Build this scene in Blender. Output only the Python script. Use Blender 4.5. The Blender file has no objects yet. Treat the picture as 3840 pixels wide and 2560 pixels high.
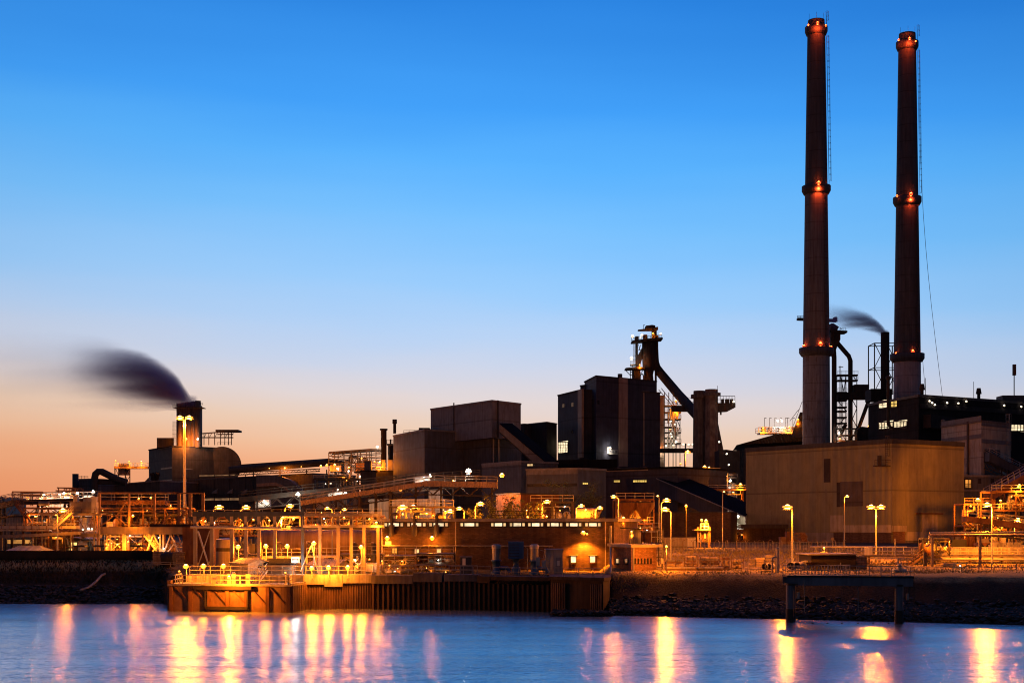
import bpy, math, random
from mathutils import Vector, Matrix
R = math.radians
C = bpy.context.scene.collection
sc = bpy.context.scene
rnd = random.Random(7)

# ---------------------------------------------------------------- camera
F, H, CH = 5333.0, 1980.0, 10.5        # focal length and horizon row at 3840 px width, eye height in metres
cam = bpy.data.cameras.new('camera'); co = bpy.data.objects.new('camera', cam); C.objects.link(co)
cam.sensor_width = 36; cam.lens = F / 3840 * 36
cam.shift_y = (H - 1280) / 3840
cam.clip_start = 1; cam.clip_end = 20000
co.location = (0, 0, CH); co.rotation_euler = (R(90), 0, 0)
sc.camera = co
sc.render.resolution_x, sc.render.resolution_y = 1024, 682
sc.view_settings.view_transform = 'Standard'; sc.view_settings.look = 'None'
sc.view_settings.exposure = 0; sc.view_settings.gamma = 1
sc.render.engine = 'CYCLES'
cy = sc.cycles
cy.use_denoising = True; cy.max_bounces = 5; cy.diffuse_bounces = 3; cy.glossy_bounces = 3
cy.transparent_max_bounces = 8; cy.volume_bounces = 1; cy.sample_clamp_indirect = 4; cy.sample_clamp_direct = 0
cy.caustics_reflective = False; cy.caustics_refractive = False
cy.use_light_tree = True; cy.blur_glossy = 1.0
cy.pixel_filter_type = 'BLACKMAN_HARRIS'; cy.filter_width = 1.05

def lin(r, g, b, a=1.0):
    f = lambda c: (c/255/12.92) if c/255 <= .04045 else ((c/255+.055)/1.055)**2.4
    return (f(r), f(g), f(b), a)

# ---------------------------------------------------------------- dusk sky
W = bpy.data.worlds.new('World'); sc.world = W; W.use_nodes = True
nt = W.node_tree; N = nt.nodes; L = nt.links; N.clear()
def nd(t, **k):
    n = N.new(t)
    for a, b in k.items(): setattr(n, a, b)
    return n
def mth(op, a, b=None, c=None, clamp=False):
    n = N.new('ShaderNodeMath'); n.operation = op; n.use_clamp = clamp
    for i, v in enumerate((a, b, c)):
        if v is None: continue
        if isinstance(v, (int, float)): n.inputs[i].default_value = v
        else: L.new(v, n.inputs[i])
    return n.outputs[0]
tc = nd('ShaderNodeTexCoord'); sp = nd('ShaderNodeSeparateXYZ'); L.new(tc.outputs['Generated'], sp.inputs[0])
ns = nd('ShaderNodeTexNoise'); mp = nd('ShaderNodeMapping'); mp.inputs['Scale'].default_value = (2.2, 2.2, 16)
L.new(tc.outputs['Generated'], mp.inputs[0]); L.new(mp.outputs[0], ns.inputs['Vector'])
ns.inputs['Scale'].default_value = 1.4; ns.inputs['Detail'].default_value = 3
e0 = mth('ADD', sp.outputs['Z'], mth('MULTIPLY', sp.outputs['X'], 0.05))
e = mth('ADD', e0, mth('MULTIPLY', mth('SUBTRACT', ns.outputs['Fac'], .5), .03))
cr = nd('ShaderNodeValToRGB'); el = cr.color_ramp.elements
stops = [(-.02,(228,134,92)),(.015,(240,156,110)),(.034,(242,172,130)),(.052,(240,190,156)),(.071,(235,204,182)),(.090,(224,212,212)),
         (.108,(204,211,230)),(.136,(180,208,243)),(.163,(152,202,250)),(.207,(116,190,252)),(.250,(86,176,252)),(.281,(62,158,247)),(.350,(36,128,222)),
         (.5,(22,92,186)),(1.0,(12,52,120))]
el[0].position = 0; el[1].position = 1
for i, (p, c) in enumerate(stops):
    q = (p+.05)/1.05
    x = el[0] if i == 0 else (el[1] if i == len(stops)-1 else el.new(q))
for i, (p, c) in enumerate(stops):
    el[i].position = (p+.05)/1.05; el[i].color = lin(*c)
L.new(mth('DIVIDE', mth('ADD', e, .05), 1.05, clamp=True), cr.inputs[0])
# the twilight arch is in front of the camera; the sky behind it is already dim
mr = nd('ShaderNodeMapRange'); mr.interpolation_type = 'SMOOTHSTEP'
L.new(sp.outputs['Y'], mr.inputs[0]); mr.inputs[1].default_value = -.45; mr.inputs[2].default_value = .75
mx = nd('ShaderNodeMix', data_type='RGBA'); L.new(mr.outputs[0], mx.inputs[0])
mx.inputs[6].default_value = (.038, .046, .080, 1); L.new(cr.outputs[0], mx.inputs[7])
bg = nd('ShaderNodeBackground'); L.new(mx.outputs[2], bg.inputs[0]); L.new(mth('SUBTRACT', 1.02, mth('MULTIPLY', mth('MULTIPLY', sp.outputs['X'], sp.outputs['X']), .95)), bg.inputs[1])
sky = nd('ShaderNodeTexSky', sky_type='NISHITA'); sky.sun_disc = False
sky.sun_elevation = R(-3); sky.sun_rotation = R(-25); sky.air_density = 1.2
bs = nd('ShaderNodeBackground'); L.new(sky.outputs[0], bs.inputs[0]); bs.inputs[1].default_value = .05
ad = nd('ShaderNodeAddShader'); L.new(bg.outputs[0], ad.inputs[0]); L.new(bs.outputs[0], ad.inputs[1])
wo = nd('ShaderNodeOutputWorld'); L.new(ad.outputs[0], wo.inputs[0])

sl = bpy.data.lights.new('afterglow_sun', 'SUN'); sl.energy = .12; sl.angle = R(20); sl.color = (1, .62, .4)
so = bpy.data.objects.new('afterglow_sun', sl); C.objects.link(so)
so.rotation_euler = (R(87), 0, R(180+25)); so.location = (-60, 0, 60)

# ---------------------------------------------------------------- placing helpers
def X(px, d): return (px-1920)/F*d
def Zp(py, d): return CH + (H-py)/F*d
def P(px, py, d): return Vector((X(px, d), d, Zp(py, d)))

# ---------------------------------------------------------------- materials
MATS = {}
class NT:
    def __init__(s, m): s.t = m.node_tree; s.n = s.t.nodes; s.l = s.t.links
    def new(s, t, **k):
        n = s.n.new(t)
        for a, b in k.items(): setattr(n, a, b)
        return n
def mat(name, base, rough=.7, metal=0., var=.35, vs=.35, streak=.35, rib=0., ribb=.35, grime=None, bump=.0, bs=6.,
        seams=0, brick=None, sat=None, spec=.4):
    """painted / weathered surface: noise blotches, vertical rain streaks, optional ribs (metres) and horizontal seams, all from metric UVs"""
    m = bpy.data.materials.new(name); m.use_nodes = True; t = NT(m)
    b = t.n['Principled BSDF']; b.inputs['Roughness'].default_value = rough; b.inputs['Metallic'].default_value = metal
    b.inputs['Specular IOR Level'].default_value = spec
    uv = t.new('ShaderNodeUVMap'); uv.uv_map = 'UVMap'
    oi = t.new('ShaderNodeObjectInfo')
    def noise(scale, det=5, vec=None, sx=1, sy=1):
        mp = t.new('ShaderNodeMapping'); mp.inputs['Scale'].default_value = (sx, sy, 1)
        t.l.new(vec or uv.outputs[0], mp.inputs[0])
        n = t.new('ShaderNodeTexNoise'); n.inputs['Scale'].default_value = scale; n.inputs['Detail'].default_value = det
        n.inputs['Roughness'].default_value = .6
        t.l.new(mp.outputs[0], n.inputs['Vector']); return n.outputs['Fac']
    def mapr(v, a, b_, c, d):
        r = t.new('ShaderNodeMapRange'); t.l.new(v, r.inputs[0])
        for i, x in enumerate((a, b_, c, d)): r.inputs[i+1].default_value = x
        return r.outputs[0]
    def mul(a, b_):
        n = t.new('ShaderNodeMath', operation='MULTIPLY')
        for i, v in enumerate((a, b_)):
            if isinstance(v, (int, float)): n.inputs[i].default_value = v
            else: t.l.new(v, n.inputs[i])
        return n.outputs[0]
    f = mapr(noise(vs), .3, .7, 1-var, 1+var*.6)
    if streak: f = mul(f, mapr(noise(1.0, 4, None, 1.6, .06), .35, .72, 1+streak*.3, 1-streak))
    h = noise(bs, 3)
    if seams:
        w = t.new('ShaderNodeTexWave', bands_direction='Y', wave_profile='SAW'); w.inputs['Scale'].default_value = .314159/seams
        w.inputs['Distortion'].default_value = 0
        t.l.new(uv.outputs[0], w.inputs[0]); f = mul(f, mapr(w.outputs['Fac'], .0, .05, .4, 1.0))
    colin = None
    if brick:
        br = t.new('ShaderNodeTexBrick'); t.l.new(uv.outputs[0], br.inputs[0]); br.inputs['Scale'].default_value = 1
        br.inputs['Brick Width'].default_value = brick; br.inputs['Row Height'].default_value = brick*.36
        br.inputs['Mortar Size'].default_value = brick*.05
        br.inputs['Color1'].default_value = (*base, 1); br.inputs['Color2'].default_value = (*[c*.55 for c in base], 1)
        br.inputs['Mortar'].default_value = (*[c*.4 + .02 for c in base], 1); colin = br.outputs[0]
    mixn = t.new('ShaderNodeMix', data_type='RGBA', blend_type='MULTIPLY'); mixn.inputs[0].default_value = 1
    if colin: t.l.new(colin, mixn.inputs[6])
    else: mixn.inputs[6].default_value = (*base, 1)
    cmb = t.new('ShaderNodeCombineColor')
    for i in range(3): t.l.new(f, cmb.inputs[i])
    t.l.new(cmb.outputs[0], mixn.inputs[7]); out = mixn.outputs[2]
    if grime:
        g = t.new('ShaderNodeMix', data_type='RGBA'); t.l.new(mapr(noise(.8, 6, None, 1, .35), .52, .68, 0, .85), g.inputs[0])
        t.l.new(out, g.inputs[6]); g.inputs[7].default_value = (*grime, 1); out = g.outputs[2]
    t.l.new(out, b.inputs['Base Color'])
    if rib or bump or brick:
        hh = h; st = bump or .15
        bm = t.new('ShaderNodeBump'); bm.inputs['Strength'].default_value = min(1, st*2); bm.inputs['Distance'].default_value = .05
        t.l.new(hh, bm.inputs['Height']); nrm = bm.outputs[0]
        if rib:
            w = t.new('ShaderNodeTexWave', bands_direction='X', wave_profile='SIN'); w.inputs['Scale'].default_value = .314159/rib
            t.l.new(uv.outputs[0], w.inputs[0])
            b2 = t.new('ShaderNodeBump'); b2.inputs['Strength'].default_value = ribb; b2.inputs['Distance'].default_value = rib*.5
            t.l.new(w.outputs['Fac'], b2.inputs['Height']); t.l.new(nrm, b2.inputs['Normal']); nrm = b2.outputs[0]
        if brick:
            b2 = t.new('ShaderNodeBump'); b2.inputs['Strength'].default_value = .6; b2.inputs['Distance'].default_value = .02
            b2.invert = True
            t.l.new(br.outputs['Fac'], b2.inputs['Height']); t.l.new(nrm, b2.inputs['Normal']); nrm = b2.outputs[0]
        t.l.new(nrm, b.inputs['Normal'])
    MATS[name] = m; return m
def emat(name, col, strength, var=0, vs=1.5):
    m = bpy.data.materials.new(name); m.use_nodes = True; t = NT(m)
    b = t.n['Principled BSDF']; b.inputs['Base Color'].default_value = (.3,.28,.25,1); b.inputs['Roughness'].default_value = .3
    b.inputs['Emission Color'].default_value = (*col, 1); b.inputs['Emission Strength'].default_value = strength
    if var:
        uv = t.new('ShaderNodeUVMap'); uv.uv_map = 'UVMap'; oi = t.new('ShaderNodeObjectInfo')
        va = t.new('ShaderNodeVectorMath', operation='ADD'); t.l.new(uv.outputs[0], va.inputs[0]); t.l.new(oi.outputs['Location'], va.inputs[1])
        n = t.new('ShaderNodeTexNoise'); n.inputs['Scale'].default_value = vs; n.inputs['Detail'].default_value = 3; t.l.new(va.outputs[0], n.inputs['Vector'])
        r = t.new('ShaderNodeMapRange'); t.l.new(n.outputs['Fac'], r.inputs[0]); r.inputs[1].default_value = .35; r.inputs[2].default_value = .65
        r.inputs[3].default_value = strength*(1-var); r.inputs[4].default_value = strength*(1+var)
        t.l.new(r.outputs[0], b.inputs['Emission Strength'])
    MATS[name] = m; return m

mat('cladding_beige', (.28,.255,.245), .65, rib=.30, seams=11.0, grime=(.16,.13,.11), var=.2)
mat('cladding_ochre', (.42,.36,.28), .6, rib=.30, seams=7.0, grime=(.2,.15,.1), var=.2)
mat('cladding_grey', (.14,.142,.16), .65, rib=.30, seams=9.0, grime=(.1,.09,.08), var=.25)
mat('cladding_navy', (.065,.067,.10), .75, spec=.15, rib=.35, seams=12.0, grime=(.05,.05,.07), var=.25)
mat('cladding_dark', (.06,.05,.052), .8, spec=.12, rib=.35, seams=9.0, grime=(.05,.04,.04), var=.3)
mat('cladding_brown', (0.122,0.097,0.083), .7, rib=.35, seams=8.0, grime=(.07,.055,.05), var=.3)
mat('cladding_stripe', (.42,.29,.21), .65, rib=.35, seams=12.0, grime=(.25,.18,.14), var=.15)
mat('roofing', (.055,.055,.065), .8, var=.3)
mat('trim', (.30,.27,.25), .6, var=.25)
mat('concrete', (.36,.33,.30), .85, bump=.2, grime=(.14,.11,.09), streak=.5)
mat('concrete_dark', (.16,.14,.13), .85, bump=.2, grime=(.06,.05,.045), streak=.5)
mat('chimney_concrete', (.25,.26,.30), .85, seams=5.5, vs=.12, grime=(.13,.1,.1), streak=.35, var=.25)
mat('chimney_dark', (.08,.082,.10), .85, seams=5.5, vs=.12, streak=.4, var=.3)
mat('steel_dark', (.075,.066,.06), .75, .0, spec=.15, grime=(.12,.05,.025))
mat('steel_grey', (.33,.32,.31), .5, .25, grime=(.2,.1,.05))
mat('steel_pale', (.5,.47,.42), .5, .1, grime=(.3,.17,.09), var=.2)
mat('steel_blue', (.05,.06,.085), .6, .1, spec=.25, var=.3)
mat('rust', (.20,.09,.045), .85, bump=.3, grime=(.08,.04,.025), var=.5)
mat('galvanised', (.34,.33,.31), .45, .35, var=.2)
mat('pipe_pale', (.48,.44,.38), .45, .2, var=.25, grime=(.25,.14,.08))
mat('pipe_dark', (.10,.085,.08), .8, .0, spec=.12, var=.3)
mat('silver_duct', (.17,.16,.155), .55, .25, var=.3)
mat('brick', (.30,.15,.085), .85, brick=.5, var=.25, streak=.3, vs=.5)
mat('brick_dark', (.14,.08,.055), .85, brick=.5, var=.3, vs=.5)
mat('blue_paint', (.035,.10,.26), .45, .1, var=.2)
mat('sheet_pile_unlit', (.07,.045,.03), .8, .1, bump=.4, streak=.6, grime=(.03,.02,.015))  # same piling, with the lack of lamp light put into its colour
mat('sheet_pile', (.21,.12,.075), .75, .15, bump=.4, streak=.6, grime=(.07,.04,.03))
mat('timber', (.58,.44,.27), .8, var=.4, vs=1.5, streak=0, bump=.2)
mat('white_paint', (.74,.72,.68), .5, var=.15)
mat('tarp', (.50,.50,.52), .7, var=.15)
mat('black_paint', (.03,.03,.032), .6)
mat('rubber', (.02,.02,.02), .7)
mat('rock', (.055,.045,.038), .75, var=.6, vs=1.2, streak=0, bump=.5)
mat('grass_unlit', (.045,.036,.018), .9, var=.5, vs=3, streak=0, spec=.05)  # grass colour darkened in place of the light missing on the left bank
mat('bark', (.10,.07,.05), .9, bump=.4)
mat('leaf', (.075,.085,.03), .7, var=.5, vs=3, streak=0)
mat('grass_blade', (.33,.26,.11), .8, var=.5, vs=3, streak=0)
mat('red_paint', (.35,.03,.02), .5)
emat('lamp_orange', (1,.50,.10), 30)
emat('halo_orange', (1,.26,.02), 2.2)  # lamp halo built as a glowing rim on the lens
emat('halo_white', (1,.80,.55), 2.0)
emat('halo_red', (1,.06,.01), 2.5)
emat('lamp_white', (1,.93,.80), 90)
emat('lamp_amber_small', (1,.45,.07), 14)
emat('lamp_white_small', (1,.90,.72), 16)
emat('lamp_red', (1,.10,.015), 60)
emat('window_warm', (1,.62,.26), .8, .4, 1.2)
emat('window_pale', (1,.80,.48), 1.1, .45, .8)
emat('window_orange', (1,.36,.05), .7, .6, .5)
emat('window_yellow', (1,.66,.14), .7, .7, .35)
m = bpy.data.materials.new('glass_dark'); m.use_nodes = True; b = m.node_tree.nodes['Principled BSDF']
b.inputs['Base Color'].default_value = (.02,.022,.03,1); b.inputs['Roughness'].default_value = .12; MATS['glass_dark'] = m

# ---------------------------------------------------------------- mesh collector
class MB:
    def __init__(s): s.v = []; s.f = []; s.sm = []
    def add(s, vs, fs, smooth=False):
        o = len(s.v); s.v += [tuple(v) for v in vs]
        s.f += [tuple(i+o for i in f) for f in fs]; s.sm += [smooth]*len(fs); return s
    def hex8(s, q):   # bottom ring 0-3 ccw, top ring 4-7
        return s.add(q, [(3,2,1,0),(4,5,6,7),(0,1,5,4),(1,2,6,5),(2,3,7,6),(3,0,4,7)])
    def box(s, x0, x1, y0, y1, z0, z1):
        return s.hex8([(x0,y0,z0),(x1,y0,z0),(x1,y1,z0),(x0,y1,z0),(x0,y0,z1),(x1,y0,z1),(x1,y1,z1),(x0,y1,z1)])
    def bar(s, a, b, w, h=None):
        a, b = Vector(a), Vector(b); h = h or w; d = (b-a)
        if d.length < 1e-4: return s
        d.normalize(); up = Vector((0,0,1)) if abs(d.z) < .95 else Vector((0,1,0))
        r = d.cross(up).normalized()*w/2; u = r.cross(d).normalized()*h/2
        q = [p + i*r + j*u for p in (a, b) for i, j in ((-1,-1),(1,-1),(1,1),(-1,1))]
        return s.add(q, [(0,1,2,3),(7,6,5,4),(4,5,1,0),(5,6,2,1),(6,7,3,2),(7,4,0,3)])
    def tube(s, pts, r, n=8, caps=True):
        pts = [Vector(p) for p in pts]; k = len(pts); rr = r if isinstance(r, (list, tuple)) else [r]*k
        vs = []; pr = None
        for i, p in enumerate(pts):
            t = (pts[min(i+1,k-1)] - pts[max(i-1,0)]).normalized()
            if pr is None:
                up = Vector((0,0,1)) if abs(t.z) < .9 else Vector((1,0,0)); pr = t.cross(up).normalized()
            else: pr = (pr - t*pr.dot(t)).normalized()
            q = t.cross(pr)
            vs += [p + rr[i]*(math.cos(2*math.pi*j/n)*pr + math.sin(2*math.pi*j/n)*q) for j in range(n)]
        fs = [(i*n+j, i*n+(j+1)%n, (i+1)*n+(j+1)%n, (i+1)*n+j) for i in range(k-1) for j in range(n)]
        s.add(vs, fs, True)
        if caps: s.add(vs[:n], [tuple(range(n))[::-1]]); s.add(vs[-n:], [tuple(range(n))])
        return s
    def lathe(s, cx, cyy, prof, n=24, smooth=True, a0=0, a1=2*math.pi):
        full = abs(a1-a0-2*math.pi) < 1e-4; m = n if full else n+1
        vs = [(cx + r*math.cos(a0+(a1-a0)*j/n), cyy + r*math.sin(a0+(a1-a0)*j/n), z) for r, z in prof for j in range(m)]
        fs = [(i*m+j, i*m+(j+1)%m, (i+1)*m+(j+1)%m, (i+1)*m+j) for i in range(len(prof)-1) for j in range(n)]
        return s.add(vs, fs, smooth)
    def prism(s, poly, z0, z1):          # footprint polygon ccw, z1 a number or one per corner
        n = len(poly); zz = z1 if isinstance(z1, (list, tuple)) else [z1]*n; z00 = z0 if isinstance(z0, (list, tuple)) else [z0]*n
        vs = [(x,y,z00[i]) for i, (x,y) in enumerate(poly)] + [(x,y,zz[i]) for i, (x,y) in enumerate(poly)]
        return s.add(vs, [tuple(range(n))[::-1], tuple(range(n,2*n))] + [(i,(i+1)%n,(i+1)%n+n,i+n) for i in range(n)])
    def slab(s, poly, y0, y1):           # outline in x,z given real thickness in y
        n = len(poly); vs = [(x,y0,z) for x,z in poly] + [(x,y1,z) for x,z in poly]
        return s.add(vs, [tuple(range(n)), tuple(range(n,2*n))[::-1]] + [(i,i+n,(i+1)%n+n,(i+1)%n) for i in range(n)])
    def loft(s, a, b):                   # two outlines (lists of 3d points) joined
        n = len(a); return s.add(list(a)+list(b), [tuple(range(n))[::-1], tuple(range(n,2*n))] + [(i,(i+1)%n,(i+1)%n+n,i+n) for i in range(n)])
    def rail(s, pts, h=1.1, step=1.6, t=.055, mid=2):
        for a, b in zip(pts, pts[1:]):
            a, b = Vector(a), Vector(b); n = max(1, round((b-a).length/step))
            for i in range(n+1):
                p = a + (b-a)*i/n; s.bar(p, p+Vector((0,0,h)), t)
            for j in range(mid): z = Vector((0,0,h*(1-j*.48))); s.bar(a+z, b+z, t)
        return s
    def stairs(s, a, b, w=.9, side=None):  # a foot, b head; stringers, treads and rails
        a, b = Vector(a), Vector(b); n = max(4, int(abs(b.z-a.z)/.25)); d = Vector((b.x-a.x, b.y-a.y, 0)).normalized(); o = Vector((-d.y, d.x, 0))*w/2
        for k in (-1, 1):
            s.bar(a+o*k, b+o*k, .07, .28)
            for z in (.55, 1.05): s.bar(a+o*k+Vector((0,0,z)), b+o*k+Vector((0,0,z)), .06)
            for i in range(0, n+1, 4): p = a+(b-a)*i/n+o*k; s.bar(p, p+Vector((0,0,1.05)), .06)
        for i in range(n): p = a+(b-a)*(i+.5)/n; s.bar(p-o, p+o, .26, .05)
        return s
    def ladder(s, a, b, w=.5, cage=True, out=(0,-1,0)):
        a, b, out = Vector(a), Vector(b), Vector(out); d = (b-a).normalized(); r = d.cross(out).normalized()*w/2
        for k in (-1,1): s.bar(a+r*k, b+r*k, .07)
        n = int((b-a).length/.45)
        for i in range(n): p = a+(b-a)*(i+.5)/n; s.bar(p-r, p+r, .05)
        if cage:
            for k in (-1,0,1): s.bar(a+r*k*1.4+out*(.75-.2*abs(k))+d*2, b+r*k*1.4+out*(.75-.2*abs(k)), .05)
            m = max(2, int((b-a).length/2))
            for i in range(m+1):
                p = a+d*2+(b-a-d*2)*i/m; q = [p+r, p+r*1.4+out*.55, p+out*.75, p-r*1.4+out*.55, p-r]
                for u, v in zip(q, q[1:]): s.bar(u, v, .06)
        return s
    def build(s, name, m, parent=None, **props):
        me = bpy.data.meshes.new(name)
        o = bpy.data.objects.new(name, me); C.objects.link(o)
        off = Vector((0,0,0))
        if parent is None and s.v:
            xs = [v[0] for v in s.v]; ys = [v[1] for v in s.v]; zs = [v[2] for v in s.v]
            off = Vector(((min(xs)+max(xs))/2, (min(ys)+max(ys))/2, min(zs)))
            if props.get('kind') in ('structure', 'stuff'): off = Vector((0,0,0))
        me.from_pydata([Vector(v)-off for v in s.v], [], s.f)
        uv = me.uv_layers.new(name='UVMap'); mv = me.vertices; dat = [0.0]*(2*len(me.loops))
        for p in me.polygons:
            p.use_smooth = s.sm[p.index]; n = p.normal
            if abs(n.z) > .92: ax = None
            else: l = math.hypot(n.x, n.y) or 1; ax = (-n.y/l, n.x/l)
            for li in p.loop_indices:
                c = mv[me.loops[li].vertex_index].co + off
                dat[2*li], dat[2*li+1] = (c.x, c.y) if ax is None else (c.x*ax[0]+c.y*ax[1], c.z)
        uv.data.foreach_set('uv', dat)
        me.materials.append(MATS[m] if isinstance(m, str) else m)
        if parent is not None:
            o.parent = parent; pp = parent; acc = Vector((0,0,0))
            while pp: acc += pp.location; pp = pp.parent
            o.location = -acc
        else: o.location = off
        for k, v in props.items(): o[k] = v
        return o

def thing(name, label, cat, loc=(0,0,0), group=None):
    o = bpy.data.objects.new(name, None); C.objects.link(o); o.location = loc; o.empty_display_size = 1
    o['label'] = label; o['category'] = cat
    if group: o['group'] = group
    return o
def wpos(o):
    a = Vector((0,0,0))
    while o: a += o.location; o = o.parent
    return a

# ---------------------------------------------------------------- lamps (shared meshes)
def _mesh(mb, name, m):
    o = mb.build(name, m); me = o.data; bpy.data.objects.remove(o); return me
def _lens(name, outer, inner, core):
    """lens in two zones: a glowing rim standing in for the halo, round a white-hot core"""
    k = MB(); k.v = list(outer.v); k.f = list(outer.f); k.sm = list(outer.sm); n = len(k.f); o = len(k.v)
    k.v += inner.v; k.f += [tuple(i+o for i in f) for f in inner.f]; k.sm += inner.sm
    me = _mesh(k, name, core[0]); me.materials.append(MATS[core[1]])
    for i, q in enumerate(me.polygons): q.material_index = 0 if i < n else 1
    return me
def _ell(rx, rz, z0=0, n=12, m=6):
    return MB().lathe(0,0,[(max(.001,rx*math.sin(math.pi*i/m)), z0-rz*math.cos(math.pi*i/m)) for i in range(m+1)],n)
def _proto():
    g = {}
    h = MB(); prof = [(.02,.10),(.24,.08),(.36,.02),(.38,-.02)]
    h.lathe(0,0,prof,14); h.bar((.30,0,.05),(.62,0,.08),.10,.12); g['cobra_housing'] = _mesh(h, 'lamp_head', 'steel_grey')
    h2 = MB(); h2.box(-.28,.28,-.02,.22,-.20,.20); h2.bar((0,.2,0),(0,.45,-.1),.1); g['flood_housing'] = _mesh(h2, 'lamp_head', 'steel_dark')
    h3 = MB(); h3.lathe(0,0,[(.02,.24),(.14,.22),(.16,.12),(.12,.10)],10); h3.bar((0,0,.2),(0,0,.4),.07); g['bulkhead_housing'] = _mesh(h3, 'lamp_head', 'steel_grey')
    for c, mm, rim in (('o','lamp_orange','halo_orange'),('w','lamp_white','halo_white'),('a','lamp_amber_small','halo_orange'),('y','lamp_white_small','halo_white'),('r','lamp_red','halo_red')):
        g['cobra'+c] = _lens('lens', _ell(.52,.15,-.15), _ell(.29,.25,-.17), (rim, mm))
        g['flood'+c] = _lens('lens', MB().box(-.36,.36,-.07,-.021,-.25,.25), _ell(.22,.19).box(-.1,.1,-.15,-.03,-.12,.12), (rim, mm))
        g['bulkhead'+c] = _lens('lens', _ell(.22,.12,-.04), _ell(.15,.17,-.04), (rim, mm))
    return g
PR = _proto()
COLS = {'o': (1,.228,.008), 'a': (1,.228,.008), 'w': (1,.88,.70), 'y': (1,.84,.6), 'r': (1,.07,.01)}
LIGHTS = {}; LP = 2.4
def lamp(parent, p, kind='o', style='bulkhead', power=0, s=1.0, rot=0, drop=None, radius=None, spot=None):
    """a lamp as a part of `parent`: housing > lens, with the real light just in front of or under the lens"""
    p = Vector(p)
    h = bpy.data.objects.new('lamp_head', PR[style+'_housing']); C.objects.link(h); h.parent = parent
    h.location = p - wpos(parent); h.scale = (s,)*3; h.rotation_euler[2] = rot
    l = bpy.data.objects.new('lens', PR[style+kind]); C.objects.link(l); l.parent = h
    if power:
        r = radius or .22*s; key = (kind, power, round(r,2), spot)
        if key not in LIGHTS:
            d = bpy.data.lights.new('lamp_light', 'SPOT' if spot else 'POINT'); d.color = COLS[kind]; d.energy = power*LP*(.45 if kind=='r' else (.22 if kind in 'wy' else 1.0)); d.shadow_soft_size = r
            if spot: d.spot_size = R(spot); d.spot_blend = .35
            LIGHTS[key] = d
        o = bpy.data.objects.new('lamp_light', LIGHTS[key]); C.objects.link(o); o.parent = parent
        if drop is None: drop = (0,0,-.70*s) if style == 'cobra' else ((0,-.42*s,0) if style == 'flood' else (0,0,-.45*s))
        o.location = p - wpos(parent) + Vector(drop)
    return h
def street_lamp(px, py, d, zb, label, heads=(-1,), power=1500, kind='o', s=1.0, group='street lamps on tall poles', arm=.5, r=.09):
    """tapered pole with one or two cobra heads; px,py the lantern"""
    z = Zp(py, d); n = len(heads); x = X(px, d) - (heads[0]*(arm+.3*s) if n == 1 else 0)
    t = thing('street_lamp', label, 'street lamp', (x, d, zb), group)
    MB().tube([(x,d,zb),(x,d,zb+.9),(x,d,zb+.95),(x,d,z-.1)], [r*1.6,r*1.6,r*1.15,r*.7], 8).build('pole', 'galvanised', t)
    MB().box(x-.2,x+.2,d-.2,d+.2,zb-.3,zb+.06).build('base_plate', 'concrete', t)
    for k in heads:
        hx = x + k*(arm+.3*s)
        if arm > .1 or n > 1: MB().tube([(x,d,z-.15),(x+k*arm*.4,d,z+.06),(hx-k*.25*s,d,z+.09)], .05, 6).build('arm', 'galvanised', t)
        lamp(t, (hx, d, z), kind, 'cobra', power, s, 0 if k < 0 else math.pi)
    return t

# ---------------------------------------------------------------- facades: features placed in a wall's own plane
class Fac:
    def __init__(s, A, B): s.A = Vector((A[0],A[1],0)); s.B = Vector((B[0],B[1],0)); d = (s.B-s.A).normalized(); s.d = d; s.n = Vector((d.y,-d.x,0))
    def at(s, px):
        k = (px-1920)/F; D = s.B-s.A
        t = (k*s.A.y - s.A.x)/(D.x - k*D.y); return s.A + D*t
    def pt(s, px, py, out=0):
        p = s.at(px); z = Zp(py, p.y); q = p + s.n*out; return Vector((q.x,q.y,z))
    def panel(s, mb, px0, px1, py0, py1, o0=-.05, o1=.1, level=True):
        a, b = s.pt(px0,py1), s.pt(px1,py1); z0 = a.z; z1 = s.pt(px0,py0).z
        n = s.n
        q = [Vector((a.x,a.y,z0))+n*o1, Vector((b.x,b.y,z0))+n*o1, Vector((b.x,b.y,z0))+n*o0, Vector((a.x,a.y,z0))+n*o0]
        return mb.hex8(q + [v+Vector((0,0,z1-z0)) for v in q])
    def window(s, parent, px0, px1, py0, py1, m='window_warm', fr='trim', bars=(0,0), fw=.12, sill=False):
        w = MB(); a = s.pt(px0,py1,.06); b = s.pt(px1,py1,.06); z1 = s.pt(px0,py0).z; u = Vector((0,0,z1-a.z))
        for p, q in ((a,b),(a+u,b+u),(a,a+u),(b,b+u)): w.bar(p, q, fw, fw)
        for i in range(bars[0]): c = a+(b-a)*(i+1)/(bars[0]+1); w.bar(c, c+u, fw*.6)
        for i in range(bars[1]): c = u*(i+1)/(bars[1]+1); w.bar(a+c, b+c, fw*.6)
        if sill: w.bar(a-Vector((0,0,fw))+s.n*.08, b-Vector((0,0,fw))+s.n*.08, .3, .1)
        o = w.build('window', fr, parent); g = MB(); s.panel(g, px0, px1, py0, py1, -.03, .035)
        g.build('pane', m, o); return o

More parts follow.
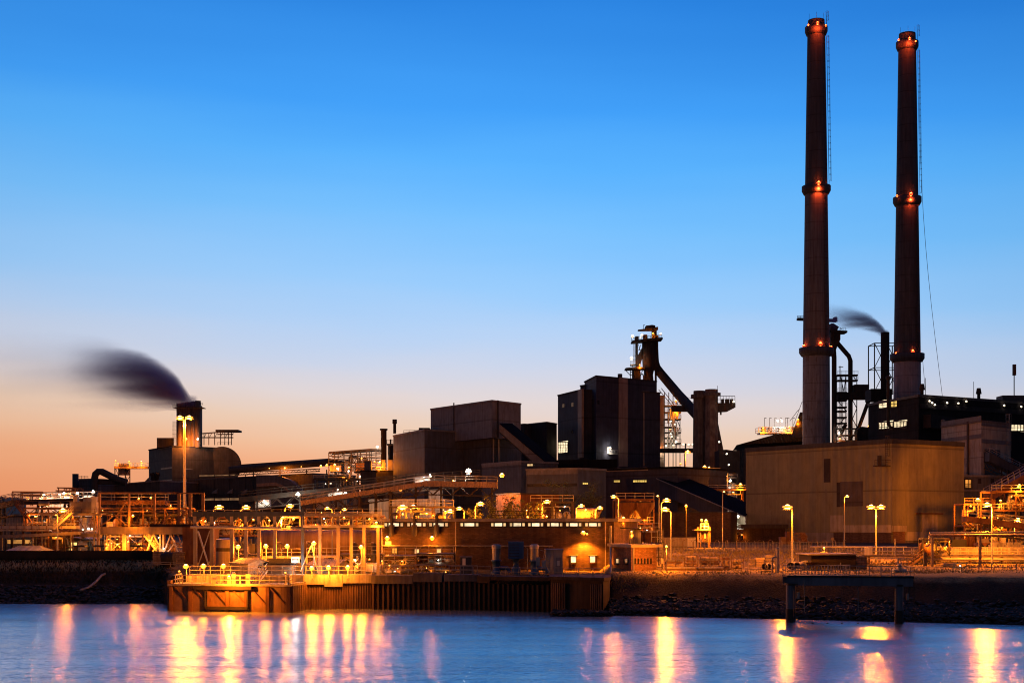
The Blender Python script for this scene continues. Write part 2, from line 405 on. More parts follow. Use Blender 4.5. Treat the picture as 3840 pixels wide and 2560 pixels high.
def building(name, label, cat, pts, zb, py, m, roof='roofing', par=.5, cap='trim', depth=None, slope=None, over=.15, wallname='wall', group=None):
    """pts: [(px,d)...] front outline left to right (2 or 3 points). The footprint is closed to a parallelogram. py = roof line at the nearest corner"""
    q = [Vector((X(px,d),d,0)) for px, d in pts]
    near = min(range(len(pts)), key=lambda i: pts[i][1]); z1 = Zp(py, pts[near][1])
    if len(q) == 3: foot = [q[0],q[1],q[2],q[0]+q[2]-q[1]]; facs = [Fac(q[0],q[1]),Fac(q[1],q[2])]
    else:
        n = Fac(q[0],q[1]).n; dd = depth or 12; foot = [q[0],q[1],q[1]-n*dd,q[0]-n*dd]; facs = [Fac(q[0],q[1])]
    c = sum(foot, Vector())/4
    t = thing(name, label, cat, (c.x,c.y,zb), group); f2 = [(v.x,v.y) for v in foot]
    zt = z1 if slope is None else [z1+s for s in slope]
    MB().prism(f2, zb-1, zt).build(wallname, m, t)
    ex = [((v-c)*(1+over/ (v-c).length)+c) for v in foot]
    zz = zt if isinstance(zt, list) else [zt]*len(foot)
    MB().prism([(v.x,v.y) for v in ex], [z+.003 for z in zz], [z+.25 for z in zz]).build('roof', roof, t)
    if cap:
        cm = MB()
        for i in range(len(ex)):
            a, b = ex[i], ex[(i+1)%len(ex)]; cm.bar((a.x,a.y,zz[i]+.1),(b.x,b.y,zz[(i+1)%len(ex)]+.1), .22, par)
        cm.build('roof_edge', cap, t)
    return t, facs, z1
mat('cladding_shed', (.25,.225,.135), .6, rib=.32, ribb=.6, seams=9.2, grime=(.17,.14,.085), var=.15, streak=.22)
mat('cladding_hall', (.15,.125,.105), .8, rib=1.2, seams=2.4, grime=(.07,.05,.04), var=.35)
mat('cladding_black', (.032,.026,.028), .85, spec=.08, rib=.35, seams=8.0, var=.3)
mat('cladding_far', (.45,.33,.27), .8)
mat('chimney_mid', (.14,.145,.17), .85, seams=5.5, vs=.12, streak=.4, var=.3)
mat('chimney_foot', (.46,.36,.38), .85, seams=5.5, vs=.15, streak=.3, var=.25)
mat('roofing_navy', (.014,.014,.018), 1.0, var=.2, rib=.4, ribb=.15, spec=.03)
mat('flue_brown', (.22,.15,.11), .8, streak=.4)
mat('clerestory', (.42,.37,.32), .4, var=.5, vs=.4, streak=0)
emat('clerestory_lit', (1,.5,.2), .18, .8, .4)
emat('light_panel', (1,.62,.16), 2.2, .3)
# ================================================================ water, ground
def water():
    m = bpy.data.materials.new('water'); m.use_nodes = True; t = NT(m); b = t.n['Principled BSDF']
    b.inputs['Base Color'].default_value = (.45,.52,.52,1); b.inputs['Metallic'].default_value = .62
    b.inputs['IOR'].default_value = 1.33
    g = t.new('ShaderNodeNewGeometry')
    def nz(scale, sx, sy, det, rough=.6, rot=0, out='Fac'):
        mp = t.new('ShaderNodeMapping'); mp.inputs['Scale'].default_value = (sx, sy, 1); mp.inputs['Rotation'].default_value = (0,0,rot)
        t.l.new(g.outputs['Position'], mp.inputs[0]); n = t.new('ShaderNodeTexNoise'); n.inputs['Scale'].default_value = scale
        n.inputs['Detail'].default_value = det; n.inputs['Roughness'].default_value = rough; t.l.new(mp.outputs[0], n.inputs['Vector']); return n.outputs[out]
    def M(op,a,b_=None,c=None):
        n = t.new('ShaderNodeMath',operation=op)
        for i,v in enumerate((a,b_,c)):
            if v is None: continue
            if isinstance(v,(int,float)): n.inputs[i].default_value = v
            else: t.l.new(v,n.inputs[i])
        return n.outputs[0]
    # ripple slopes: crests run mostly across the channel, broken by slower swirls of current
    fine = nz(3.2, .7, 3.4, 4, .65, .1, 'Color'); sc_ = t.new('ShaderNodeSeparateColor'); t.l.new(fine, sc_.inputs[0])
    mid = nz(.5, .16, 1.3, 3, .55, -.1, 'Color'); sm_ = t.new('ShaderNodeSeparateColor'); t.l.new(mid, sm_.inputs[0])
    cur = nz(.06, .25, 1.3, 4, .6, -.1)
    mr = t.new('ShaderNodeMapRange'); t.l.new(cur, mr.inputs[0]); mr.inputs[1].default_value = .36; mr.inputs[2].default_value = .64; mr.inputs[3].default_value = .55; mr.inputs[4].default_value = 1.25
    sx = M('ADD', M('MULTIPLY', M('SUBTRACT', sc_.outputs[0], .5), .22), M('MULTIPLY', M('SUBTRACT', sm_.outputs[0], .5), .035))
    sy = M('ADD', M('MULTIPLY', M('SUBTRACT', sc_.outputs[1], .5), 1.1), M('MULTIPLY', M('SUBTRACT', sm_.outputs[1], .5), .22))
    sy = M('SUBTRACT', M('MULTIPLY', sy, mr.outputs[0]), .085)
    cb = t.new('ShaderNodeCombineXYZ'); t.l.new(sx, cb.inputs[0]); t.l.new(sy, cb.inputs[1]); cb.inputs[2].default_value = 1
    nn = t.new('ShaderNodeVectorMath', operation='NORMALIZE'); t.l.new(cb.outputs[0], nn.inputs[0]); t.l.new(nn.outputs[0], b.inputs['Normal'])
    b.inputs['Roughness'].default_value = .2
    MATS['water'] = m
    w = MB(); w.add([(-2500,-400,0),(2500,-400,0),(2500,420,0),(-2500,420,0)], [(0,1,2,3)])
    w.build('water', m, kind='structure')
water()

# key profiles across the shore: (d, z) lists at several picture columns
def prof(px):
    sh = 0
    Lp = [(150,-3),(196.5+(px<0)*0+ -(px)*-.0,-.6),(199,.2),(205,2.6),(212,5.3),(216,5.9),(222,6.2),(240,6.6),(320,7.4),(9000,7.6)]
    Mp = [(150,-3),(186.0,-3),(188.2,-2.5),(188.4,4.1),(200,4.36),(203,4.4),(212,5.2),(240,6.8),(320,7.4),(9000,7.6)]
    s = 172.5 - (px-2270)*.0112
    Rp = [(140,-3),(s-.5,-.4),(s+.8,.5),(s+4,1.5),(s+9,3.9),(s+11.5,4.75),(195,5.1),(212,5.7),(245,6.6),(9000,7.6)]
    Rp[7] = (214,5.9); Rp[8] = (300,7.4)
    if px < 560: return Lp
    if px < 640: k = (px-560)/80; k = 0 if k < .6 else (k-.6)/.4; return [(a[0]*(1-k)+b[0]*k, a[1]*(1-k)+b[1]*k) for a, b in zip(Lp, Mp)]
    if px < 2250: return Mp
    if px < 2290: k = (px-2250)/40; return [(a[0]*(1-k)+b[0]*k, a[1]*(1-k)+b[1]*k) for a, b in zip(Mp, Rp)]
    return Rp
def gz(px, d):
    p = prof(px)
    for a, b in zip(p, p[1:]):
        if a[0] <= d <= b[0]: return a[1] + (b[1]-a[1])*(d-a[0])/(b[0]-a[0])
    return 7.6
from mathutils import noise as mn
def fbm(x, y, s): return mn.fractal(Vector((x*s, y*s, 3.1)), 1.0, 2.0, 4)
def terrain():
    cols = []; px = -2200
    while px < 6000: cols.append(px); px += (12 if 500 < px < 3900 else (25 if -50 < px < 4000 else 300))
    g = MB(); sub = [2,3,5,6,5,5,5,6,6]; nr = sum(sub)+1; vs = []
    for px in cols:
        p = prof(px); row = []
        for (a, b), n in zip(zip(p, p[1:]), sub):
            for i in range(n):
                k = i/n; k = k*k if b[0] > 5000 else k; row.append((a[0]+(b[0]-a[0])*k, a[1]+(b[1]-a[1])*k))
        row.append(p[-1])
        for d, z in row:
            x = X(px, d); amp = .0
            if 640 < px < 2250: amp = .03 if d > 190 else 0
            else: amp = .22 if z < 4.6 else .14
            if d > 260: amp = .1
            vs.append((x, d, z + amp*fbm(x, d, .25)))
    fs = [(i*nr+j, (i+1)*nr+j, (i+1)*nr+j+1, i*nr+j+1) for i in range(len(cols)-1) for j in range(nr-1)]
    g.add(vs, fs, True)
    m = bpy.data.materials.new('ground'); m.use_nodes = True; t = NT(m); b = t.n['Principled BSDF']; b.inputs['Roughness'].default_value = .95
    b.inputs['Specular IOR Level'].default_value = .1
    ge = t.new('ShaderNodeNewGeometry'); sx = t.new('ShaderNodeSeparateXYZ'); t.l.new(ge.outputs['Position'], sx.inputs[0])
    n = t.new('ShaderNodeTexNoise'); n.inputs['Scale'].default_value = .6; n.inputs['Detail'].default_value = 8; t.l.new(ge.outputs['Position'], n.inputs['Vector'])
    n2 = t.new('ShaderNodeTexNoise'); n2.inputs['Scale'].default_value = 5; n2.inputs['Detail'].default_value = 6; t.l.new(ge.outputs['Position'], n2.inputs['Vector'])
    ad = t.new('ShaderNodeMath', operation='ADD'); t.l.new(sx.outputs['Z'], ad.inputs[0]); t.l.new(n.outputs['Fac'], ad.inputs[1])
    r = t.new('ShaderNodeMapRange'); t.l.new(ad.outputs[0], r.inputs[0]); r.inputs[2].default_value = 10
    c = t.new('ShaderNodeValToRGB'); e = c.color_ramp.elements; t.l.new(r.outputs[0], c.inputs[0])
    for i, (p, col) in enumerate([(0,(.012,.01,.009)),(.12,(.025,.02,.017)),(.26,(.05,.035,.024)),(.45,(.05,.035,.02)),(.54,(.38,.29,.14)),(.66,(.30,.23,.12)),(.76,(.09,.075,.06)),(.9,(.06,.055,.05))]):  # soil tones by height; the unlit bank and lamplit slope are coloured in
        x = e[i] if i < 2 else e.new(p); x.position = p; x.color = (*col, 1)
    mx = t.new('ShaderNodeMix', data_type='RGBA', blend_type='MULTIPLY'); mx.inputs[0].default_value = .85; t.l.new(c.outputs[0], mx.inputs[6])
    r2 = t.new('ShaderNodeMapRange'); t.l.new(n2.outputs['Fac'], r2.inputs[0]); r2.inputs[1].default_value = .3; r2.inputs[2].default_value = .7; r2.inputs[3].default_value = .35; r2.inputs[4].default_value = 1.4
    t.l.new(r2.outputs[0], mx.inputs[7]); t.l.new(mx.outputs[2], b.inputs['Base Color'])
    bm = t.new('ShaderNodeBump'); bm.inputs['Strength'].default_value = .8; bm.inputs['Distance'].default_value = .25; t.l.new(n2.outputs['Fac'], bm.inputs['Height']); t.l.new(bm.outputs[0], b.inputs['Normal'])
    g.build('ground', m, kind='structure')
terrain()

# riprap stones along the water's edge: far too many to count
def stones():
    g = MB()
    def rock(x, y, z, s):
        vs = []; 
        for (a, b, c) in ((1,0,0),(-1,0,0),(0,1,0),(0,-1,0),(0,0,1),(0,0,-1),(.6,.6,.5),(-.6,.6,.5),(.6,-.6,.5),(-.6,-.6,.5)):
            k = s*rnd.uniform(.6,1.2); vs.append((x+a*k*1.2, y+b*k, z+c*k*.7))
        g.add(vs, [(4,6,8),(4,7,6),(4,9,7),(4,8,9),(0,8,6),(2,6,7),(1,7,9),(3,9,8),(0,6,2),(2,7,1),(1,9,3),(3,8,0),(5,0,2),(5,2,1),(5,1,3),(5,3,0)])
    for i in range(5200):
        px = rnd.uniform(2275, 4000); s = 172.5 - (px-2270)*.0112; d = s + rnd.uniform(-.6, 3.8) + (rnd.random()**4)*2
        rock(X(px,d), d, gz(px,d)+rnd.uniform(-.05,.18), rnd.uniform(.14,.42))
    for i in range(1500):
        px = rnd.uniform(-150, 640); d = rnd.uniform(197.5, 204); rock(X(px,d), d, gz(px,d)+rnd.uniform(-.05,.15), rnd.uniform(.14,.42))
    for i in range(500):   # weed-grown rubble at the foot of the quay
        px = rnd.uniform(2070, 2300); d = rnd.uniform(169.5, 175); rock(X(px,d), d, rnd.uniform(-.2,.5), rnd.uniform(.14,.4))
    g.build('riprap', 'rock', kind='stuff', label='dark wet stones heaped along the waterline of the bank', category='riprap')
stones()
def grass():
    g = MB()
    def tuft(x, y, z, h):
        for k in range(4):
            a = rnd.uniform(0, 6.28); w = rnd.uniform(.03,.06); l = rnd.uniform(-.3,.3)*h; l2 = rnd.uniform(-.3,.3)*h; hh = h*rnd.uniform(.6,1.2)
            ca, sa = math.cos(a)*w, math.sin(a)*w
            g.add([(x-ca,y-sa,z),(x+ca,y+sa,z),(x+l,y+l2,z+hh)], [(0,1,2)])
    n = 0
    while n < 15000:
        px = rnd.uniform(2290, 3950); d = rnd.choice((rnd.uniform(178,200), rnd.uniform(196,250))); 
        if mn.noise(Vector((X(px,d)*.13, d*.13, 0))) < rnd.uniform(-.6,.35): n += .2; continue
        if 184 < d < 196 and rnd.random() < .75: n += .2; continue
        tuft(X(px,d), d, gz(px,d)-.05, rnd.uniform(.12,.34)*(1.5 if d > 205 else 1)); n += 1
    g.build('grass', 'grass_blade', kind='stuff', label='rough dry grass covering the right bank and the slope behind it', category='grass'); g = MB()
    for i in range(2500):
        px = rnd.uniform(-60, 640); d = rnd.uniform(205, 216); tuft(X(px,d), d, gz(px,d)-.05, rnd.uniform(.2,.6))
    g.build('grass', 'grass_unlit', kind='stuff', label='dark rough grass on the unlit left bank', category='grass')
grass()

# ================================================================ quay
def wall_faces(mb, a, b, z0, z1, pitch, depth, off=0):
    """corrugated sheet piling between plan points a, b"""
    a, b = Vector(a), Vector(b); d = (b-a).normalized(); n = Vector((d.y,-d.x)); Lg = (b-a).length; k = int(Lg/pitch); pr = Lg/k
    pts = []
    for i in range(k):
        for u, w in ((0,0),(.12,1),(.50,1),(.62,0)): p = a + d*(i+u)*pr + n*w*depth; pts.append((p.x,p.y))
    pts.append((b.x,b.y)); back = [((b-n*1.2).x,(b-n*1.2).y),((a-n*1.2).x,(a-n*1.2).y)]
    mb.prism(pts+back, z0, z1)
def quay():
    A = (X(640,181),181); B = (X(1088,177.5),177.5); fac = Fac(A,B)
    # steel gate wall with braces, left
    t = thing('quay_wall', 'steel faced caisson wall with diagonal braces at the left end of the quay', 'quay wall', (A[0],A[1],0), 'quay walls')
    f = MB(); f.prism([A,B,(B[0]-1,B[1]+12),(A[0]-1,A[1]+9)], -3, 3.25); f.build('wall', 'quay_plate', t)
    for px in (644, 716, 786, 855, 925, 1005, 1083):
        p = fac.pt(px, 2240, .12); MB().box(p.x-.22,p.x+.22,p.y-.22,p.y+.15,-2,3.15).build('post', 'rust', t)
    bm = MB()
    for (x0,y0,x1,y1) in ((657,2198,714,2255),(735,2210,780,2258),(806,2212,850,2262),(875,2212,918,2255),(950,2212,1000,2268),(1014,2202,1068,2262)):
        bm.bar(fac.pt(x0,y0,.15), fac.pt(x1,y1,.15), .14)
    bm.build('brace', 'rust', t)
    MB().bar(fac.pt(735,2203,.45), fac.pt(950,2203,.45), .5, .45).build('fender', 'timber_dark', t)
    MB().bar(fac.pt(775,2277,.4), fac.pt(932,2279,.4), .3, .35).build('fender', 'timber_dark', t)
    for px in (775, 932): MB().bar(fac.pt(px,2200,.35), fac.pt(px,2285,.35), .2).build('fender_post', 'timber_dark', t)
    dk = MB(); dk.prism([(A[0]-.3,A[1]-.5),(B[0]+.2,B[1]-.5),(B[0]-.8,B[1]+12),(A[0]-.8,A[1]+8.5)], 3.253, 3.42); dk.build('deck', 'concrete', t)
    # corner post
    MB().box(X(633,181.6),X(645,181.6),180.8,182.6,-2,3.9).build('corner_post', 'sheet_pile', t)
    # front railing
    for a, b, nm in ((652,1090,'yellow'),):
        r = MB(); r.rail([fac.pt(a+2,2190,.3).xy.to_3d()+Vector((0,0,3.42)), fac.pt(b-4,2190,.3).xy.to_3d()+Vector((0,0,3.42))], 1.15, 1.25, .085, 3)
        r.build('handrail', 'steel_pale', t)
        r = MB(); p = fac.pt(b-4,2190,.3); r.rail([(p.x,p.y,3.42),(p.x-.6,p.y+6,3.42)], 1.15, 1.5, .085, 3); r.build('handrail', 'steel_pale', t)
        p = fac.pt(a+2,2190,.3); r = MB().rail([(p.x,p.y,3.42),(p.x-.3,p.y+6,3.42)], 1.15, 1.5, .085, 3); r.build('handrail', 'steel_pale', t)
    for px in (793, 850, 920, 865): p = fac.pt(px,2185,-.8); MB().box(p.x-.28,p.x+.28,p.y,p.y+.5,3.42,4.75).build('bollard_post', 'steel_pale', t)
    # upper quay edge behind it
    t2 = thing('quay_wall', 'concrete upper quay step lit orange behind the front platform', 'quay wall', (X(870,187),187,3), 'quay walls')
    MB().prism([(X(700,187.0),187.0),(X(1140,186.0),186.0),(X(1140,190),190),(X(700,190),190)], -2, 4.40).build('wall', 'concrete', t2)
    r = MB().rail([(X(712,187.4),187.4,4.4),(X(1135,186.4),186.4,4.4)], 1.15, 1.4, .075, 3); r.build('handrail', 'steel_pale', t2)
    MB().stairs((X(952,181.3),181.3,3.42),(X(988,186.2),186.2,4.9),1.0).build('stairs', 'steel_pale', t2)
    # sheet piled stretches with concrete capping
    def pile(px0,d0,px1,d1,ztop,pitch,depth,lab,cap=None,mats='sheet_pile',capm='concrete'):
        a = (X(px0,d0),d0); b = (X(px1,d1),d1)
        t = thing('quay_wall', lab, 'quay wall', (a[0],a[1],0), 'quay walls')
        w = MB(); wall_faces(w, a, b, -3, ztop, pitch, depth); w.build('sheet_piling', mats, t)
        ff = Fac(a,b)
        for (c0,c1,zl,zh) in (cap or []):
            c = MB(); ff.panel(c, c0, c1, 2170, 2171, -2.2, depth+.35)
            z = [v[2] for v in c.v]; zm = min(z); c.v = [(v[0],v[1], zl if abs(v[2]-zm) < 1e-6 else zh) for v in c.v]; c.build('capping', capm, t)
        return t, ff
    side = thing('quay_wall', 'short dark sheet piled return between the caisson and the bright piles', 'quay wall', (B[0],B[1],0), 'quay walls')
    w = MB(); wall_faces(w, B, (X(1142,184.5),184.5), -3, 3.3, .95, .4); w.build('sheet_piling', 'sheet_pile', side)
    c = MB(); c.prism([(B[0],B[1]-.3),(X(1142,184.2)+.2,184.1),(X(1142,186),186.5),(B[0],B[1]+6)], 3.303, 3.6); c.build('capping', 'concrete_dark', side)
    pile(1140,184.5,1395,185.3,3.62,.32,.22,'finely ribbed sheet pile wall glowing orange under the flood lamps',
         [(1138,1215,3.25,4.46),(1216.5,1285,2.95,4.5),(1286.5,1395,3.4,4.46)])
    pile(1395,184.6,1795,183.0,3.75,.64,.36,'broad ribbed dim sheet pile wall below the brick pump house',
         [(1396,1551,3.35,4.45),(1553,1660,3.6,4.75),(1668,1795,3.7,4.55)], mats='sheet_pile_dim', capm='concrete_dark')  # darker piling and capping colours stand in for the weak light here
    t4,_ = pile(1795,183.0,2070,178.8,3.4,.64,.36,'almost black sheet pile wall in shadow right of the dim one', [(1796,1845,3.5,4.4),(1848,2070,3.9,4.4)], 'sheet_pile_unlit', 'sheet_pile_unlit')  # the shadow is in the wall and capping colour
    t5 = thing('quay_wall', 'dark quay head with two groups of upright steel fender piles', 'quay wall', (X(2170,176),176,0), 'quay walls')
    MB().prism([(X(2065,178),178),(X(2262,173.5),173.5),(X(2285,176),176),(X(2290,190),190),(X(2065,190),190)], -3, 4.1).build('wall', 'sheet_pile_unlit', t5)
    MB().prism([(X(2060,177.6),177.6),(X(2265,173.1),173.1),(X(2291,176),176),(X(2291,190),190),(X(2060,190),190)], 4.103, 4.5).build('capping', 'sheet_pile_unlit', t5)
    ff = Fac((X(2065,178),178),(X(2262,173.5),173.5))
    for px in (2076,2083,2090,2097,2104,2114,2122,2221,2228,2235,2242,2250,2257):
        p = ff.pt(px,2200,.25); MB().tube([(p.x,p.y,-1.5),(p.x,p.y,3.7)], .13, 6).build('fender_pile', 'sheet_pile', t5)
    # quay rails further right, bent tube hurdles
    def rail(px0,d0,px1,d1,z,lab,h=1.1,mid=2,t_=.065,m='steel_grey'):
        o = thing('railing', lab, 'railing', (X((px0+px1)/2,(d0+d1)/2),(d0+d1)/2,z), 'tube railings along the quay edge')
        r = MB(); r.rail([(X(px0,d0),d0,z),(X(px1,d1),d1,z)], h, 1.9, t_, mid); r.build('rail', m, o)
    rail(1145,184.8,1392,185.4,4.46,'brightly lit railing above the finely ribbed piling',1.15,3,.075,'steel_pale')
    rail(1399,184.8,1550,184.3,4.45,'low railing with rounded ends above the broad ribbed piling')
    rail(1428,186.5,1790,184.2,4.6,'long faintly lit railing in front of the pump frames')
    rail(1556,184.2,1655,183.9,4.75,'railing on the raised block left of the blue cabinets')
    rail(1680,183.4,1772,183.1,4.55,'railing ending beside the upright blue pump')
    rail(1775,183.1,1840,182.5,4.5,'short railing with a gold lit top bar near the blue pump')
    rail(1848,182.2,2045,179.3,4.4,'dark railing in front of the big blue cabinet')
    rail(2050,178.2,2110,177.0,4.5,'railing at the foot of the grey cabin with a door')
    rail(2118,176.8,2165,175.8,4.5,'tube railing under the left lit window of the brick wall')
    rail(2170,175.6,2222,174.5,4.5,'tube railing between the two lit windows of the brick wall')
    rail(2226,174.4,2262,173.6,4.5,'tube railing right of the lit windows by the drain pipe')
mat('sheet_pile_dim', (.13,.075,.045), .75, .15, bump=.4, streak=.6, grime=(.05,.03,.02))  # piling colour lowered for the weakly lit stretch
mat('timber_dark', (.035,.025,.02), .8, bump=.4)
mat('quay_plate', (.24,.14,.08), .6, .1, vs=.35, bump=.3, streak=.15, grime=(.09,.05,.03), var=.5, seams=0)
quay()
# ================================================================ large far buildings
GZ = 7.4
def stack_pipe(mb, px, d, py0, py1, r, cap=0):
    x = X(px,d); prof = [(r*.9,Zp(py1,d)),(r,Zp(py1,d)),(r,Zp(py0,d))]
    mb.lathe(x, d, [(.01,Zp(py0,d)),(r,Zp(py0,d)),(r,Zp(py1,d)-.0),(r*.85,Zp(py1,d)),(r*.85,Zp(py1,d)-2)], 16)

# ---- the two tall chimneys
def chimney(pxc, d, ytop, ring, rads, lab, lights, sec):
    x = X(pxc, d); z = lambda y: Zp(y, d)
    t = thing('chimney', lab, 'chimney', (x, d, GZ), 'pair of tall striped chimneys')
    (y1,y2,y3) = ring; rt, r1, r2, r3 = rads
    zs = [GZ-1, z(y3), z(y2), z(y1), z(ytop)]; rr = [r3*1.07, r3, r2, r1, rt]
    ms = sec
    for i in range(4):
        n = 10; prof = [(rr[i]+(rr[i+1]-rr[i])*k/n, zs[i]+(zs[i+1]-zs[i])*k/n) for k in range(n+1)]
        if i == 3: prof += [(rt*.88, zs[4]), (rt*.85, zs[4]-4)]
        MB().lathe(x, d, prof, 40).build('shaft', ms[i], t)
    for y, r in ((y1,r1),(y2,r2),(y3,r3)):
        zz = z(y); h = 2.2*d/470
        b = MB(); b.lathe(x, d, [(r*.95,zz-h*.55),(r*1.12,zz-h*.45),(r*1.28,zz+.1),(r*1.28,zz+h*.75),(r*1.22,zz+h*.75),(r*1.22,zz+.3),(r*.95,zz+.3)], 32)
        b.build('gallery_ring', 'chimney_dark', t)
    lad = MB(); ph = R(-18); top = z(ytop)+2.4; zz = z(y2)
    for za, zb_, ra, rb in ((z(y1)+1.5, top, r1, rt), (z(y2)+1.0, z(y1)-1.5, r2, r1)):
        a = Vector((x+(ra+.45)*math.cos(ph), d+(ra+.45)*math.sin(ph), za)); b2 = Vector((x+(rb+.45)*math.cos(ph), d+(rb+.45)*math.sin(ph), zb_))
        lad.ladder(a, b2, .9, True, (math.cos(ph), math.sin(ph), 0))
    lad.build('ladder', 'steel_dark', t)
    lad = MB(); ph = R(-60)
    a = Vector((x+(r3+.2)*math.cos(ph), d+(r3+.2)*math.sin(ph), z(y3)+1)); b2 = Vector((x+(r2+.3)*math.cos(ph), d+(r2+.3)*math.sin(ph), z(y2)-1.5))
    lad.ladder(a, b2, .8, True, (math.cos(ph), math.sin(ph), 0)); lad.build('ladder', 'steel_dark', t)
    for k in range(3):
        a = R(200+60*k); MB().bar((x+rt*math.cos(a),d+rt*math.sin(a),z(ytop)), (x+rt*math.cos(a),d+rt*math.sin(a),z(ytop)+1.8), .07).build('lightning_rod', 'steel_dark', t)
    for (px, py, pw, s) in lights:
        dx = X(px,d)-x; rad = math.sqrt(max(0, 1-(min(abs(dx),r3)/(r3*1.02))**2))*r3
        yy = d - max(rad, .3) - .5
        lamp(t, (X(px,yy), yy, Zp(py,yy)), 'r', 'bulkhead', pw, s, radius=.4)
    return t
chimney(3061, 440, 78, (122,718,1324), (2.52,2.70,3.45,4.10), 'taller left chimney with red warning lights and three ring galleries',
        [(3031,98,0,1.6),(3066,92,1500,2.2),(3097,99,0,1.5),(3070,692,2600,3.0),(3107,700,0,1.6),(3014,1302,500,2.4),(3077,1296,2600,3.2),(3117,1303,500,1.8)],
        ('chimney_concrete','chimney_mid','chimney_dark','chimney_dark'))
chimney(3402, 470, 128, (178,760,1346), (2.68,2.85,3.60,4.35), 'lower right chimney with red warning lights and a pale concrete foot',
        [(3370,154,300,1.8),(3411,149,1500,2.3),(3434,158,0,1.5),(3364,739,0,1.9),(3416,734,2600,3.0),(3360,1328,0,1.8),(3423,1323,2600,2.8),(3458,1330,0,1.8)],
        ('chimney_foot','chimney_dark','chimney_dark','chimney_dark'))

# ---- great ribbed shed
t, (fl, fr), zt = building('warehouse', 'great ribbed metal shed in front of the tall chimneys', 'warehouse', [(2797,335),(3345,300),(3615,312)], 6.8, 1655, 'cladding_shed', cap='roofing', par=1.0)
b = MB(); fl.panel(b, 3090,3114,1720,1808,-.02,.06); b.build('louvre', 'cladding_dark', t)
b = MB(); fl.panel(b, 3138,3150,1808,1900,-.02,.05); b.build('louvre', 'cladding_dark', t)
b = MB(); fl.panel(b, 3150,3236,1806,1898,-.02,.03); b.build('wall_patch', 'cladding_brown', t)
b = MB(); fl.panel(b, 3114,3163,1931,1993,-.02,.06); b.build('wall_patch', 'cladding_ochre', t)
b = MB(); fl.panel(b, 3163,3343,1968,1995,-.02,.06); b.build('wall_patch', 'cladding_ochre', t)
b = MB(); fl.panel(b, 3127,3343,1995,2050,-.02,.08); b.build('brick_plinth', 'brick_dark', t)
b = MB(); fl.panel(b, 2860,3126,1995,2050,-.02,.05); b.build('wall_patch', 'cladding_beige', t)
b = MB(); fr.panel(b, 3345,3397,1970,1992,-.02,.25); b.build('canopy', 'cladding_ochre', t)
b = MB(); fr.panel(b, 3397,3614,1993,2026,-.02,.05); b.build('wall_patch', 'cladding_ochre', t)
b = MB(); fr.panel(b, 3346,3614,2026,2060,-.02,.07); b.build('brick_plinth', 'concrete_dark', t)
b = MB(); fr.panel(b, 3433,3532,1922,1927,-.02,.4); b.build('door_track', 'rust', t)
b = MB(); fr.panel(b, 3458,3515,1927,1992,-.02,.06); b.build('sliding_door', 'cladding_ochre', t)
b = MB(); fr.panel(b, 3349,3393,1992,2055,-.02,.12); b.build('door', 'brick', t)
b = MB(); p = fr.pt(3594,1975,.5); b.box(p.x-.5,p.x+.5,p.y-.5,p.y+.4,p.z-.7,p.z+.7); b.tube([p+Vector((0,-.6,0)),p+Vector((0,.5,0))],.45,12); b.build('vent_fan', 'steel_dark', t)
b = MB(); p = fl.pt(3318,1745,.8)
b.box(p.x-1.8,p.x+1.6,p.y-.8,p.y+.6,p.z-.25,p.z); b.rail([(p.x-1.8,p.y-.8,p.z),(p.x+1.6,p.y-.8,p.z)],1.1,1,.07)
b.ladder((p.x+.9,p.y-.1,p.z),(p.x+.9,p.y-.1,zt+1.2),.6); b.box(p.x-.9,p.x-.1,p.y+.2,p.y+.6,p.z,p.z+2.1); b.build('ladder_platform', 'steel_dark', t)
# lean-to box at its foot
t, f, _ = building('shed', 'small flat roofed lean-to at the left foot of the great ribbed shed', 'shed', [(2790,322),(2858,318)], 6.8, 1974, 'brick_dark', depth=8, par=.9, cap='cladding_brown', over=.7)

# ---- gabled grey hall behind it
t, f, _ = building('warehouse', 'weathered grey gabled hall left of the tall chimneys', 'warehouse', [(2762,480),(3030,452)], 6.8, 1668, 'cladding_hall', depth=40, cap=None)
A = [P(2762,1670,480), P(3012,1667,452)]
g = MB(); z0 = Zp(1668,480)
p0 = Vector((X(2762,480),480,z0)); p1 = p0+Vector((4,34,0)); q0 = Vector((X(2925,463),463,Zp(1623,463))); q1 = q0+Vector((4,34,0)); r0 = Vector((X(3060,455),455,Zp(1623,463)-.0)); 
g.loft([p0, q0, r0, Vector((r0.x,r0.y,z0))], [p1, q1, r0+Vector((4,34,0)), Vector((r0.x+4,r0.y+34,z0))])
g.build('roof', 'cladding_hall', t)
g = MB(); zz = Zp(1616,455); x0, x1 = X(2845,455), X(2998,455)
g.box(x0,x1,452,458,zz-1.0,zz-.6)
g.rail([(x0-.6,452,zz-.6),(x1,452,zz-.6)],1.6,1.8,.14,3); g.rail([(x0-.6,457,zz-.6),(x1,457,zz-.6)],1.6,1.8,.14,3)
for a,bx in ((2855,2870),(2880,2892),(2918,2945),(2965,2990)): g.box(X(a,455),X(bx,455),453,456,zz-.6,zz+1.3)
g.build('roof_platform', 'steel_pale', t)
for px in (2867,2886,2905,2925,2945,2953,2973):
    x = X(px,452); k = MB(); k.bar((x,452,zz),(x,452,zz+4),.12); k.bar((x,452,zz+4),(x+.6,452,zz+4),.25,.15); k.build('lamp_pole', 'steel_dark', t)
for px,py,w in ((2916,1583,900),(2932,1581,900),(2862,1610,500),(2992,1578,500),(2960,1606,400)): lamp(t, P(px,py,451), 'a' if w<600 else 'w', 'bulkhead', w, 2.0)
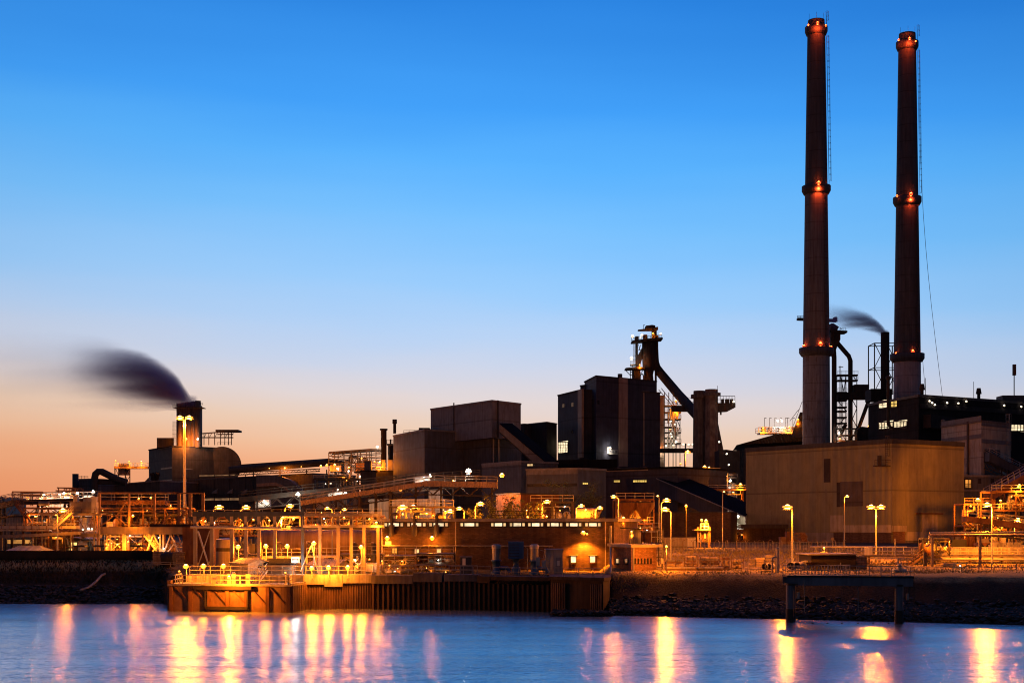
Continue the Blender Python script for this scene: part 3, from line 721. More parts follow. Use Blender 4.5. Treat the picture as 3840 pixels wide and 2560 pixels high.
g = MB(); g.hex8([P(2965,1640,450),P(3012,1640,450),P(3012,1640,460),P(2965,1640,460),P(3000,1545,452),P(3012,1545,452),P(3012,1545,458),P(3000,1545,458)]); g.build('chute', 'steel_dark', t)

# ---- black works building right
t, (fl, fr), zt = building('industrial_hall', 'long black works hall with lit window strips at the right edge', 'industrial hall', [(3256,460),(3445,428),(4100,470)], 6.8, 1484, 'cladding_black', cap='cladding_brown', par=.8)
for px0,px1,py0,py1,mm,bars in ((3296,3328,1503,1531,'window_pale',(1,1)),(3341,3366,1500,1527,'window_yellow',(1,1)),(3296,3350,1583,1609,'window_pale',(4,2)),(3352,3402,1580,1603,'window_pale',(3,2))):
    (fl).window(t, px0, px1, py0, py1, mm, 'steel_dark', bars, .35)
fr.window(t, 3790, 3838, 1590, 1616, 'window_pale', 'steel_dark', (3,1), .3)
g = MB(); fr.panel(g, 3450, 3838, 1512, 1530, -.02, .2); g.build('window_strip', 'cladding_dark', t)
for px,py in ((3480,1508),(3490,1514),(3500,1522),(3546,1514),(3588,1516),(3618,1509),(3760,1524),(3824,1528)): lamp(t, fr.pt(px,py,.6), 'y', 'bulkhead', 0, 1.6)
for px in (3486,3699):
    g = MB(); p = fr.pt(px,1490,-3); g.lathe(p.x,p.y,[(.5,zt-1),(.5,zt+2.2),(.9,zt+2.3),(.62,zt+4.0),(.62,zt+4.1),(.3,zt+4.1)],14); g.build('roof_vent', 'steel_dark', t)
for px in (3499,3680): p = fr.pt(px,1490,-3); MB().bar((p.x,p.y,zt),(p.x,p.y,zt+6),.12).build('antenna', 'steel_dark', t)
g = MB(); p = fr.pt(3810,1500,-4); g.box(p.x-1,p.x+8,p.y,p.y+6,zt,zt+2.6); g.build('roof_house', 'cladding_brown', t)
g = MB(); p = fr.pt(3832,1500,-3); g.bar((p.x,p.y,zt),(p.x,p.y,zt+9),.25); g.box(p.x-.4,p.x+.5,p.y-.5,p.y+.5,zt+9,zt+12.5); g.build('antenna', 'steel_dark', t)
# curved skip cover on its face
g = MB(); a, b_ = fr.pt(3460,1560,1.5), fr.pt(3560,1585,1.5); 
g.loft([fr.pt(3462,1555,.0),fr.pt(3462,1605,.0),fr.pt(3462,1605,3),fr.pt(3462,1555,3)],[fr.pt(3600,1575,.0),fr.pt(3600,1620,.0),fr.pt(3600,1620,3),fr.pt(3600,1575,3)]); g.build('duct_cover', 'cladding_dark', t)
p = fr.pt(3505,1582,3.2); MB().lathe(p.x,p.y,[(.01,p.z-.7),(.7,p.z-.4),(.7,p.z+.4),(.01,p.z+.7)],14).build('porthole', 'cladding_stripe', t)

# ---- beige headhouse right
t, (fl, fr), zt = building('conveyor_house', 'beige conveyor house with dark bands beside the great shed', 'conveyor house', [(3530,372),(3680,352),(3790,362)], 6.8, 1580, 'cladding_ochre', cap='cladding_brown')
for f_, a, b2 in ((fl,3530,3680),(fr,3680,3790)):
    g = MB(); f_.panel(g, a, b2, 1581, 1596, -.02, .12); g.build('dark_band', 'cladding_grey', t)
    g = MB(); f_.panel(g, a, b2, 1645, 1660, -.02, .12); g.build('dark_band', 'cladding_grey', t)
g = MB(); p = fr.pt(3774,1560,.4); g.ladder((p.x,p.y,Zp(1720,p.y)),(p.x,p.y,Zp(1552,p.y)),.9,True); g.build('ladder', 'steel_grey', t)
g = MB(); fr.panel(g, 3692,3748,1683,1783,-.02,.1); g.build('opening', 'black_paint', t)
g = MB(); fl.panel(g, 3628,3634,1580,1780,-.02,.25); g.build('drain_pipe', 'steel_dark', t)
# sloping conveyor bridge out of it
def gallery(name, lab, cat, a, b, w, h, m, roofm=None, legs=(), zg=7, grp=None, railm='steel_grey', truss=True, depth=3, legm='steel_dark', lamps=(), rails=True, cover=False):
    """inclined conveyor bridge; a, b are (px,py,d) of the deck underside line"""
    A, B = P(*a), P(*b); t = thing(name, lab, cat, (A+B)/2 if not legs else Vector(((A.x+B.x)/2,(A.y+B.y)/2,zg)), grp)
    o = Vector((0,w/2,0)); u = Vector((0,0,h))
    if m:
        MB().loft([A-o,A+o,A+o+u,A-o+u],[B-o,B+o,B+o+u,B-o+u]).build('gallery_body' if cover else 'deck_beam', m, t)
    if roofm:
        r = Vector((0,0,h+.003)); rr = Vector((0,0,h+.3)); o2 = o*1.15; MB().loft([A-o2+r,A+o2+r,A+o2+rr,A-o2+rr],[B-o2+r,B+o2+r,B+o2+rr,B-o2+rr]).build('roof', roofm, t)
    if rails:
        for s_ in (-1,1): MB().rail([A+o*s_+u, B+o*s_+u], 1.1, 2.2, .08, 2).build('handrail', railm, t)
    if truss:
        n = max(2, int((B-A).length/3.5)); tr = MB(); hh = Vector((0,0,-1.6))
        for s_ in (-1,1):
            tr.bar(A+o*s_+hh, B+o*s_+hh, .18)
            for i in range(n):
                p = A+(B-A)*i/n+o*s_; q = A+(B-A)*(i+.5)/n+o*s_; r = A+(B-A)*(i+1)/n+o*s_; tr.bar(p, q+hh, .12); tr.bar(q+hh, r, .12)
        tr.build('truss', 'steel_dark', t)
    for lx in legs:
        k = (X(lx,1)*1); tt = ((lx-1920)/F*A.y-A.x)/((B.x-A.x)-(lx-1920)/F*(B.y-A.y)); p = A+(B-A)*tt; g = MB()
        for s_ in (-1,1): g.bar((p.x-.1,p.y+s_*(w/2+.8),zg),(p.x,p.y+s_*w/2,p.z),.3)
        n = max(1, int((p.z-zg)/4))
        for i in range(n):
            z0_ = zg+(p.z-zg)*i/n; z1_ = zg+(p.z-zg)*(i+1)/n; g.bar((p.x,p.y-w/2-.4,z0_),(p.x,p.y+w/2+.4,z1_),.14); g.bar((p.x,p.y-w/2-.4,z1_),(p.x,p.y+w/2+.4,z1_),.14)
        g.build('trestle', legm, t)
    for (lx, ly, kind, pw, s_) in lamps: lamp(t, (X(lx,A.y-w/2-.3),A.y-w/2-.3,Zp(ly,A.y-w/2-.3)), kind, 'bulkhead', pw, s_)
    return t
gallery('conveyor_bridge', 'steep dark conveyor sloping out of the beige conveyor house', 'conveyor', (3700,1730,350),(3900,1830,340), 4, 2.2, 'steel_blue', None, (3766,3840), 7, 'sloping conveyors')
gallery('conveyor_bridge', 'rust lit conveyor climbing to the right edge under the beige house', 'conveyor', (3700,1880,290),(3900,1768,300), 4, 1.6, 'rust', None, (3770,3835), 7, 'sloping conveyors')
t, f, _ = building('conveyor_bridge', 'level pale clad conveyor gallery right of the great shed', 'conveyor', [(3612,345),(3900,350)], 11, 1785, 'cladding_grey', depth=5, cap='trim')
g = MB(); f[0].panel(g,3612,3900,1835,1841,-.05,.3); g.build('bottom_chord', 'trim', t)
for px in (3668,3716,3762): g = MB(); f[0].panel(g,px,px+11,1793,1812,-.02,.1); g.build('louvre', 'cladding_dark', t)
f[0].window(t,3617,3643,1796,1830,'window_orange','steel_dark',(1,1),.3)
t, f, _ = building('industrial_hall', 'dark low hall with two small lit windows right of the great shed', 'industrial hall', [(3612,352),(3900,360)], 6.8, 1842, 'cladding_dark', depth=30, cap=None)
f[0].window(t,3647,3656,1851,1862,'window_pale','steel_dark',(0,1),.15); f[0].window(t,3694,3703,1850,1860,'window_warm','steel_dark',(0,0),.15); f[0].window(t,3613,3628,1838,1866,'window_orange','steel_dark',(1,1),.2)

# ---- dark hoods: block group left of centre
t, (fl, fr), zt = building('storage_block', 'wide windowless ribbed block under the overhanging beige box', 'storage block', [(1475,480),(1592,450),(1800,466)], 6.8, 1612, 'cladding_grey', cap='trim')
MB().rail([(X(1500,455),470,zt+.2),(X(1612,455),466,zt+.2)],1.1,2,.08).build('handrail','steel_dark',t)
g = MB(); g.lathe(X(1480,466),466,[(.5,zt),(.5,zt+3.2),(.75,zt+3.2),(.75,zt+4.6),(.3,zt+4.6)],12); g.build('roof_vent','steel_dark',t)
g = MB(); g.box(X(1572,460),X(1612,460),458,464,zt,zt+1.3); g.build('roof_house','cladding_dark',t)
t, (fl, fr), zt = building('storage_block', 'overhanging beige box highest of its group', 'storage block', [(1615,472),(1845,440),(1953,452)], Zp(1628,440), 1503, 'cladding_beige', cap='trim')
g = MB(); fl.panel(g,1701,1704,1510,1620,-.02,.15); g.build('drain_pipe','steel_dark',t); g = MB(); fr.panel(g,1863,1868,1500,1640,-.02,.25); g.build('drain_pipe','steel_dark',t)
t, f, _ = building('storage_block', 'shadowed ribbed block supporting the overhanging beige box', 'storage block', [(1700,468),(1843,446),(1955,458)], 6.8, 1618, 'cladding_grey', cap=None)
for px in (1846,1866): p = f[1].pt(px,1700,.5); MB().bar((p.x,p.y,7),(p.x,p.y,Zp(1625,p.y)),.45).build('column','steel_grey',t)
t, f, _ = building('storage_block', 'dark square block between the sloping beige gallery and the navy furnace house', 'storage block', [(1955,505),(2050,492),(2088,500)], 6.8, 1583, 'cladding_dark', cap='trim', par=.3)
t, f, _ = building('storage_block', 'narrow dark block just right of the overhanging beige box', 'storage block', [(1950,500),(1966,498)], 6.8, 1590, 'cladding_dark', depth=10, cap=None)
# sloping beige gallery with dark roof
t = thing('conveyor_gallery', 'enclosed beige gallery sloping down to the right with a dark roof', 'conveyor', P(1960,1740,432), 'enclosed conveyor galleries')
d0 = 434; a = [P(1873,1590,d0),P(1873,1617,d0),P(2003,1735,d0),P(2048,1735,d0)]
g = MB(); g.slab([(v.x,v.z) for v in a][::1], d0, d0+8); g.build('gallery_body','cladding_beige',t)
g = MB(); up = Vector((0,0,.25)); s1, s2 = P(1873,1589,d0-.3), P(2050,1735,d0-.3); e1, e2 = s1+Vector((3.9,9,.6)), s2+Vector((3.9,9,.6))
g.loft([s1,e1,e1+up,s1+up],[s2,e2,e2+up,s2+up]); g.build('roof','roofing_navy',t)

# ---- low halls in front
t, (fl,fr), zt = building('industrial_hall', 'low grey hall with a pale top band below the overhanging beige box', 'industrial hall', [(1808,400),(1955,382),(2092,390)], 6.8, 1732, 'cladding_grey', cap='trim')
g = MB(); fl.panel(g,1808,1955,1737,1752,-.02,.1); g.build('pale_band','cladding_beige',t)
for a,b2 in ((1976,1998),): fr.window(t,a,b2,1738,1747,'window_warm','steel_dark',(1,0),.12)
t, (fl,fr), zt = building('industrial_hall', 'long low grey hall with a strip of dim yellow windows', 'industrial hall', [(1974,352),(2166,345),(2272,352)], 6.8, 1758, 'cladding_grey', cap='trim')
g = MB(); fl.panel(g,1974,2166,1762,1780,-.02,.1); g.build('pale_band','cladding_beige',t)
g = MB(); fl.panel(g,1976,2164,1814,1825,-.02,.06); g.build('window_strip','glass_dark',t)
for a,b2,mm in ((1979,1998,'window_yellow'),(2028,2036,'window_pale'),(2067,2100,'window_yellow'),(2113,2119,'window_yellow')): fl.window(t,a,b2,1815,1824,mm,'steel_dark',(2,0),.1)
fr.window(t,2184,2205,1808,1816,'window_yellow','steel_dark',(2,0),.1)
g = MB(); g.prism([(X(2082,400),400),(X(2315,395),395),(X(2315,430),430),(X(2082,430),430)],6.8,Zp(1724,400)); g.build('wall','roofing_navy',thing('industrial_hall','flat navy roofed hall in front of the furnace house','industrial hall',(X(2200,410),410,6.8)))
t, (f1,), zt = building('industrial_hall', 'dark blue hall with a clerestory strip left of the sloping dark conveyor', 'industrial hall', [(2272,378),(2541,362)], 6.8, 1753, 'cladding_navy', depth=22, cap='roofing_navy')
g = MB(); f1.panel(g,2274,2430,1757,1768,-.02,.05); g.build('window_strip','clerestory',t)
for a,b2,mm in ((2302,2326,'window_yellow'),(2374,2426,'window_yellow')): f1.window(t,a,b2,1799,1808,mm,'steel_dark',(5,0),.12)

# ---- navy furnace house
t, (fa,fb,), zt = building('furnace_house', 'tall navy furnace house with pale vertical stripes', 'furnace house', [(2192,500),(2236,480),(2462,498)], 6.8, 1410, 'cladding_navy', cap='cladding_dark', par=.4)
for a,b2,y0,y1 in ((2320,2353,1414,1748),(2411,2435,1466,1746)): g = MB(); fb.panel(g,a,b2,y0,y1,-.02,.25); g.build('pale_stripe','cladding_stripe',t)
g = MB(); fa.panel(g,2215,2226,1500,1518,-.02,.06); fb.panel(g,2240,2248,1500,1515,-.02,.06); fb.panel(g,2419,2430,1610,1628,.2,.3); fb.panel(g,2419,2430,1722,1740,.2,.3); g.build('window','glass_dark',t)
g = MB(); p = fb.pt(2340,1410,-2); g.lathe(p.x,p.y,[(.8,zt),(.8,zt+1.8),(.6,zt+1.8)],14); g.build('roof_vent','steel_dark',t)
g = MB(); fb.panel(g,2276,2284,1676,1700,-.1,.08); g.build('pane','window_pale',t); lamp(t, fb.pt(2279,1685,1.2),'w','bulkhead',800,2.2)
g = MB(); p = fb.pt(2292,1700,1); g.box(p.x-1.5,p.x+1.5,p.y-.8,p.y+.8,p.z-.2,p.z); g.rail([(p.x-1.5,p.y-.8,p.z),(p.x+1.5,p.y-.8,p.z)],1.1,1,.08); g.build('balcony','steel_grey',t)
t, (f1,), zt = building('furnace_house', 'lower left wing of the navy furnace house with a bright lit window', 'furnace house', [(2092,506),(2176,486)], 6.8, 1463, 'cladding_navy', depth=30, cap='cladding_dark', par=.4)
f1.window(t,2094,2130,1657,1699,'window_pale','steel_dark',(3,3),.25)
g = MB(); 
for a,b2,y0,y1 in ((2109,2117,1515,1528),(2143,2151,1510,1525),(2143,2149,1612,1624)): f1.panel(g,a,b2,y0,y1,-.02,.06)
g.build('window','glass_dark',t)
g = MB(); f1.panel(g,2169,2184,1462,1717,-.5,.25); g.build('pale_stripe','cladding_stripe',t)
t, f, zt = building('furnace_house', 'narrow stepped bay between the two navy furnace blocks', 'furnace house', [(2176,500),(2194,498)], 6.8, 1445, 'cladding_navy', depth=14, cap='cladding_dark', par=.4)

# ---- furnace works far left
t, (fl,fr), zt = building('furnace_house', 'bulky dark casthouse below the ribbed smoking stack', 'furnace house', [(558,640),(646,610),(850,627)], 6.8, 1673, 'cladding_brown', cap='cladding_dark')
for f_,a,b2 in ((fl,560,645),(fr,647,722)):
    for y in (1679 if f_ is fl else 0, 1755, 1801):
        if y: g = MB(); f_.panel(g,a+(34 if y==1679 or y==1801 else 44),b2,y,y+5,-.02,.08); g.build('window_strip','clerestory',t)
g = MB(); g.tube([P(833,1745,623.6),P(833,1745,660)],8.35,36); g.build('barrel_end','cladding_brown',t)
g = MB(); g.prism([(X(588,620),620),(X(652,620),620),(X(652,630),630),(X(588,630),630)],zt,Zp(1641,620)); g.build('roof_house','cladding_dark',t)
for a,b2,w in ((560,592,1.5),(596,570,1.6)): MB().bar(P(a,1880,615 if a<580 else 609),P(b2,1772,608),1.6).build('buttress','cladding_dark',t)
MB().bar(P(478,1880,606),P(562,1795,608),2.4,1.5).build('conveyor_chute','steel_grey',t)
# ribbed multi-flue stack
t = thing('smokestack', 'ribbed multi flue stack giving off the larger smoke plume', 'smokestack', (X(708,618),618,zt), 'smoking stacks')
for i in range(5):
    x = X(674+i*17,618); tz = Zp(1512-i*2.4,618); MB().lathe(x,618,[(1.28,zt),(1.28,tz),(1.0,tz),(1.0,tz-2)],18).build('flue','flue_brown',t)
MB().box(X(661,618),X(753,618),618.4,621,zt,Zp(1520,618)).build('casing','flue_brown',t)
g = MB(); za = Zp(1530,618); g.prism([(X(653,618),615.5),(X(765,618),615.5),(X(765,618),622),(X(653,618),622)],za,za+.25); g.rail([(X(653,618),615.5,za),(X(672,618),615.5,za)],1.2,1,.1); g.rail([(X(752,618),615.5,za+1),(X(765,618),615.5,za+1)],1.2,1,.1)
for i in range(6): x = X(662+i*17,615.5); g.bar((x,615.6,za-2),(x,615.6,za+2.5),.12)
g.build('top_platform','steel_dark',t)
g = MB(); g.ladder((X(655,616),616,zt),(X(655,616),616,Zp(1580,616)),1.2,True); g.build('ladder','steel_dark',t)
lamp(t,P(698,1649,612),'a','bulkhead',3500,2.6); lamp(t,P(741,1650,612),'w','bulkhead',1500,2.4)
# canopy frame beside it
t = thing('roof_gantry', 'open steel canopy frame on the casthouse roof right of the stack', 'gantry', P(830,1670,622))
g = MB(); d = 620
for a,b2 in (((757,1625),(893,1614)),((757,1640),(875,1640)),((815,1628),(875,1628))): g.bar(P(*a,d),P(*b2,d),.4,.5); g.bar(P(*a,d+7),P(*b2,d+7),.3,.4)
for px in (765,783,805,827,843,857,868): g.bar(P(px,1668,d),P(px,1622,d),.3)
for i in range(6): g.bar(P(765+i*20,1640,d),P(775+i*20,1622,d),.2)
g.rail([P(815,1668,d),P(868,1668,d)],1.2,1.5,.1); g.build('frame','steel_dark',t)
g = MB(); a,b2 = P(808,1617,d-.5),P(893,1614,d-.5); g.prism([(a.x,d-.5),(b2.x,d-.5),(b2.x,d+8),(a.x,d+8)],a.z,a.z+.8); g.build('canopy','steel_dark',t)
# long hall with curved end
t, (f1,), zt = building('industrial_hall', 'long brown hall with quarter vents right of the casthouse', 'industrial hall', [(700,590),(1172,560)], 6.8, 1776, 'cladding_brown', depth=30, cap='cladding_grey', slope=[-1.5,0,0,-1.5])
for px in (809,866,921):
    a = f1.pt(px-12,1849,.1); k = MB(); q=[a,f1.pt(px+8,1849,.1),f1.pt(px+8,1832,.1),f1.pt(px-2,1836,.1)]; n_=f1.n*1.6; k.add(q+[q[0]+n_*.4,q[1]+n_*.4,q[1]+n_*.2+Vector((0,0,1.2)),q[0]+n_*.3+Vector((.6,0,.8))],[(0,1,5,4),(4,5,6,7),(1,2,6,5),(2,3,7,6),(3,0,4,7)]); k.build('roof_vent','cladding_stripe',t)
for px in (745,804,860,920): g = MB(); f1.panel(g,px,px+2,1778,1880,-.02,.12); g.build('drain_pipe','steel_dark',t)
g = MB(); f1.panel(g,765,940,1868,1876,-.02,.06); f1.panel(g,748,930,1781,1785,-.02,.08); g.build('window_strip','clerestory_lit',t)
# arched transfer house
t = thing('transfer_house', 'arched roof transfer house joined to the long brown hall', 'transfer house', P(1060,1890,540))
out = [(960,1900),(960,1812),(1040,1806),(1075,1822),(1112,1858),(1130,1880),(1172,1880),(1172,1778),(960,1778)]
arc = [(960,1780),(1010,1780),(1050,1784),(1085,1798),(1118,1824),(1152,1862),(1152,1900),(960,1900)]
g = MB(); g.slab([(P(x,y,548).x,P(x,y,548).z) for x,y in arc][::-1],548,575); g.build('wall','cladding_grey',t)
lo = [(962,1812),(1036,1808),(1070,1824),(1108,1860),(1108,1868),(1066,1834),(1034,1820),(962,1824)]
g = MB(); g.slab([(P(x,y,546).x,P(x,y,546).z) for x,y in lo][::-1],546,547.9); g.build('chute_cover','cladding_stripe',t)
t, f, _ = building('industrial_hall','plain dark end hall left of the piping yard','industrial hall',[(1130,560),(1172,558)],6.8,1778,'cladding_brown',depth=20,cap=None)
t, f, _ = building('shed','low white roofed shed between the arched transfer house and the piping yard','shed',[(1115,520),(1245,515)],6.8,1841,'cladding_grey',depth=20,cap='trim',par=.7)
# left low works
t, (f1,), zt = building('industrial_hall','far low hall with a slanting roof at the left','industrial hall',[(340,570),(600,560)],6.8,1822,'cladding_brown',depth=30,cap='cladding_stripe',slope=[0,2,2,0])
t, (f1,), zt2 = building('industrial_hall','small grey works block beside the slim dark stack','industrial hall',[(292,560),(350,556)],6.8,1797,'cladding_grey',depth=16,cap='trim',par=.6)
MB().rail([(X(293,556),556,zt2+.3),(X(330,556),556,zt2+.3)],1.1,1.5,.1).build('handrail','steel_dark',t)
g = MB(); stack_pipe(g,283,556,1776,1880,1.2); t = thing('smokestack','slim dark stack at the far left','smokestack',(X(283,556),556,7)); g.build('shaft','steel_blue',t)
g = MB(); pts = [P(355,1835,550),P(355,1792,550),P(358,1777,550),P(368,1768,550),P(382,1768,550),P(440,1797,550),P(475,1808,550)]; g.tube(pts,1.35,14); t = thing('duct','thick dark duct arching over the far left works','duct',P(360,1838,550)); g.build('pipe','pipe_dark',t)
g = MB(); g.slab([(P(x,y,553).x,P(x,y,553).z) for x,y in ((345,1795),(470,1798),(470,1815),(345,1815))][::-1],551,556); g.build('duct_base','pipe_dark',t)
t = thing('transfer_tower', 'slender transfer tower with a lit bridge to the casthouse', 'tower', (X(455,590),590,7))
g = MB()
for px in (431,445,470,487):
    g.bar(P(px,1905,588),P(px,1745,588),.35); g.bar(P(px,1905,594),P(px,1745,594),.3)
for y in (1750,1780,1815,1850): g.bar(P(431,y,588),P(487,y,588),.3)
for i in range(4):
    y = 1750+i*33; g.bar(P(470,y,588),P(487,y+33,588),.2); g.bar(P(487,y,588),P(470,y+33,588),.2); g.bar(P(431,y,588),P(445,y+33,588),.2)
g.build('frame','steel_dark',t)
MB().box(X(442,588),X(476,588),588.4,593,Zp(1778,588),Zp(1738,588)).build('hopper_house','cladding_stripe',t)
g = MB(); g.box(X(430,588),X(558,588),587,590,Zp(1757,588),Zp(1748,588)); g.build('bridge_deck','cladding_stripe',t)
MB().rail([P(430,1748,587),P(558,1748,587)],1.3,1.6,.1).build('handrail','steel_pale',t)
for px,py,w in ((434,1731,250),(484,1734,250),(530,1733,450)): lamp(t,P(px,py,586),'a' if px!=530 else 'o','bulkhead',w,1.8)
# far block on the horizon
t, f, _ = building('industrial_hall','pale distant block at the left edge of the skyline','industrial hall',[(-40,900),(17,900)],7,1864,'cladding_far',depth=40,cap=None)
# ================================================================ brick pump house on the quay
def pump_house():
    DL, DC = 207, 203
    t, (fl, fr), zt = building('pump_house', 'long dark brick pump house with a row of lit high windows', 'pump house', [(1432,DL),(2303,DC),(2392,215)], 4.3, 1951, 'brick_dark', cap='trim', par=.45, over=.5)
    grp = [(1441,1513),(1526,1597),(1609,1681),(1726,1795),(1841,1898),(1911,1969),(1980,2038),(2051,2110),(2122,2181),(2194,2253)]
    for i, (a, b) in enumerate(grp):
        w = b-a; k = .17 if w > 65 else .19
        g = MB(); fl.panel(g,a-3,b+3,1957,1976,-.02,.03); g.build('window_surround','black_paint',t)
        fl.window(t,a,a+w*k,1959,1973,'window_warm','steel_dark',(0,0),.09)
        fl.window(t,a+w*(k+.05),b-w*(k+.05),1959,1973,'window_pale','steel_dark',(0,0),.09)
        fl.window(t,b-w*k,b,1959,1973,'window_warm','steel_dark',(0,0),.09)
    for a, b, y0, y1, mm in ((1470,1490,2053,2074,'window_orange'),(1554,1573,2056,2075,'window_warm'),(1637,1656,2055,2076,'window_warm'),(2140,2161,2083,2109,'window_pale'),(2211,2233,2083,2109,'window_pale')):
        fl.window(t,a,b,y0,y1,mm,'steel_dark',(1,1) if a < 1500 else (0,0),.12,True)
        g = MB(); fl.panel(g,a-5,b+5,y0-4,y0-2,-.02,.2); g.build('lintel','concrete',t)
    for px in (1472,1556,1640):
        g = MB(); p = fl.pt(px,1975,.5); g.tube([(p.x,p.y,Zp(2010,p.y)),(p.x,p.y,Zp(1935,p.y)),(p.x+.1,p.y,Zp(1928,p.y)),(p.x+.8,p.y,Zp(1925,p.y))],.24,10); g.tube([(p.x,p.y,Zp(2006,p.y)),(p.x,p.y,Zp(1967,p.y))],.42,10); g.build('vent_pipe','pipe_dark',t)
    g = MB(); a = fl.pt(1436,2045,.55); b = fl.pt(2075,2046,.55); g.tube([a,b],.085,8)
    for px in range(1460,2075,60): p = fl.pt(px,2045,.3); g.bar(p,p+Vector((0,0,-.3)),.06); g.bar(p+fl.n*.3,p-fl.n*.3,.05)
    g.build('wall_pipe','pipe_pale',t)
    for px_ in (1434,1710,2271): a = fl.pt(px_,1960,.4); MB().tube([(a.x,a.y,4.3),(a.x,a.y,Zp(1955,a.y))],.08,8).build('drain_pipe','pipe_pale',t)
    g = MB(); a = fl.pt(2290,1960,.7); g.tube([(a.x,a.y,Zp(1970,a.y)),(a.x,a.y,Zp(2055,a.y))],.17,8); g.build('drain_pipe','galvanised',t)
    s = fl.pt(1458,2034,.35); g = MB(); g.box(s.x-.42,s.x+.42,s.y-.05,s.y,s.z-.3,s.z+.22)
    for k in range(3): g.bar((s.x-.3,s.y-.06,s.z+.1-.14*k),(s.x+.32-.08*k,s.y-.06,s.z+.1-.14*k),.015,.05)
    g.build('notice_plate','white_paint',t)
    for px, py, pw, sp in ((1458,2024,380,None),(1625,2024,380,None),(2189,2005,3400,142)):
        p = fl.pt(px,py,1.1); q = fl.pt(px,py,0); MB().bar(p+Vector((0,.1,.25)),q+Vector((0,0,.35)),.09).build('lamp_bracket','steel_dark',t)
        lamp(t,p,'o','bulkhead',pw,1.7,spot=sp,drop=None if sp else (0,-.45,-.35))
        if sp: lamp(t,p+Vector((.55,0,0)),'o','bulkhead',130,.7,drop=(0,-.6,-.1))  # small second lamp added for its streak on the water
    lamp(t, Vector((fl.pt(2303,1948).x+8.2-0,205,zt+.9)) if 0 else P(2338,1949,208),'o','bulkhead',700,1.3)
    # roof line rail + lamps standing behind
    g = MB(); g.rail([P(1845,1946,206.5),P(2085,1946,205.5)],1.2,2.6,.07,2); g.build('handrail','steel_dark',t)
    return t
PH = pump_house()

def annex():
    t = thing('pump_house_annex','low brick annex on stilts at the right end of the pump house','annex',(X(2380,188),188,1))
    a = Fac((X(2303,196),196),(X(2368,186),186)); b = Fac((X(2368,186),186),(X(2462,190),190))
    zt = Zp(2052,186); zb = Zp(2152,186)
    L_,C_,R_ = a.A.xy,a.B.xy,b.B.xy; back = Vector((R_.x-1,R_.y+14)); bl = Vector((L_.x,L_.y+8))
    MB().prism([tuple(L_),tuple(C_),tuple(R_),tuple(back),tuple(bl)],zb,zt).build('wall','brick',t)
    MB().prism([tuple(L_+Vector((-.5,-.4))),tuple(C_+Vector((-.1,-.6))),tuple(R_+Vector((.8,-.4))),tuple(back+Vector((.8,.5))),tuple(bl+Vector((-.5,.5)))],zt+.003,zt+.38).build('roof','trim',t)
    g = MB(); g.prism([tuple(L_),tuple(C_+Vector((0,-.15))),tuple(R_+Vector((.1,-.15))),tuple(back),tuple(bl)],zb-.75,zb-.003); g.build('concrete_base','concrete',t)
    for x0,x1 in ((2311,2322),(2341,2355)): a.window(t,x0,x1,2093,2111,'window_warm' if x0<2330 else 'glass_dark','steel_dark',(0,0),.1,True)
    for k in range(6): x0 = 2379+k*11.8; g = MB(); b.panel(g,x0,x0+5.5,2092,2112,-.02,.04); b.panel(g,x0-1,x0+6.5,2112,2113.5,-.02,.12); g.build('window','glass_dark',t)
    p = b.pt(2367,2050,.35); MB().tube([(p.x,p.y,zt),(p.x,p.y,.3)],.13,8).build('drain_pipe','galvanised',t)
    p = a.pt(2290,2055,.2); MB().tube([Vector((X(2290,196),196,Zp(2050,196))),Vector((X(2291,185),185,5)),Vector((X(2297,180),180,.5))],.14,8).build('drain_pipe','galvanised',t)
    for px in (2412,2440): MB().bar((X(px,188),188,zb-.6),(X(px,188),188,.8),.16).build('stilt','rust',t)
    g = MB(); g.slab([(X(2303,184),3.6),(X(2303,184),-.5),(X(2310,184),.2),(X(2356,184),3.6)],184,186); g.build('buttress','brick',t)
    g = MB(); g.ladder((X(2472,191),191,4.6),(X(2472,191),191,zt+2.6),.8,True); g.build('ladder','steel_dark',t)
    g = MB(); g.bar((X(2484,192),192,4.6),(X(2484,192),192,Zp(1990,192)),.14); g.bar((X(2464,192),192,Zp(2020,192)),(X(2487,192),192,Zp(2020,192)),.1); g.rail([(X(2441,192),191,zt+.4),(X(2486,192),191,zt+.4)],1.8,.8,.07,3); g.build('roof_rail','steel_grey',t)
    g = MB(); b.panel(g,2474,2486,2094,2112,-.4,.2) if 0 else g.box(X(2476,191),X(2486,191),190.4,191,Zp(2112,191),Zp(2093,191)); g.build('switch_box','steel_pale',t)
    return t
annex()
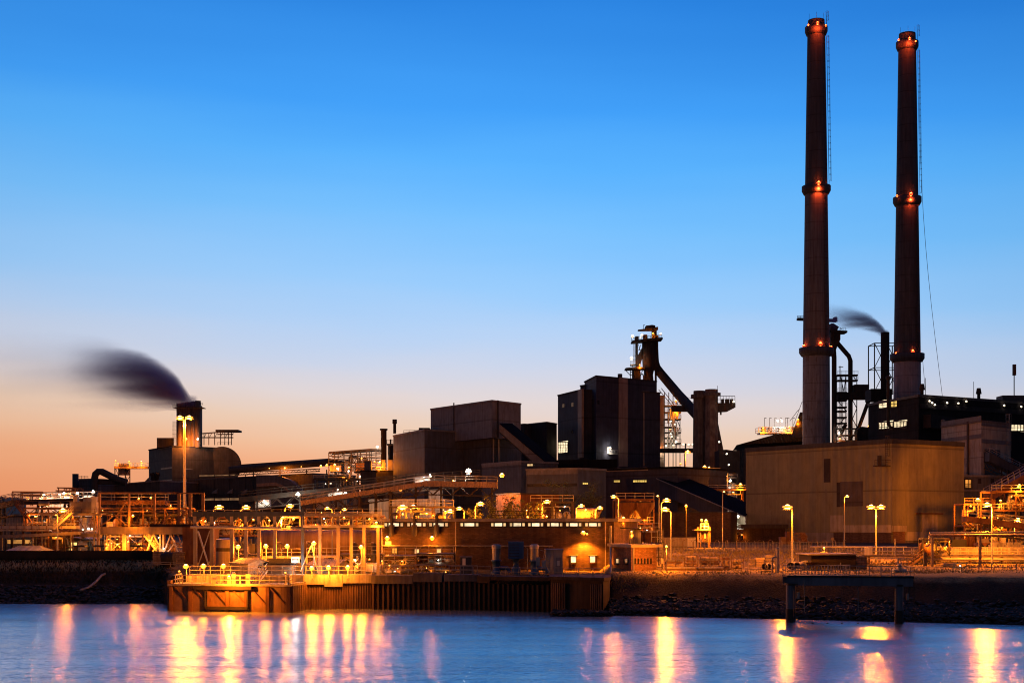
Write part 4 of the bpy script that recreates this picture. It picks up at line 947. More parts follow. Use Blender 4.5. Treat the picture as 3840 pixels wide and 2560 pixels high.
def roof_winch():
    z = Zp(2043,190); t = thing('winch_shelter','open canopy shelter with a drum on the annex roof','shelter',(X(2375,194),194,z))
    d = 194; g = MB()
    for px in (2361,2373): MB().bar((X(px,d),d,z),(X(px,d),d,Zp(1988,d)),.12).build('post','steel_dark',t)
    for px in (2398,2405): g.bar((X(px,d),d,z),(X(px,d),d,Zp(1988,d)),.12)
    g.bar((X(2398,d),d,z),(X(2405,d),d,Zp(1990,d)),.08); g.bar((X(2405,d),d,z),(X(2396,d),d,Zp(1990,d)),.08); g.build('frame','steel_dark',t)
    MB().hex8([P(2324,1981,d-2),P(2418,1984,d-2),P(2418,1984,d+3),P(2324,1981,d+3),P(2324,1977,d-2),P(2418,1981,d-2),P(2418,1981,d+3),P(2324,1977,d+3)]).build('canopy','steel_dark',t)
    MB().lathe(X(2383,d),d,[(.01,z),(.75,z+.1),(.75,z+1.7),(.45,z+2.2),(.01,z+2.3)],16).build('drum','steel_grey',t)
    MB().box(X(2370,d),X(2398,d),d-.4,d+1,z-.1,z+.35).build('base','steel_dark',t)
    lamp(t,P(2368,1998,193.5),'o','bulkhead',120,.8)
    t = thing('walkway','raised walkway with railings beyond the annex roof','walkway',P(2430,1995,200)); d = 200; z = Zp(1990,d)
    MB().box(X(2390,d),X(2475,d),d,d+1.6,z-.2,z).build('deck','steel_grey',t)
    MB().rail([(X(2390,d),d,z),(X(2475,d),d,z)],1.15,1.2,.08,3).build('handrail','steel_pale',t)
    g = MB(); g.box(X(2395,d),X(2470,d),d+.1,d+1.5,z-1.5,z-.2)
    g.build('beam','rust',t)
    g = MB()
    for a,b in (((2418,z),(2418,5)),((2470,z),(2470,5)),((2430,z-1.5),(2448,z-3)),((2466,z-1.5),(2448,z-3))): g.bar((X(a[0],d),d,a[1]),(X(b[0],d),d,b[1]),.12)
    g.build('brace','steel_dark',t)
roof_winch()

# ---- equipment standing on the quay before the pump house
QZ = 4.4
def pump(px, d, top, lab, r=.62):
    x = X(px,d); zt = Zp(top,d); t = thing('pump',lab,'pump',(x,d,QZ),'upright blue pump motors'); h = zt-QZ
    MB().lathe(x,d,[(r*1.1,QZ),(r*1.1,QZ+.3),(r*.8,QZ+.35),(r*.85,QZ+h*.42),(r*1.15,QZ+h*.43),(r*1.15,QZ+h*.47),(r*.9,QZ+h*.48)],16).build('pump_body','blue_paint',t)
    MB().lathe(x,d,[(r*.9,QZ+h*.48),(r*.9,QZ+h*.86)],16).build('motor','steel_grey',t)
    MB().lathe(x,d,[(r*.98,QZ+h*.86),(r*.98,QZ+h*.97),(r*.6,QZ+h),(.01,QZ+h)],16).build('motor_cap','steel_pale',t)
    MB().tube([(x+.3,d,QZ+.8),(x+1.5,d,QZ+.8),(x+1.8,d,QZ+.2)],.28,10).build('outlet_pipe','blue_paint',t)
pump(1861,190,2040,'free standing upright blue pump left of the big blue cabinet')
pump(2004,188,2040,'upright blue pump between the blue cabinet and the grey cabin')
def cabinet():
    d = 189; t = thing('electrical_cabinet','big deep blue cabinet raised on a round neck','cabinet',(X(1932,d),d,QZ))
    z0, z1 = Zp(2094,d), Zp(2030,d); x0, x1 = X(1906,d), X(1964,d)
    MB().box(x0,x1,d,d+2,z0,z1).build('housing','blue_paint',t)
    g = MB(); 
    for k in range(5): z = z0+.3+k*.38; g.box(x0+.15,x1-.6,d-.05,d-.003,z,z+.08)
    g.build('louvre','steel_blue',t)
    MB().lathe((x0+x1)/2,d+1,[(.6,QZ),(.6,QZ+.9),(.35,QZ+1.0),(.35,z0-.3),(.8,z0-.01)],16).build('neck','blue_paint',t)
    MB().tube([(x1+.5,d+.5,QZ),(x1+.5,d+.5,z1-.9),(x1+.2,d+.5,z1-.7)],.06,6).build('conduit','steel_grey',t)
cabinet()
def cabin():
    d = 190; t = thing('cabin','pale steel cabin with a door and notices against the brick wall','cabin',(X(2080,d),d,QZ))
    x0,xm,x1 = X(2046,d),X(2076,d),X(2110,d); z1 = Zp(2061,d)
    MB().prism([(x0,d+.6),(xm,d),(x1,d),(x1,d+3.5),(x0,d+3.5)],QZ,z1).build('wall','steel_pale',t)
    MB().prism([(x0-.1,d+.4),(xm,d-.25),(x1+.15,d-.25),(x1+.15,d+3.7),(x0-.1,d+3.7)],z1+.003,z1+.12).build('roof','steel_grey',t)
    MB().box(X(2085,d),X(2104,d),d-.06,d-.003,QZ+.05,Zp(2089,d)).build('door','steel_grey',t)
    g = MB(); g.box(X(2088,d),X(2099,d),d-.09,d-.063,Zp(2120,d),Zp(2101,d)); g.build('notice_plate','white_paint',t)
    d = 191; t = thing('electrical_cabinet','low blue grey double cabinet behind the quay railing','cabinet',(X(1745,d),d,QZ))
    MB().box(X(1726,d),X(1768,d),d,d+1.2,QZ,Zp(2088,d)).build('housing','steel_blue',t); MB().box(X(1723,d),X(1771,d),d-.1,d+1.3,Zp(2088,d)+.003,Zp(2086,d)).build('roof','steel_grey',t)
    MB().box(X(1734,d),X(1746,d),d-.05,d-.003,Zp(2118,d),Zp(2092,d)).build('notice_plate','white_paint',t)
cabin()
def meter_post(px, d, py0, lab):
    x = X(px,d); t = thing('meter_post',lab,'meter post',(x,d,QZ)); z = Zp(py0,d)
    MB().bar((x,d,QZ),(x,d,z),.12).build('post','steel_grey',t); MB().box(x-.3,x+.25,d-.2,d+.1,z-1.1,z).build('meter_box','steel_pale',t)
    MB().tube([(x+.2,d,z-.2),(x+.7,d,z-.1),(x+.8,d,z+.8),(x+.3,d,z+.9)],.05,6).build('conduit','galvanised',t)
meter_post(2018,183,2088,'white meter box on a post left of the pale cabin')
meter_post(2040,184,2100,'small meter box with looping conduit beside the pale cabin')

# ---- pump frames: cluttered machinery on the quay (steel frame + filters + pipes)
def machinery(name, lab, cat, px0, px1, d, zb, pytop, nv=3, seed=1, m='steel_dark', mv='steel_pale', depth=5, lamps=(), levels=1, group=None, rails=True, colm=None, k_=1.0, slope=0):
    r = random.Random(seed); x0, x1 = X(px0,d), X(px1,d); zt = Zp(pytop,d); t = thing(name,lab,cat,((x0+x1)/2,d,zb),group)
    n = max(2, int((x1-x0)/3.2/k_)); zs = [zb+(zt-zb)*(k+1)/levels for k in range(levels)]
    for i in range(n+1):
        x = x0+(x1-x0)*i/n
        MB().bar((x,d,zb),(x,d,zt),.2*k_).build('column',colm or m,t); MB().bar((x,d+depth,zb),(x,d+depth,zt),.2*k_).build('column',colm or m,t)
    for z in zs:
        g = MB(); g.bar((x0,d,z),(x1,d,z),.18*k_,.26*k_); g.bar((x0,d+depth,z),(x1,d+depth,z),.18*k_,.26*k_)
        for i in range(n+1): x = x0+(x1-x0)*i/n; g.bar((x,d,z),(x,d+depth,z),.15)
        g.build('beam',m,t)
        if rails: MB().rail([(x0,d-.1,z+.1),(x1,d-.1,z+.1)],1.1,1.5*k_,.06*k_,2).build('handrail',mv,t)
        MB().box(x0,x1,d+.1,d+depth-.1,z+.135,z+.18).build('deck','steel_grey',t)
    z0 = zb
    for li, z in enumerate(zs):
        h = z-z0
        for k in range(nv):
            x = x0+(x1-x0)*(k+r.uniform(.25,.75))/nv; yy = d+r.uniform(.8,depth-1); rr = r.uniform(.35,.75)*k_; hh = h*r.uniform(.5,.85)
            if r.random() < .6:
                MB().lathe(x,yy,[(rr*.7,z0),(rr*.7,z0+.2),(rr,z0+.3),(rr,z0+hh*.8),(rr*.7,z0+hh*.95),(.05,z0+hh)],14).build('vessel',mv if r.random()<.6 else 'rust',t)
            else: MB().box(x-rr,x+rr,yy-rr,yy+rr,z0,z0+hh*.7).build('motor_box','steel_pale' if r.random()<.5 else 'steel_grey',t)
        for k in range(nv+2):
            y_ = d+r.uniform(0,depth); za = z0+h*r.uniform(.15,.9); xa = x0+(x1-x0)*r.uniform(0,.6); xb = min(x1+.5, xa+(x1-x0)*r.uniform(.25,.6)); rp = r.choice((.07,.1,.14,.2))*k_
            zz = za + r.choice((-1,1))*h*r.uniform(.15,.35); zz = max(z0+.15, min(z-.1, zz))
            pts = [(xa,y_,z0+.1),(xa,y_,za-.15),(xa+.15,y_,za),(xb-.15,y_,za),(xb,y_,za+(.15 if zz>za else -.15)),(xb,y_,zz)]
            MB().tube(pts,rp,7).build('pipe',r.choice(('pipe_pale','galvanised','pipe_pale','rust','pipe_dark')),t)
        z0 = z
    g = MB()
    for i in range(n):
        if r.random() < .55: xa = x0+(x1-x0)*i/n; xb = x0+(x1-x0)*(i+1)/n; g.bar((xa,d,zb),(xb,d,zt),.09*k_); g.bar((xb,d,zb),(xa,d,zt),.09*k_)
    if g.v: g.build('brace',m,t)
    for (lx,ly,k,pw,s_) in lamps: lamp(t,P(lx,ly,d-.6),k,'bulkhead',pw*.45,s_)
    for k in range(max(3,nv)): lamp(t,(x0+(x1-x0)*r.random(),d-.3,r.choice(zs)-r.uniform(.5,1.6)*k_),'o' if r.random()<.8 else 'w','bulkhead',0 if k_>1.7 else 45,.5*k_)
    return t
machinery('pumping_skid','pipe filled pump frame under the left brick wall lamp','pumping skid',1440,1560,193,QZ,2086,4,3,'steel_dark','pipe_pale',5,levels=2,group='pump frames on the quay')
machinery('pumping_skid','pump frame with a pale filter under the right brick wall lamp','pumping skid',1562,1700,194,QZ,2078,4,9,'steel_dark','pipe_pale',5,levels=2,group='pump frames on the quay')

# ================================================================ blue dark gantry and portal columns on the left quay
def portal():
    t = thing('pipe_gantry','long dark blue topped gantry on tall lit columns behind the huts','gantry',(X(930,196),196,QZ),'pipe gantries on the quay')
    d = 196; zb = QZ
    z1, z0 = Zp(1917,d), Zp(1935,d)
    MB().box(X(724,d),X(1132,d),d-.4,d+.4,z0,z1).build('top_beam','steel_blue',t)
    for px,w in ((732,.24),(795,.26),(870,.24),(922,.24),(972,.22),(1031,.22)):
        MB().box(X(px,d)-w,X(px,d)+w,d-.24,d+.24,zb-.3,z0-.003).build('column','column_pale',t)
        x = X(px,d); MB().slab([(x+w,z0-.01),(x+w,z0-.75),(x+w+.75,z0-.01)],d-.3,d+.3).build('haunch','steel_blue',t); MB().slab([(x-w,z0-.01),(x-w-.75,z0-.01),(x-w,z0-.75)],d-.3,d+.3).build('haunch','steel_blue',t)
    MB().tube([P(715,1975,195.2),P(1055,1980,195.2)],.2,10).build('pipe','pipe_pale',t)
    g = MB(); g.bar(P(742,1990,d),P(785,2125,d-.2),.2); g.bar(P(786,1990,d),P(738,2135,d),.12); g.bar(P(795,2092,d),P(775,2125,d),.12); g.build('brace','steel_pale',t)
    t = thing('pipe_gantry','right hand gantry of tall columns carrying a railed walkway','gantry',(X(1290,191),191,QZ),'pipe gantries on the quay')
    d = 191; zb = QZ-.3
    MB().box(X(1130,d),X(1141,d),d-.25,d+.25,zb,Zp(1918,d)).build('column','steel_blue',t)
    for px in (1200,1268,1317,1365,1418): MB().box(X(px,d)-.2,X(px,d)+.2,d-.22,d+.22,zb,Zp(1926,d)).build('column','column_pale',t)
    MB().box(X(1142,d)+.01,X(1428,d),d-.25,d+.25,Zp(1934,d),Zp(1923,d)).build('top_beam','steel_grey',t)
    zd = Zp(1968,d); MB().box(X(1140,d),X(1443,d),d-1.2,d-.42,zd-.32,zd).build('walkway','steel_grey',t)
    MB().rail([(X(1140,d),d-1.2,zd),(X(1443,d),d-1.2,zd)],1.15,1.3,.06,2).build('handrail','steel_grey',t)
    MB().tube([P(1090,1978,d+.9),P(1428,1982,d+.9)],.22,8).build('pipe','pipe_dark',t)
    g = MB(); g.bar(P(1168,2042,d-2),P(1127,2142,d-3.5),.1); g.bar(P(1168,2042,d-2),P(1192,2145,d-3.5),.1); g.build('brace','steel_pale',t)
    g = MB()
    for px in (1377,1384,1391): g.bar(P(px,1990,d+1.5),P(px,2110,d+1.5),.09)
    for k in range(12): g.bar(P(1375,1992+k*10,d+1.5),P(1392,1992+k*10,d+1.5),.06)
    g.build('ladder','steel_dark',t)
    lamp(t,P(1411,1966,d-1.6),'o','bulkhead',400,1.1)
mat('column_pale', (.27,.22,.18), .6, var=.25, streak=.3, vs=.4)
portal()

# ---- lamp posts along the left quay
def quay_lamp(px, py, d, zb, lab, power=900, kind='o', style='bulkhead', s=1.0, rot=0, size=.1, group='flood lamps on low posts along the quay'):
    x = X(px,d); z = Zp(py,d); t = thing('flood_lamp',lab,'flood lamp',(x,d,zb),group)
    MB().tube([(x,d+.35,zb),(x,d+.35,z-.1)],[size*.9,size*.6],7).build('post','galvanised',t); MB().bar((x,d+.4,z-.1),(x,d+.1,z+.05),.1).build('bracket','steel_dark',t)
    lamp(t,(x,d,z),kind,style,power,s*(1.55 if s>.8 else 1),rot,drop=(0,-.75,-.1)); return t
P1 = 260
quay_lamp(697,2131,186,3.42,'leftmost flood lamp at the caisson railing',P1,s=1.15)
quay_lamp(763,2130,186,3.42,'second flood lamp at the caisson railing from its left end',P1,s=1.15)
quay_lamp(838,2130,186,3.42,'third flood lamp at the caisson railing left of the gabled hut',P1,s=1.15)
quay_lamp(893,2057,197,4.4,'tilted flood lamp above the gabled hut and left of the other high ones',900,s=1.1,rot=.5)
quay_lamp(997,2054,197,4.4,'flood lamp over the roof ridge of the gabled hut',900,s=1.05)
quay_lamp(1077,2054,197,4.4,'flood lamp over the roof of the blue roofed hut',900,s=1.05)
quay_lamp(1177,2044,189,4.46,'tilted flood lamp on crossed stays behind the third hut',800,s=1.05,rot=-.5)
quay_lamp(1354,2057,190,4.46,'flood lamp on a post right of the big horizontal tank',800,s=.95)
quay_lamp(1168,2136,183.0,3.9,'drooping lamp left of the other bright ones on the ribbed piling',450,s=.95,rot=-.6)
quay_lamp(1232,2135,183.2,3.9,'middle lamp of the bright group on the ribbed piling',700,s=1.05)
quay_lamp(1304,2133,183.6,3.9,'drooping lamp right of the bright group on the ribbed piling',500,s=.95,rot=-.5)
quay_lamp(672,2145,181.5,3.42,'small lamp on a thin post at the left corner of the caisson',60,'a','bulkhead',.7)
quay_lamp(1070,2150,179.5,3.42,'small lamp on a thin post at the right corner of the caisson',60,'a','bulkhead',.7)
def bent_lamp():
    t = thing('flood_lamp','swan necked lamp bowed out over the bright middle railing of the caisson','flood lamp',(X(880,181.6),181.6,3.42),'flood lamps on low posts along the quay')
    d = 181.2; MB().tube([P(882,2186,d),P(882,2152,d),P(880,2146,d-1.2),P(870,2146,d-3.4),P(862,2160,d-4.8)],.07,7).build('post','galvanised',t); lamp(t,P(859,2168,d-4.9),'o','bulkhead',2600,1.1)
bent_lamp()

# ---- huts
def hut(px0,pxc,px1,d0,dc,d1,zb,pye,pyr,lab,wm,rm,door=False,gable='R'):
    """gable roofed hut: long side px0..pxc, gable side pxc..px1"""
    A = Vector((X(px0,d0),d0,0)); B = Vector((X(pxc,dc),dc,0)); Cc = Vector((X(px1,d1),d1,0)); D = A+Cc-B; t = thing('hut',lab,'hut',((A+Cc)/2).xy.to_3d()+Vector((0,0,zb)),'gabled huts on the quay')
    ze = Zp(pye,dc); zr = Zp(pyr,(dc+d1)/2)
    MB().prism([(v.x,v.y) for v in (A,B,Cc,D)],zb-.1,ze).build('wall',wm,t)
    u = lambda v,z: Vector((v.x,v.y,z)); M1 = (B+Cc)/2; M2 = (A+D)/2
    g = MB(); g.loft([u(B,ze),u(Cc,ze),u(M1,zr)],[u(A,ze),u(D,ze),u(M2,zr)]); g.build('gable',wm,t)
    o = (B-A).normalized()*.35; th = Vector((0,0,.12)); g = MB(); e = (Cc-B).normalized()*.3; dz = Vector((0,0,-.12))
    for S,E,sg in ((B,A,-1),(Cc,D,1)):
        p0,p1,p2,p3 = u(S,ze)+o+e*sg+dz, u(M1,zr)+o, u(M2,zr)-o, u(E,ze)-o+e*sg+dz; lift = Vector((0,0,.02))
        g.loft([p0+lift,p1+lift,p1+th+lift,p0+th+lift],[p3+lift,p2+lift,p2+th+lift,p3+th+lift])
    g.build('roof',rm,t); f = Fac((B.x,B.y),(Cc.x,Cc.y))
    if door: g = MB(); m_ = (pxc+px1)/2; f.panel(g,m_-3,m_+10,2118,2128,-.02,.05); g.build('window','glass_dark',t)
    return t, Fac((A.x,A.y),(B.x,B.y)), f
mat('roof_tan', (.36,.27,.18), .7, rib=.3)
hut(868,930,1012,193,190,195,QZ,2112,2096,'brightly lit cream gabled hut on the left quay','steel_pale','roof_tan',True)
t,_,f = hut(996,1103,1133,193.5,190,196,QZ,2114,2098,'hut with a dull blue roof beside the cream hut','column_pale','roofing_navy')
lamp(t, P(1108,2109,189),'w','flood',900,1.5)
hut(1150,1255,1330,194.5,191.5,197,QZ,2120,2100,'low tan hut behind the bright ribbed piling','column_pale','roof_tan')
# ================================================================ blast furnaces, tower, stacks
def D(o, *pts, d): return [P(x,y,d) for x,y in pts]
def bars(parent, name, m, segs, d, w, dy=0):
    g = MB()
    for x0,y0,x1,y1 in segs:
        g.bar(P(x0,y0,d),P(x1,y1,d),w)
        if dy: g.bar(P(x0,y0,d)+Vector((0,dy,0)),P(x1,y1,d)+Vector((0,dy,0)),w)
    return g.build(name,m,parent)
def outline(parent, name, m, pts, d, th): return MB().slab([(P(x,y,d).x,P(x,y,d).z) for x,y in pts][::-1],d-th/2,d+th/2).build(name,m,parent)
def plat(parent, px0, px1, py, d, dep=4, m='steel_dark', rail=True, w=.12):
    z = Zp(py,d); MB().box(X(px0,d),X(px1,d),d-dep/2,d+dep/2,z-.5,z).build('platform',m,parent)
    if rail: MB().rail([(X(px0,d),d-dep/2,z),(X(px1,d),d-dep/2,z)],1.3,1.6,w,2).build('handrail',m,parent)
def blast_one():
    d = 545; t = thing('blast_furnace','tall blast furnace head with a steep downcomer behind the navy furnace house','blast furnace',P(2430,2030,d),'blast furnaces')
    x = lambda px: X(px,d); z = lambda py: Zp(py,d)
    MB().lathe(x(2433),d,[(2.9,7),(2.9,z(1470)),(2.0,z(1440)),(1.6,z(1405)),(2.4,z(1370)),(2.6,z(1335)),(2.6,z(1283)),(.1,z(1282))],20).build('furnace_top','furnace_dark',t)
    MB().bar(P(2459,1700,d),P(2459,1238,d),.75).build('column','furnace_dark',t)
    MB().box(x(2444),x(2455),d-1,d+1,z(1283),z(1238)).build('column','furnace_dark',t)
    MB().slab([(x(2420),z(1236)),(x(2455),z(1236)),(x(2455),z(1223)),(x(2443),z(1221)),(x(2420),z(1224))],d-2.5,d+2.5).build('winch_house','furnace_dark',t)
    outline(t,'crane_beam','furnace_dark',[(2392,1241),(2392,1237),(2420,1233),(2467,1226),(2467,1237),(2440,1241)],d,2)
    bars(t,'mast','steel_dark',[(2413,1234,2413,1218),(2413,1218,2419,1218)],d,.15)
    MB().tube([P(2465,1262,d),P(2465,1300,d),P(2467,1345,d),P(2472,1398,d)],.35,8).build('pipe','furnace_dark',t)
    outline(t,'platform','furnace_dark',[(2368,1286),(2368,1281),(2440,1272),(2482,1269),(2482,1276),(2450,1279)],d,7)
    MB().rail([P(2368,1281,d-3.5),P(2440,1272,d-3.5),P(2482,1269,d-3.5)],1.4,1.2,.13,3).build('handrail','steel_dark',t)
    for a,b,y0,y1 in ((2382,2394,1262,1281),(2412,2426,1256,1276),(2445,2456,1252,1272),(2461,2468,1258,1270)): MB().box(x(a),x(b),d-1.5,d+1.5,z(y1),z(y0)).build('valve_house','furnace_dark',t)
    MB().box(x(2383),x(2392),d-.5,d+.5,z(1380),z(1285)).build('column','furnace_dark',t)
    MB().ladder((x(2378),d,z(1370)),(x(2378),d,z(1287)),.6,True).build('ladder','steel_dark',t)
    outline(t,'uptake','furnace_dark',[(2392,1332),(2408,1303),(2408,1345),(2402,1362),(2399,1379),(2385,1379),(2383,1330)],d,2.4)
    bars(t,'brace','steel_dark',[(2394,1290,2400,1310),(2404,1290,2396,1312),(2394,1312,2406,1312)],d,.2)
    plat(t,2364,2382,1366,d,3); bars(t,'brace','steel_dark',[(2364,1366,2374,1376)],d,.2)
    outline(t,'platform','furnace_dark',[(2344,1387),(2344,1382),(2380,1378),(2418,1379),(2418,1385)],d,6)
    bars(t,'brace','steel_dark',[(2346,1388,2363,1406),(2364,1386,2364,1450),(2371,1386,2371,1450),(2400,1385,2400,1450),(2416,1384,2416,1450),(2402,1400,2414,1386),(2364,1395,2371,1395),(2364,1405,2371,1405)],d,.25)
    for px in (2407,2424):
        MB().tube([P(px-6,1425,d),P(px-6,1410,d),P(px-4,1404,d),P(px,1401,d),P(px+4,1404,d),P(px+6,1410,d),P(px+6,1425,d)],.22,8).build('pipe','steel_dark',t)
    MB().box(x(2374),x(2400),d-2,d+2,z(1470),z(1387)).build('housing','furnace_dark',t)
    MB().tube([P(2452,1330,d),P(2462,1375,d),P(2478,1400,d),P(2545,1480,d-20),P(2618,1560,d-65)],[1.2,1.5,1.7,1.75,1.8],16).build('downcomer','furnace_dark',t)
    for px,py,k,w,s in ((2372,1266,'y',0,3.0),(2407,1260,'y',0,2.4),(2402,1268,'y',0,2.0),(2449,1254,'a',500,2.0),(2478,1256,'y',0,2.2),(2368,1348,'w',900,3.0),(2399,1371,'a',700,1.6),(2464,1476,'a',300,2)): lamp(t,P(px,py,d-3.2),k,'bulkhead',w,s)
    return t
mat('furnace_dark', (.05,.04,.038), .95, spec=.1, grime=(.09,.045,.03), var=.3)
blast_one()
def stoves():
    d = 520; t = thing('process_tower','lit lattice tower of pipes and landings right of the navy furnace house','process tower',P(2510,2030,d))
    z = lambda y: Zp(y,d)
    MB().box(X(2463,d),X(2490,d),d,d+3,7,z(1487)).build('duct','cladding_stripe',t)
    MB().box(X(2463,d)-.2,X(2490,d)+.2,d-.2,d+3.2,z(1487),z(1482)).build('duct_collar','cladding_ochre',t)
    r = random.Random(5)
    for px in (2466,2492,2508,2524,2535,2550): MB().bar(P(px,2030,d+3.4),P(px,1470 if px<2530 else 1500,d+3.4),.28).build('column','steel_dark',t)
    for py in (1520,1545,1570,1600,1620,1640,1660,1680): plat(t,2490 if py>1560 else 2466,2552 if py%40 else 2535,py,d+3,4,'steel_dark',True,.1)
    bars(t,'brace','steel_dark',[(2535,1505,2550,1530),(2550,1530,2535,1560),(2535,1565,2550,1600),(2550,1600,2535,1635),(2508,1530,2524,1570),(2524,1570,2508,1610),(2470,1460,2520,1520),(2480,1455,2530,1520),(2492,1470,2492,1520)],d+3,.22)
    for k in range(9):
        x0 = r.uniform(2492,2530); y0 = r.uniform(1530,1640); MB().tube([P(x0,y0+r.uniform(30,90),d+1),P(x0,y0,d+1),P(x0+r.uniform(5,14),y0-4,d+1),P(x0+14,y0+30,d+1)],r.choice((.2,.3,.45)),8).build('pipe',r.choice(('pipe_pale','rust','steel_grey')),t)
    for px,py,k,w,s in ((2464,1532,'a',0,1.6),(2534,1506,'o',400,1.8),(2538,1533,'o',500,2.2),(2516,1582,'y',0,1.5),(2530,1594,'y',0,1.6),(2512,1612,'a',0,1.5),(2515,1630,'y',300,1.6),(2519,1640,'y',0,1.5),(2536,1660,'w',0,1.9),(2469,1677,'a',200,1.5),(2498,1675,'y',0,1.8),(2525,1673,'y',500,2.0),(2472,1692,'y',300,1.7),(2488,1696,'w',0,2),(2510,1695,'y',300,1.8),(2524,1695,'y',0,1.4)): lamp(t,P(px,py,d-.8),k,'bulkhead',w,s)
    t = thing('walkway','high lamp dotted bridge from the process tower to the concrete tower','walkway',P(2570,1520,500)); d = 500
    z = Zp(1520,d)
    MB().box(X(2520,d),X(2606,d),d,d+3,z-2.0,z).build('deck','steel_dark',t)
    MB().rail([(X(2520,d),d,z),(X(2606,d),d,z)],1.2,1.8,.12,2).build('handrail','steel_dark',t)
    bars(t,'mast','steel_dark',[(2573,1518,2573,1488),(2560,1488,2600,1492),(2602,1518,2602,1490)],d,.14)
    z = Zp(1680,d); t = thing('walkway','low lamp dotted bridge at the foot of the concrete tower','walkway',P(2570,1690,500))
    MB().box(X(2455,d),X(2606,d),d,d+3,z-1.5,z).build('deck','steel_dark',t); MB().rail([(X(2455,d),d,z),(X(2606,d),d,z)],1.2,1.8,.12,2).build('handrail','steel_grey',t)
    bars(t,'mast','steel_dark',[(2571,1680,2571,1664),(2568,1664,2574,1664)],d,.4)
    for px in (2563,2582,2598): lamp(t,P(px,1670,d-.3),'y','bulkhead',0,1.8)
stoves()
def conc_tower():
    d = 465; t = thing('tower','stained concrete tower with a crane arm on its right','tower',P(2645,2030,d)); x = lambda p: X(p,d); z = lambda p: Zp(p,d)
    def oct_(mb, xc, yc, r0, r1, z0, z1, n=8, a=R(22.5)):
        mb.lathe(xc,yc,[(.01,z0),(r0,z0),(r1,z1),(.01,z1)],n,False,a,a+2*math.pi)
    g = MB(); oct_(g,x(2627),d+3,2.5,2.0,7,z(1462)); g.build('shaft','concrete_dark',t)
    g = MB(); oct_(g,x(2668),d,2.5,2.15,7,z(1460)); g.build('shaft','tower_concrete',t)
    g = MB(); oct_(g,x(2627),d+3,2.9,2.9,z(1490),z(1476)); g.build('collar','concrete_dark',t)
    g = MB(); oct_(g,x(2670),d,2.9,2.9,z(1484),z(1473)); g.build('collar','concrete_dark',t)
    outline(t,'buttress','concrete_dark',[(2688,1590),(2692,1590),(2712,1690),(2688,1690)],d+2,2)
    outline(t,'crane_arm','steel_dark',[(2690,1545),(2690,1512),(2756,1512),(2756,1528),(2727,1543)],d,2.4)
    MB().rail([P(2690,1512,d-1.2),P(2756,1512,d-1.2)],2.4,1.0,.14,3).build('handrail','steel_dark',t)
    for a,b in ((2705,2714),(2720,2734),(2738,2748)): MB().box(x(a),x(b),d-.8,d+.8,z(1512),z(1496)).build('winch','steel_dark',t)
    bars(t,'hook','steel_dark',[(2703,1545,2703,1555)],d,.5)
    lamp(t,P(2751,1510,d-1.4),'y','bulkhead',0,1.8)
    r = P(2690,1480,d); MB().bar(r,r+Vector((0,0,3)),.12).build('mast','steel_dark',t)
mat('tower_concrete', (.21,.165,.145), .85, vs=.35, var=.5, grime=(.08,.06,.055))
conc_tower()
machinery('piping_yard','lit pipe works between the concrete tower and the gabled grey hall','piping yard',2690,2765,440,7,1790,3,21,'steel_dark','pipe_pale',8,[(2697,1660,'y',300,1.5),(2725,1705,'y',400,1.6),(2733,1745,'y',0,1.5),(2724,1790,'o',900,2),(2738,1808,'w',900,2.2)],3,k_=2.0)
g = MB(); pts=[(2690,1690),(2712,1688),(2765,1692),(2765,1720),(2690,1720)]; t = thing('industrial_hall','jagged dark works roof behind the concrete tower','industrial hall',P(2725,1800,450)); outline(t,'wall','cladding_dark',[(2688,1850),(2688,1690),(2715,1688),(2740,1692),(2765,1692),(2765,1850)],452,10)
machinery('piping_yard','orange lit deck and pipes below the concrete tower','piping yard',2560,2700,425,7,1770,4,25,'steel_dark','pipe_pale',8,[(2642,1757,'o',2600,2.8),(2659,1757,'o',500,1.8),(2552,1742,'a',0,1.8)],2,k_=2.0)
t = street_lamp(2579,1699,400,7,'tall yellow lit mast lamp before the concrete tower',(1,),1600,s=1.6,group='street lamps on tall poles',arm=.3,r=.32)

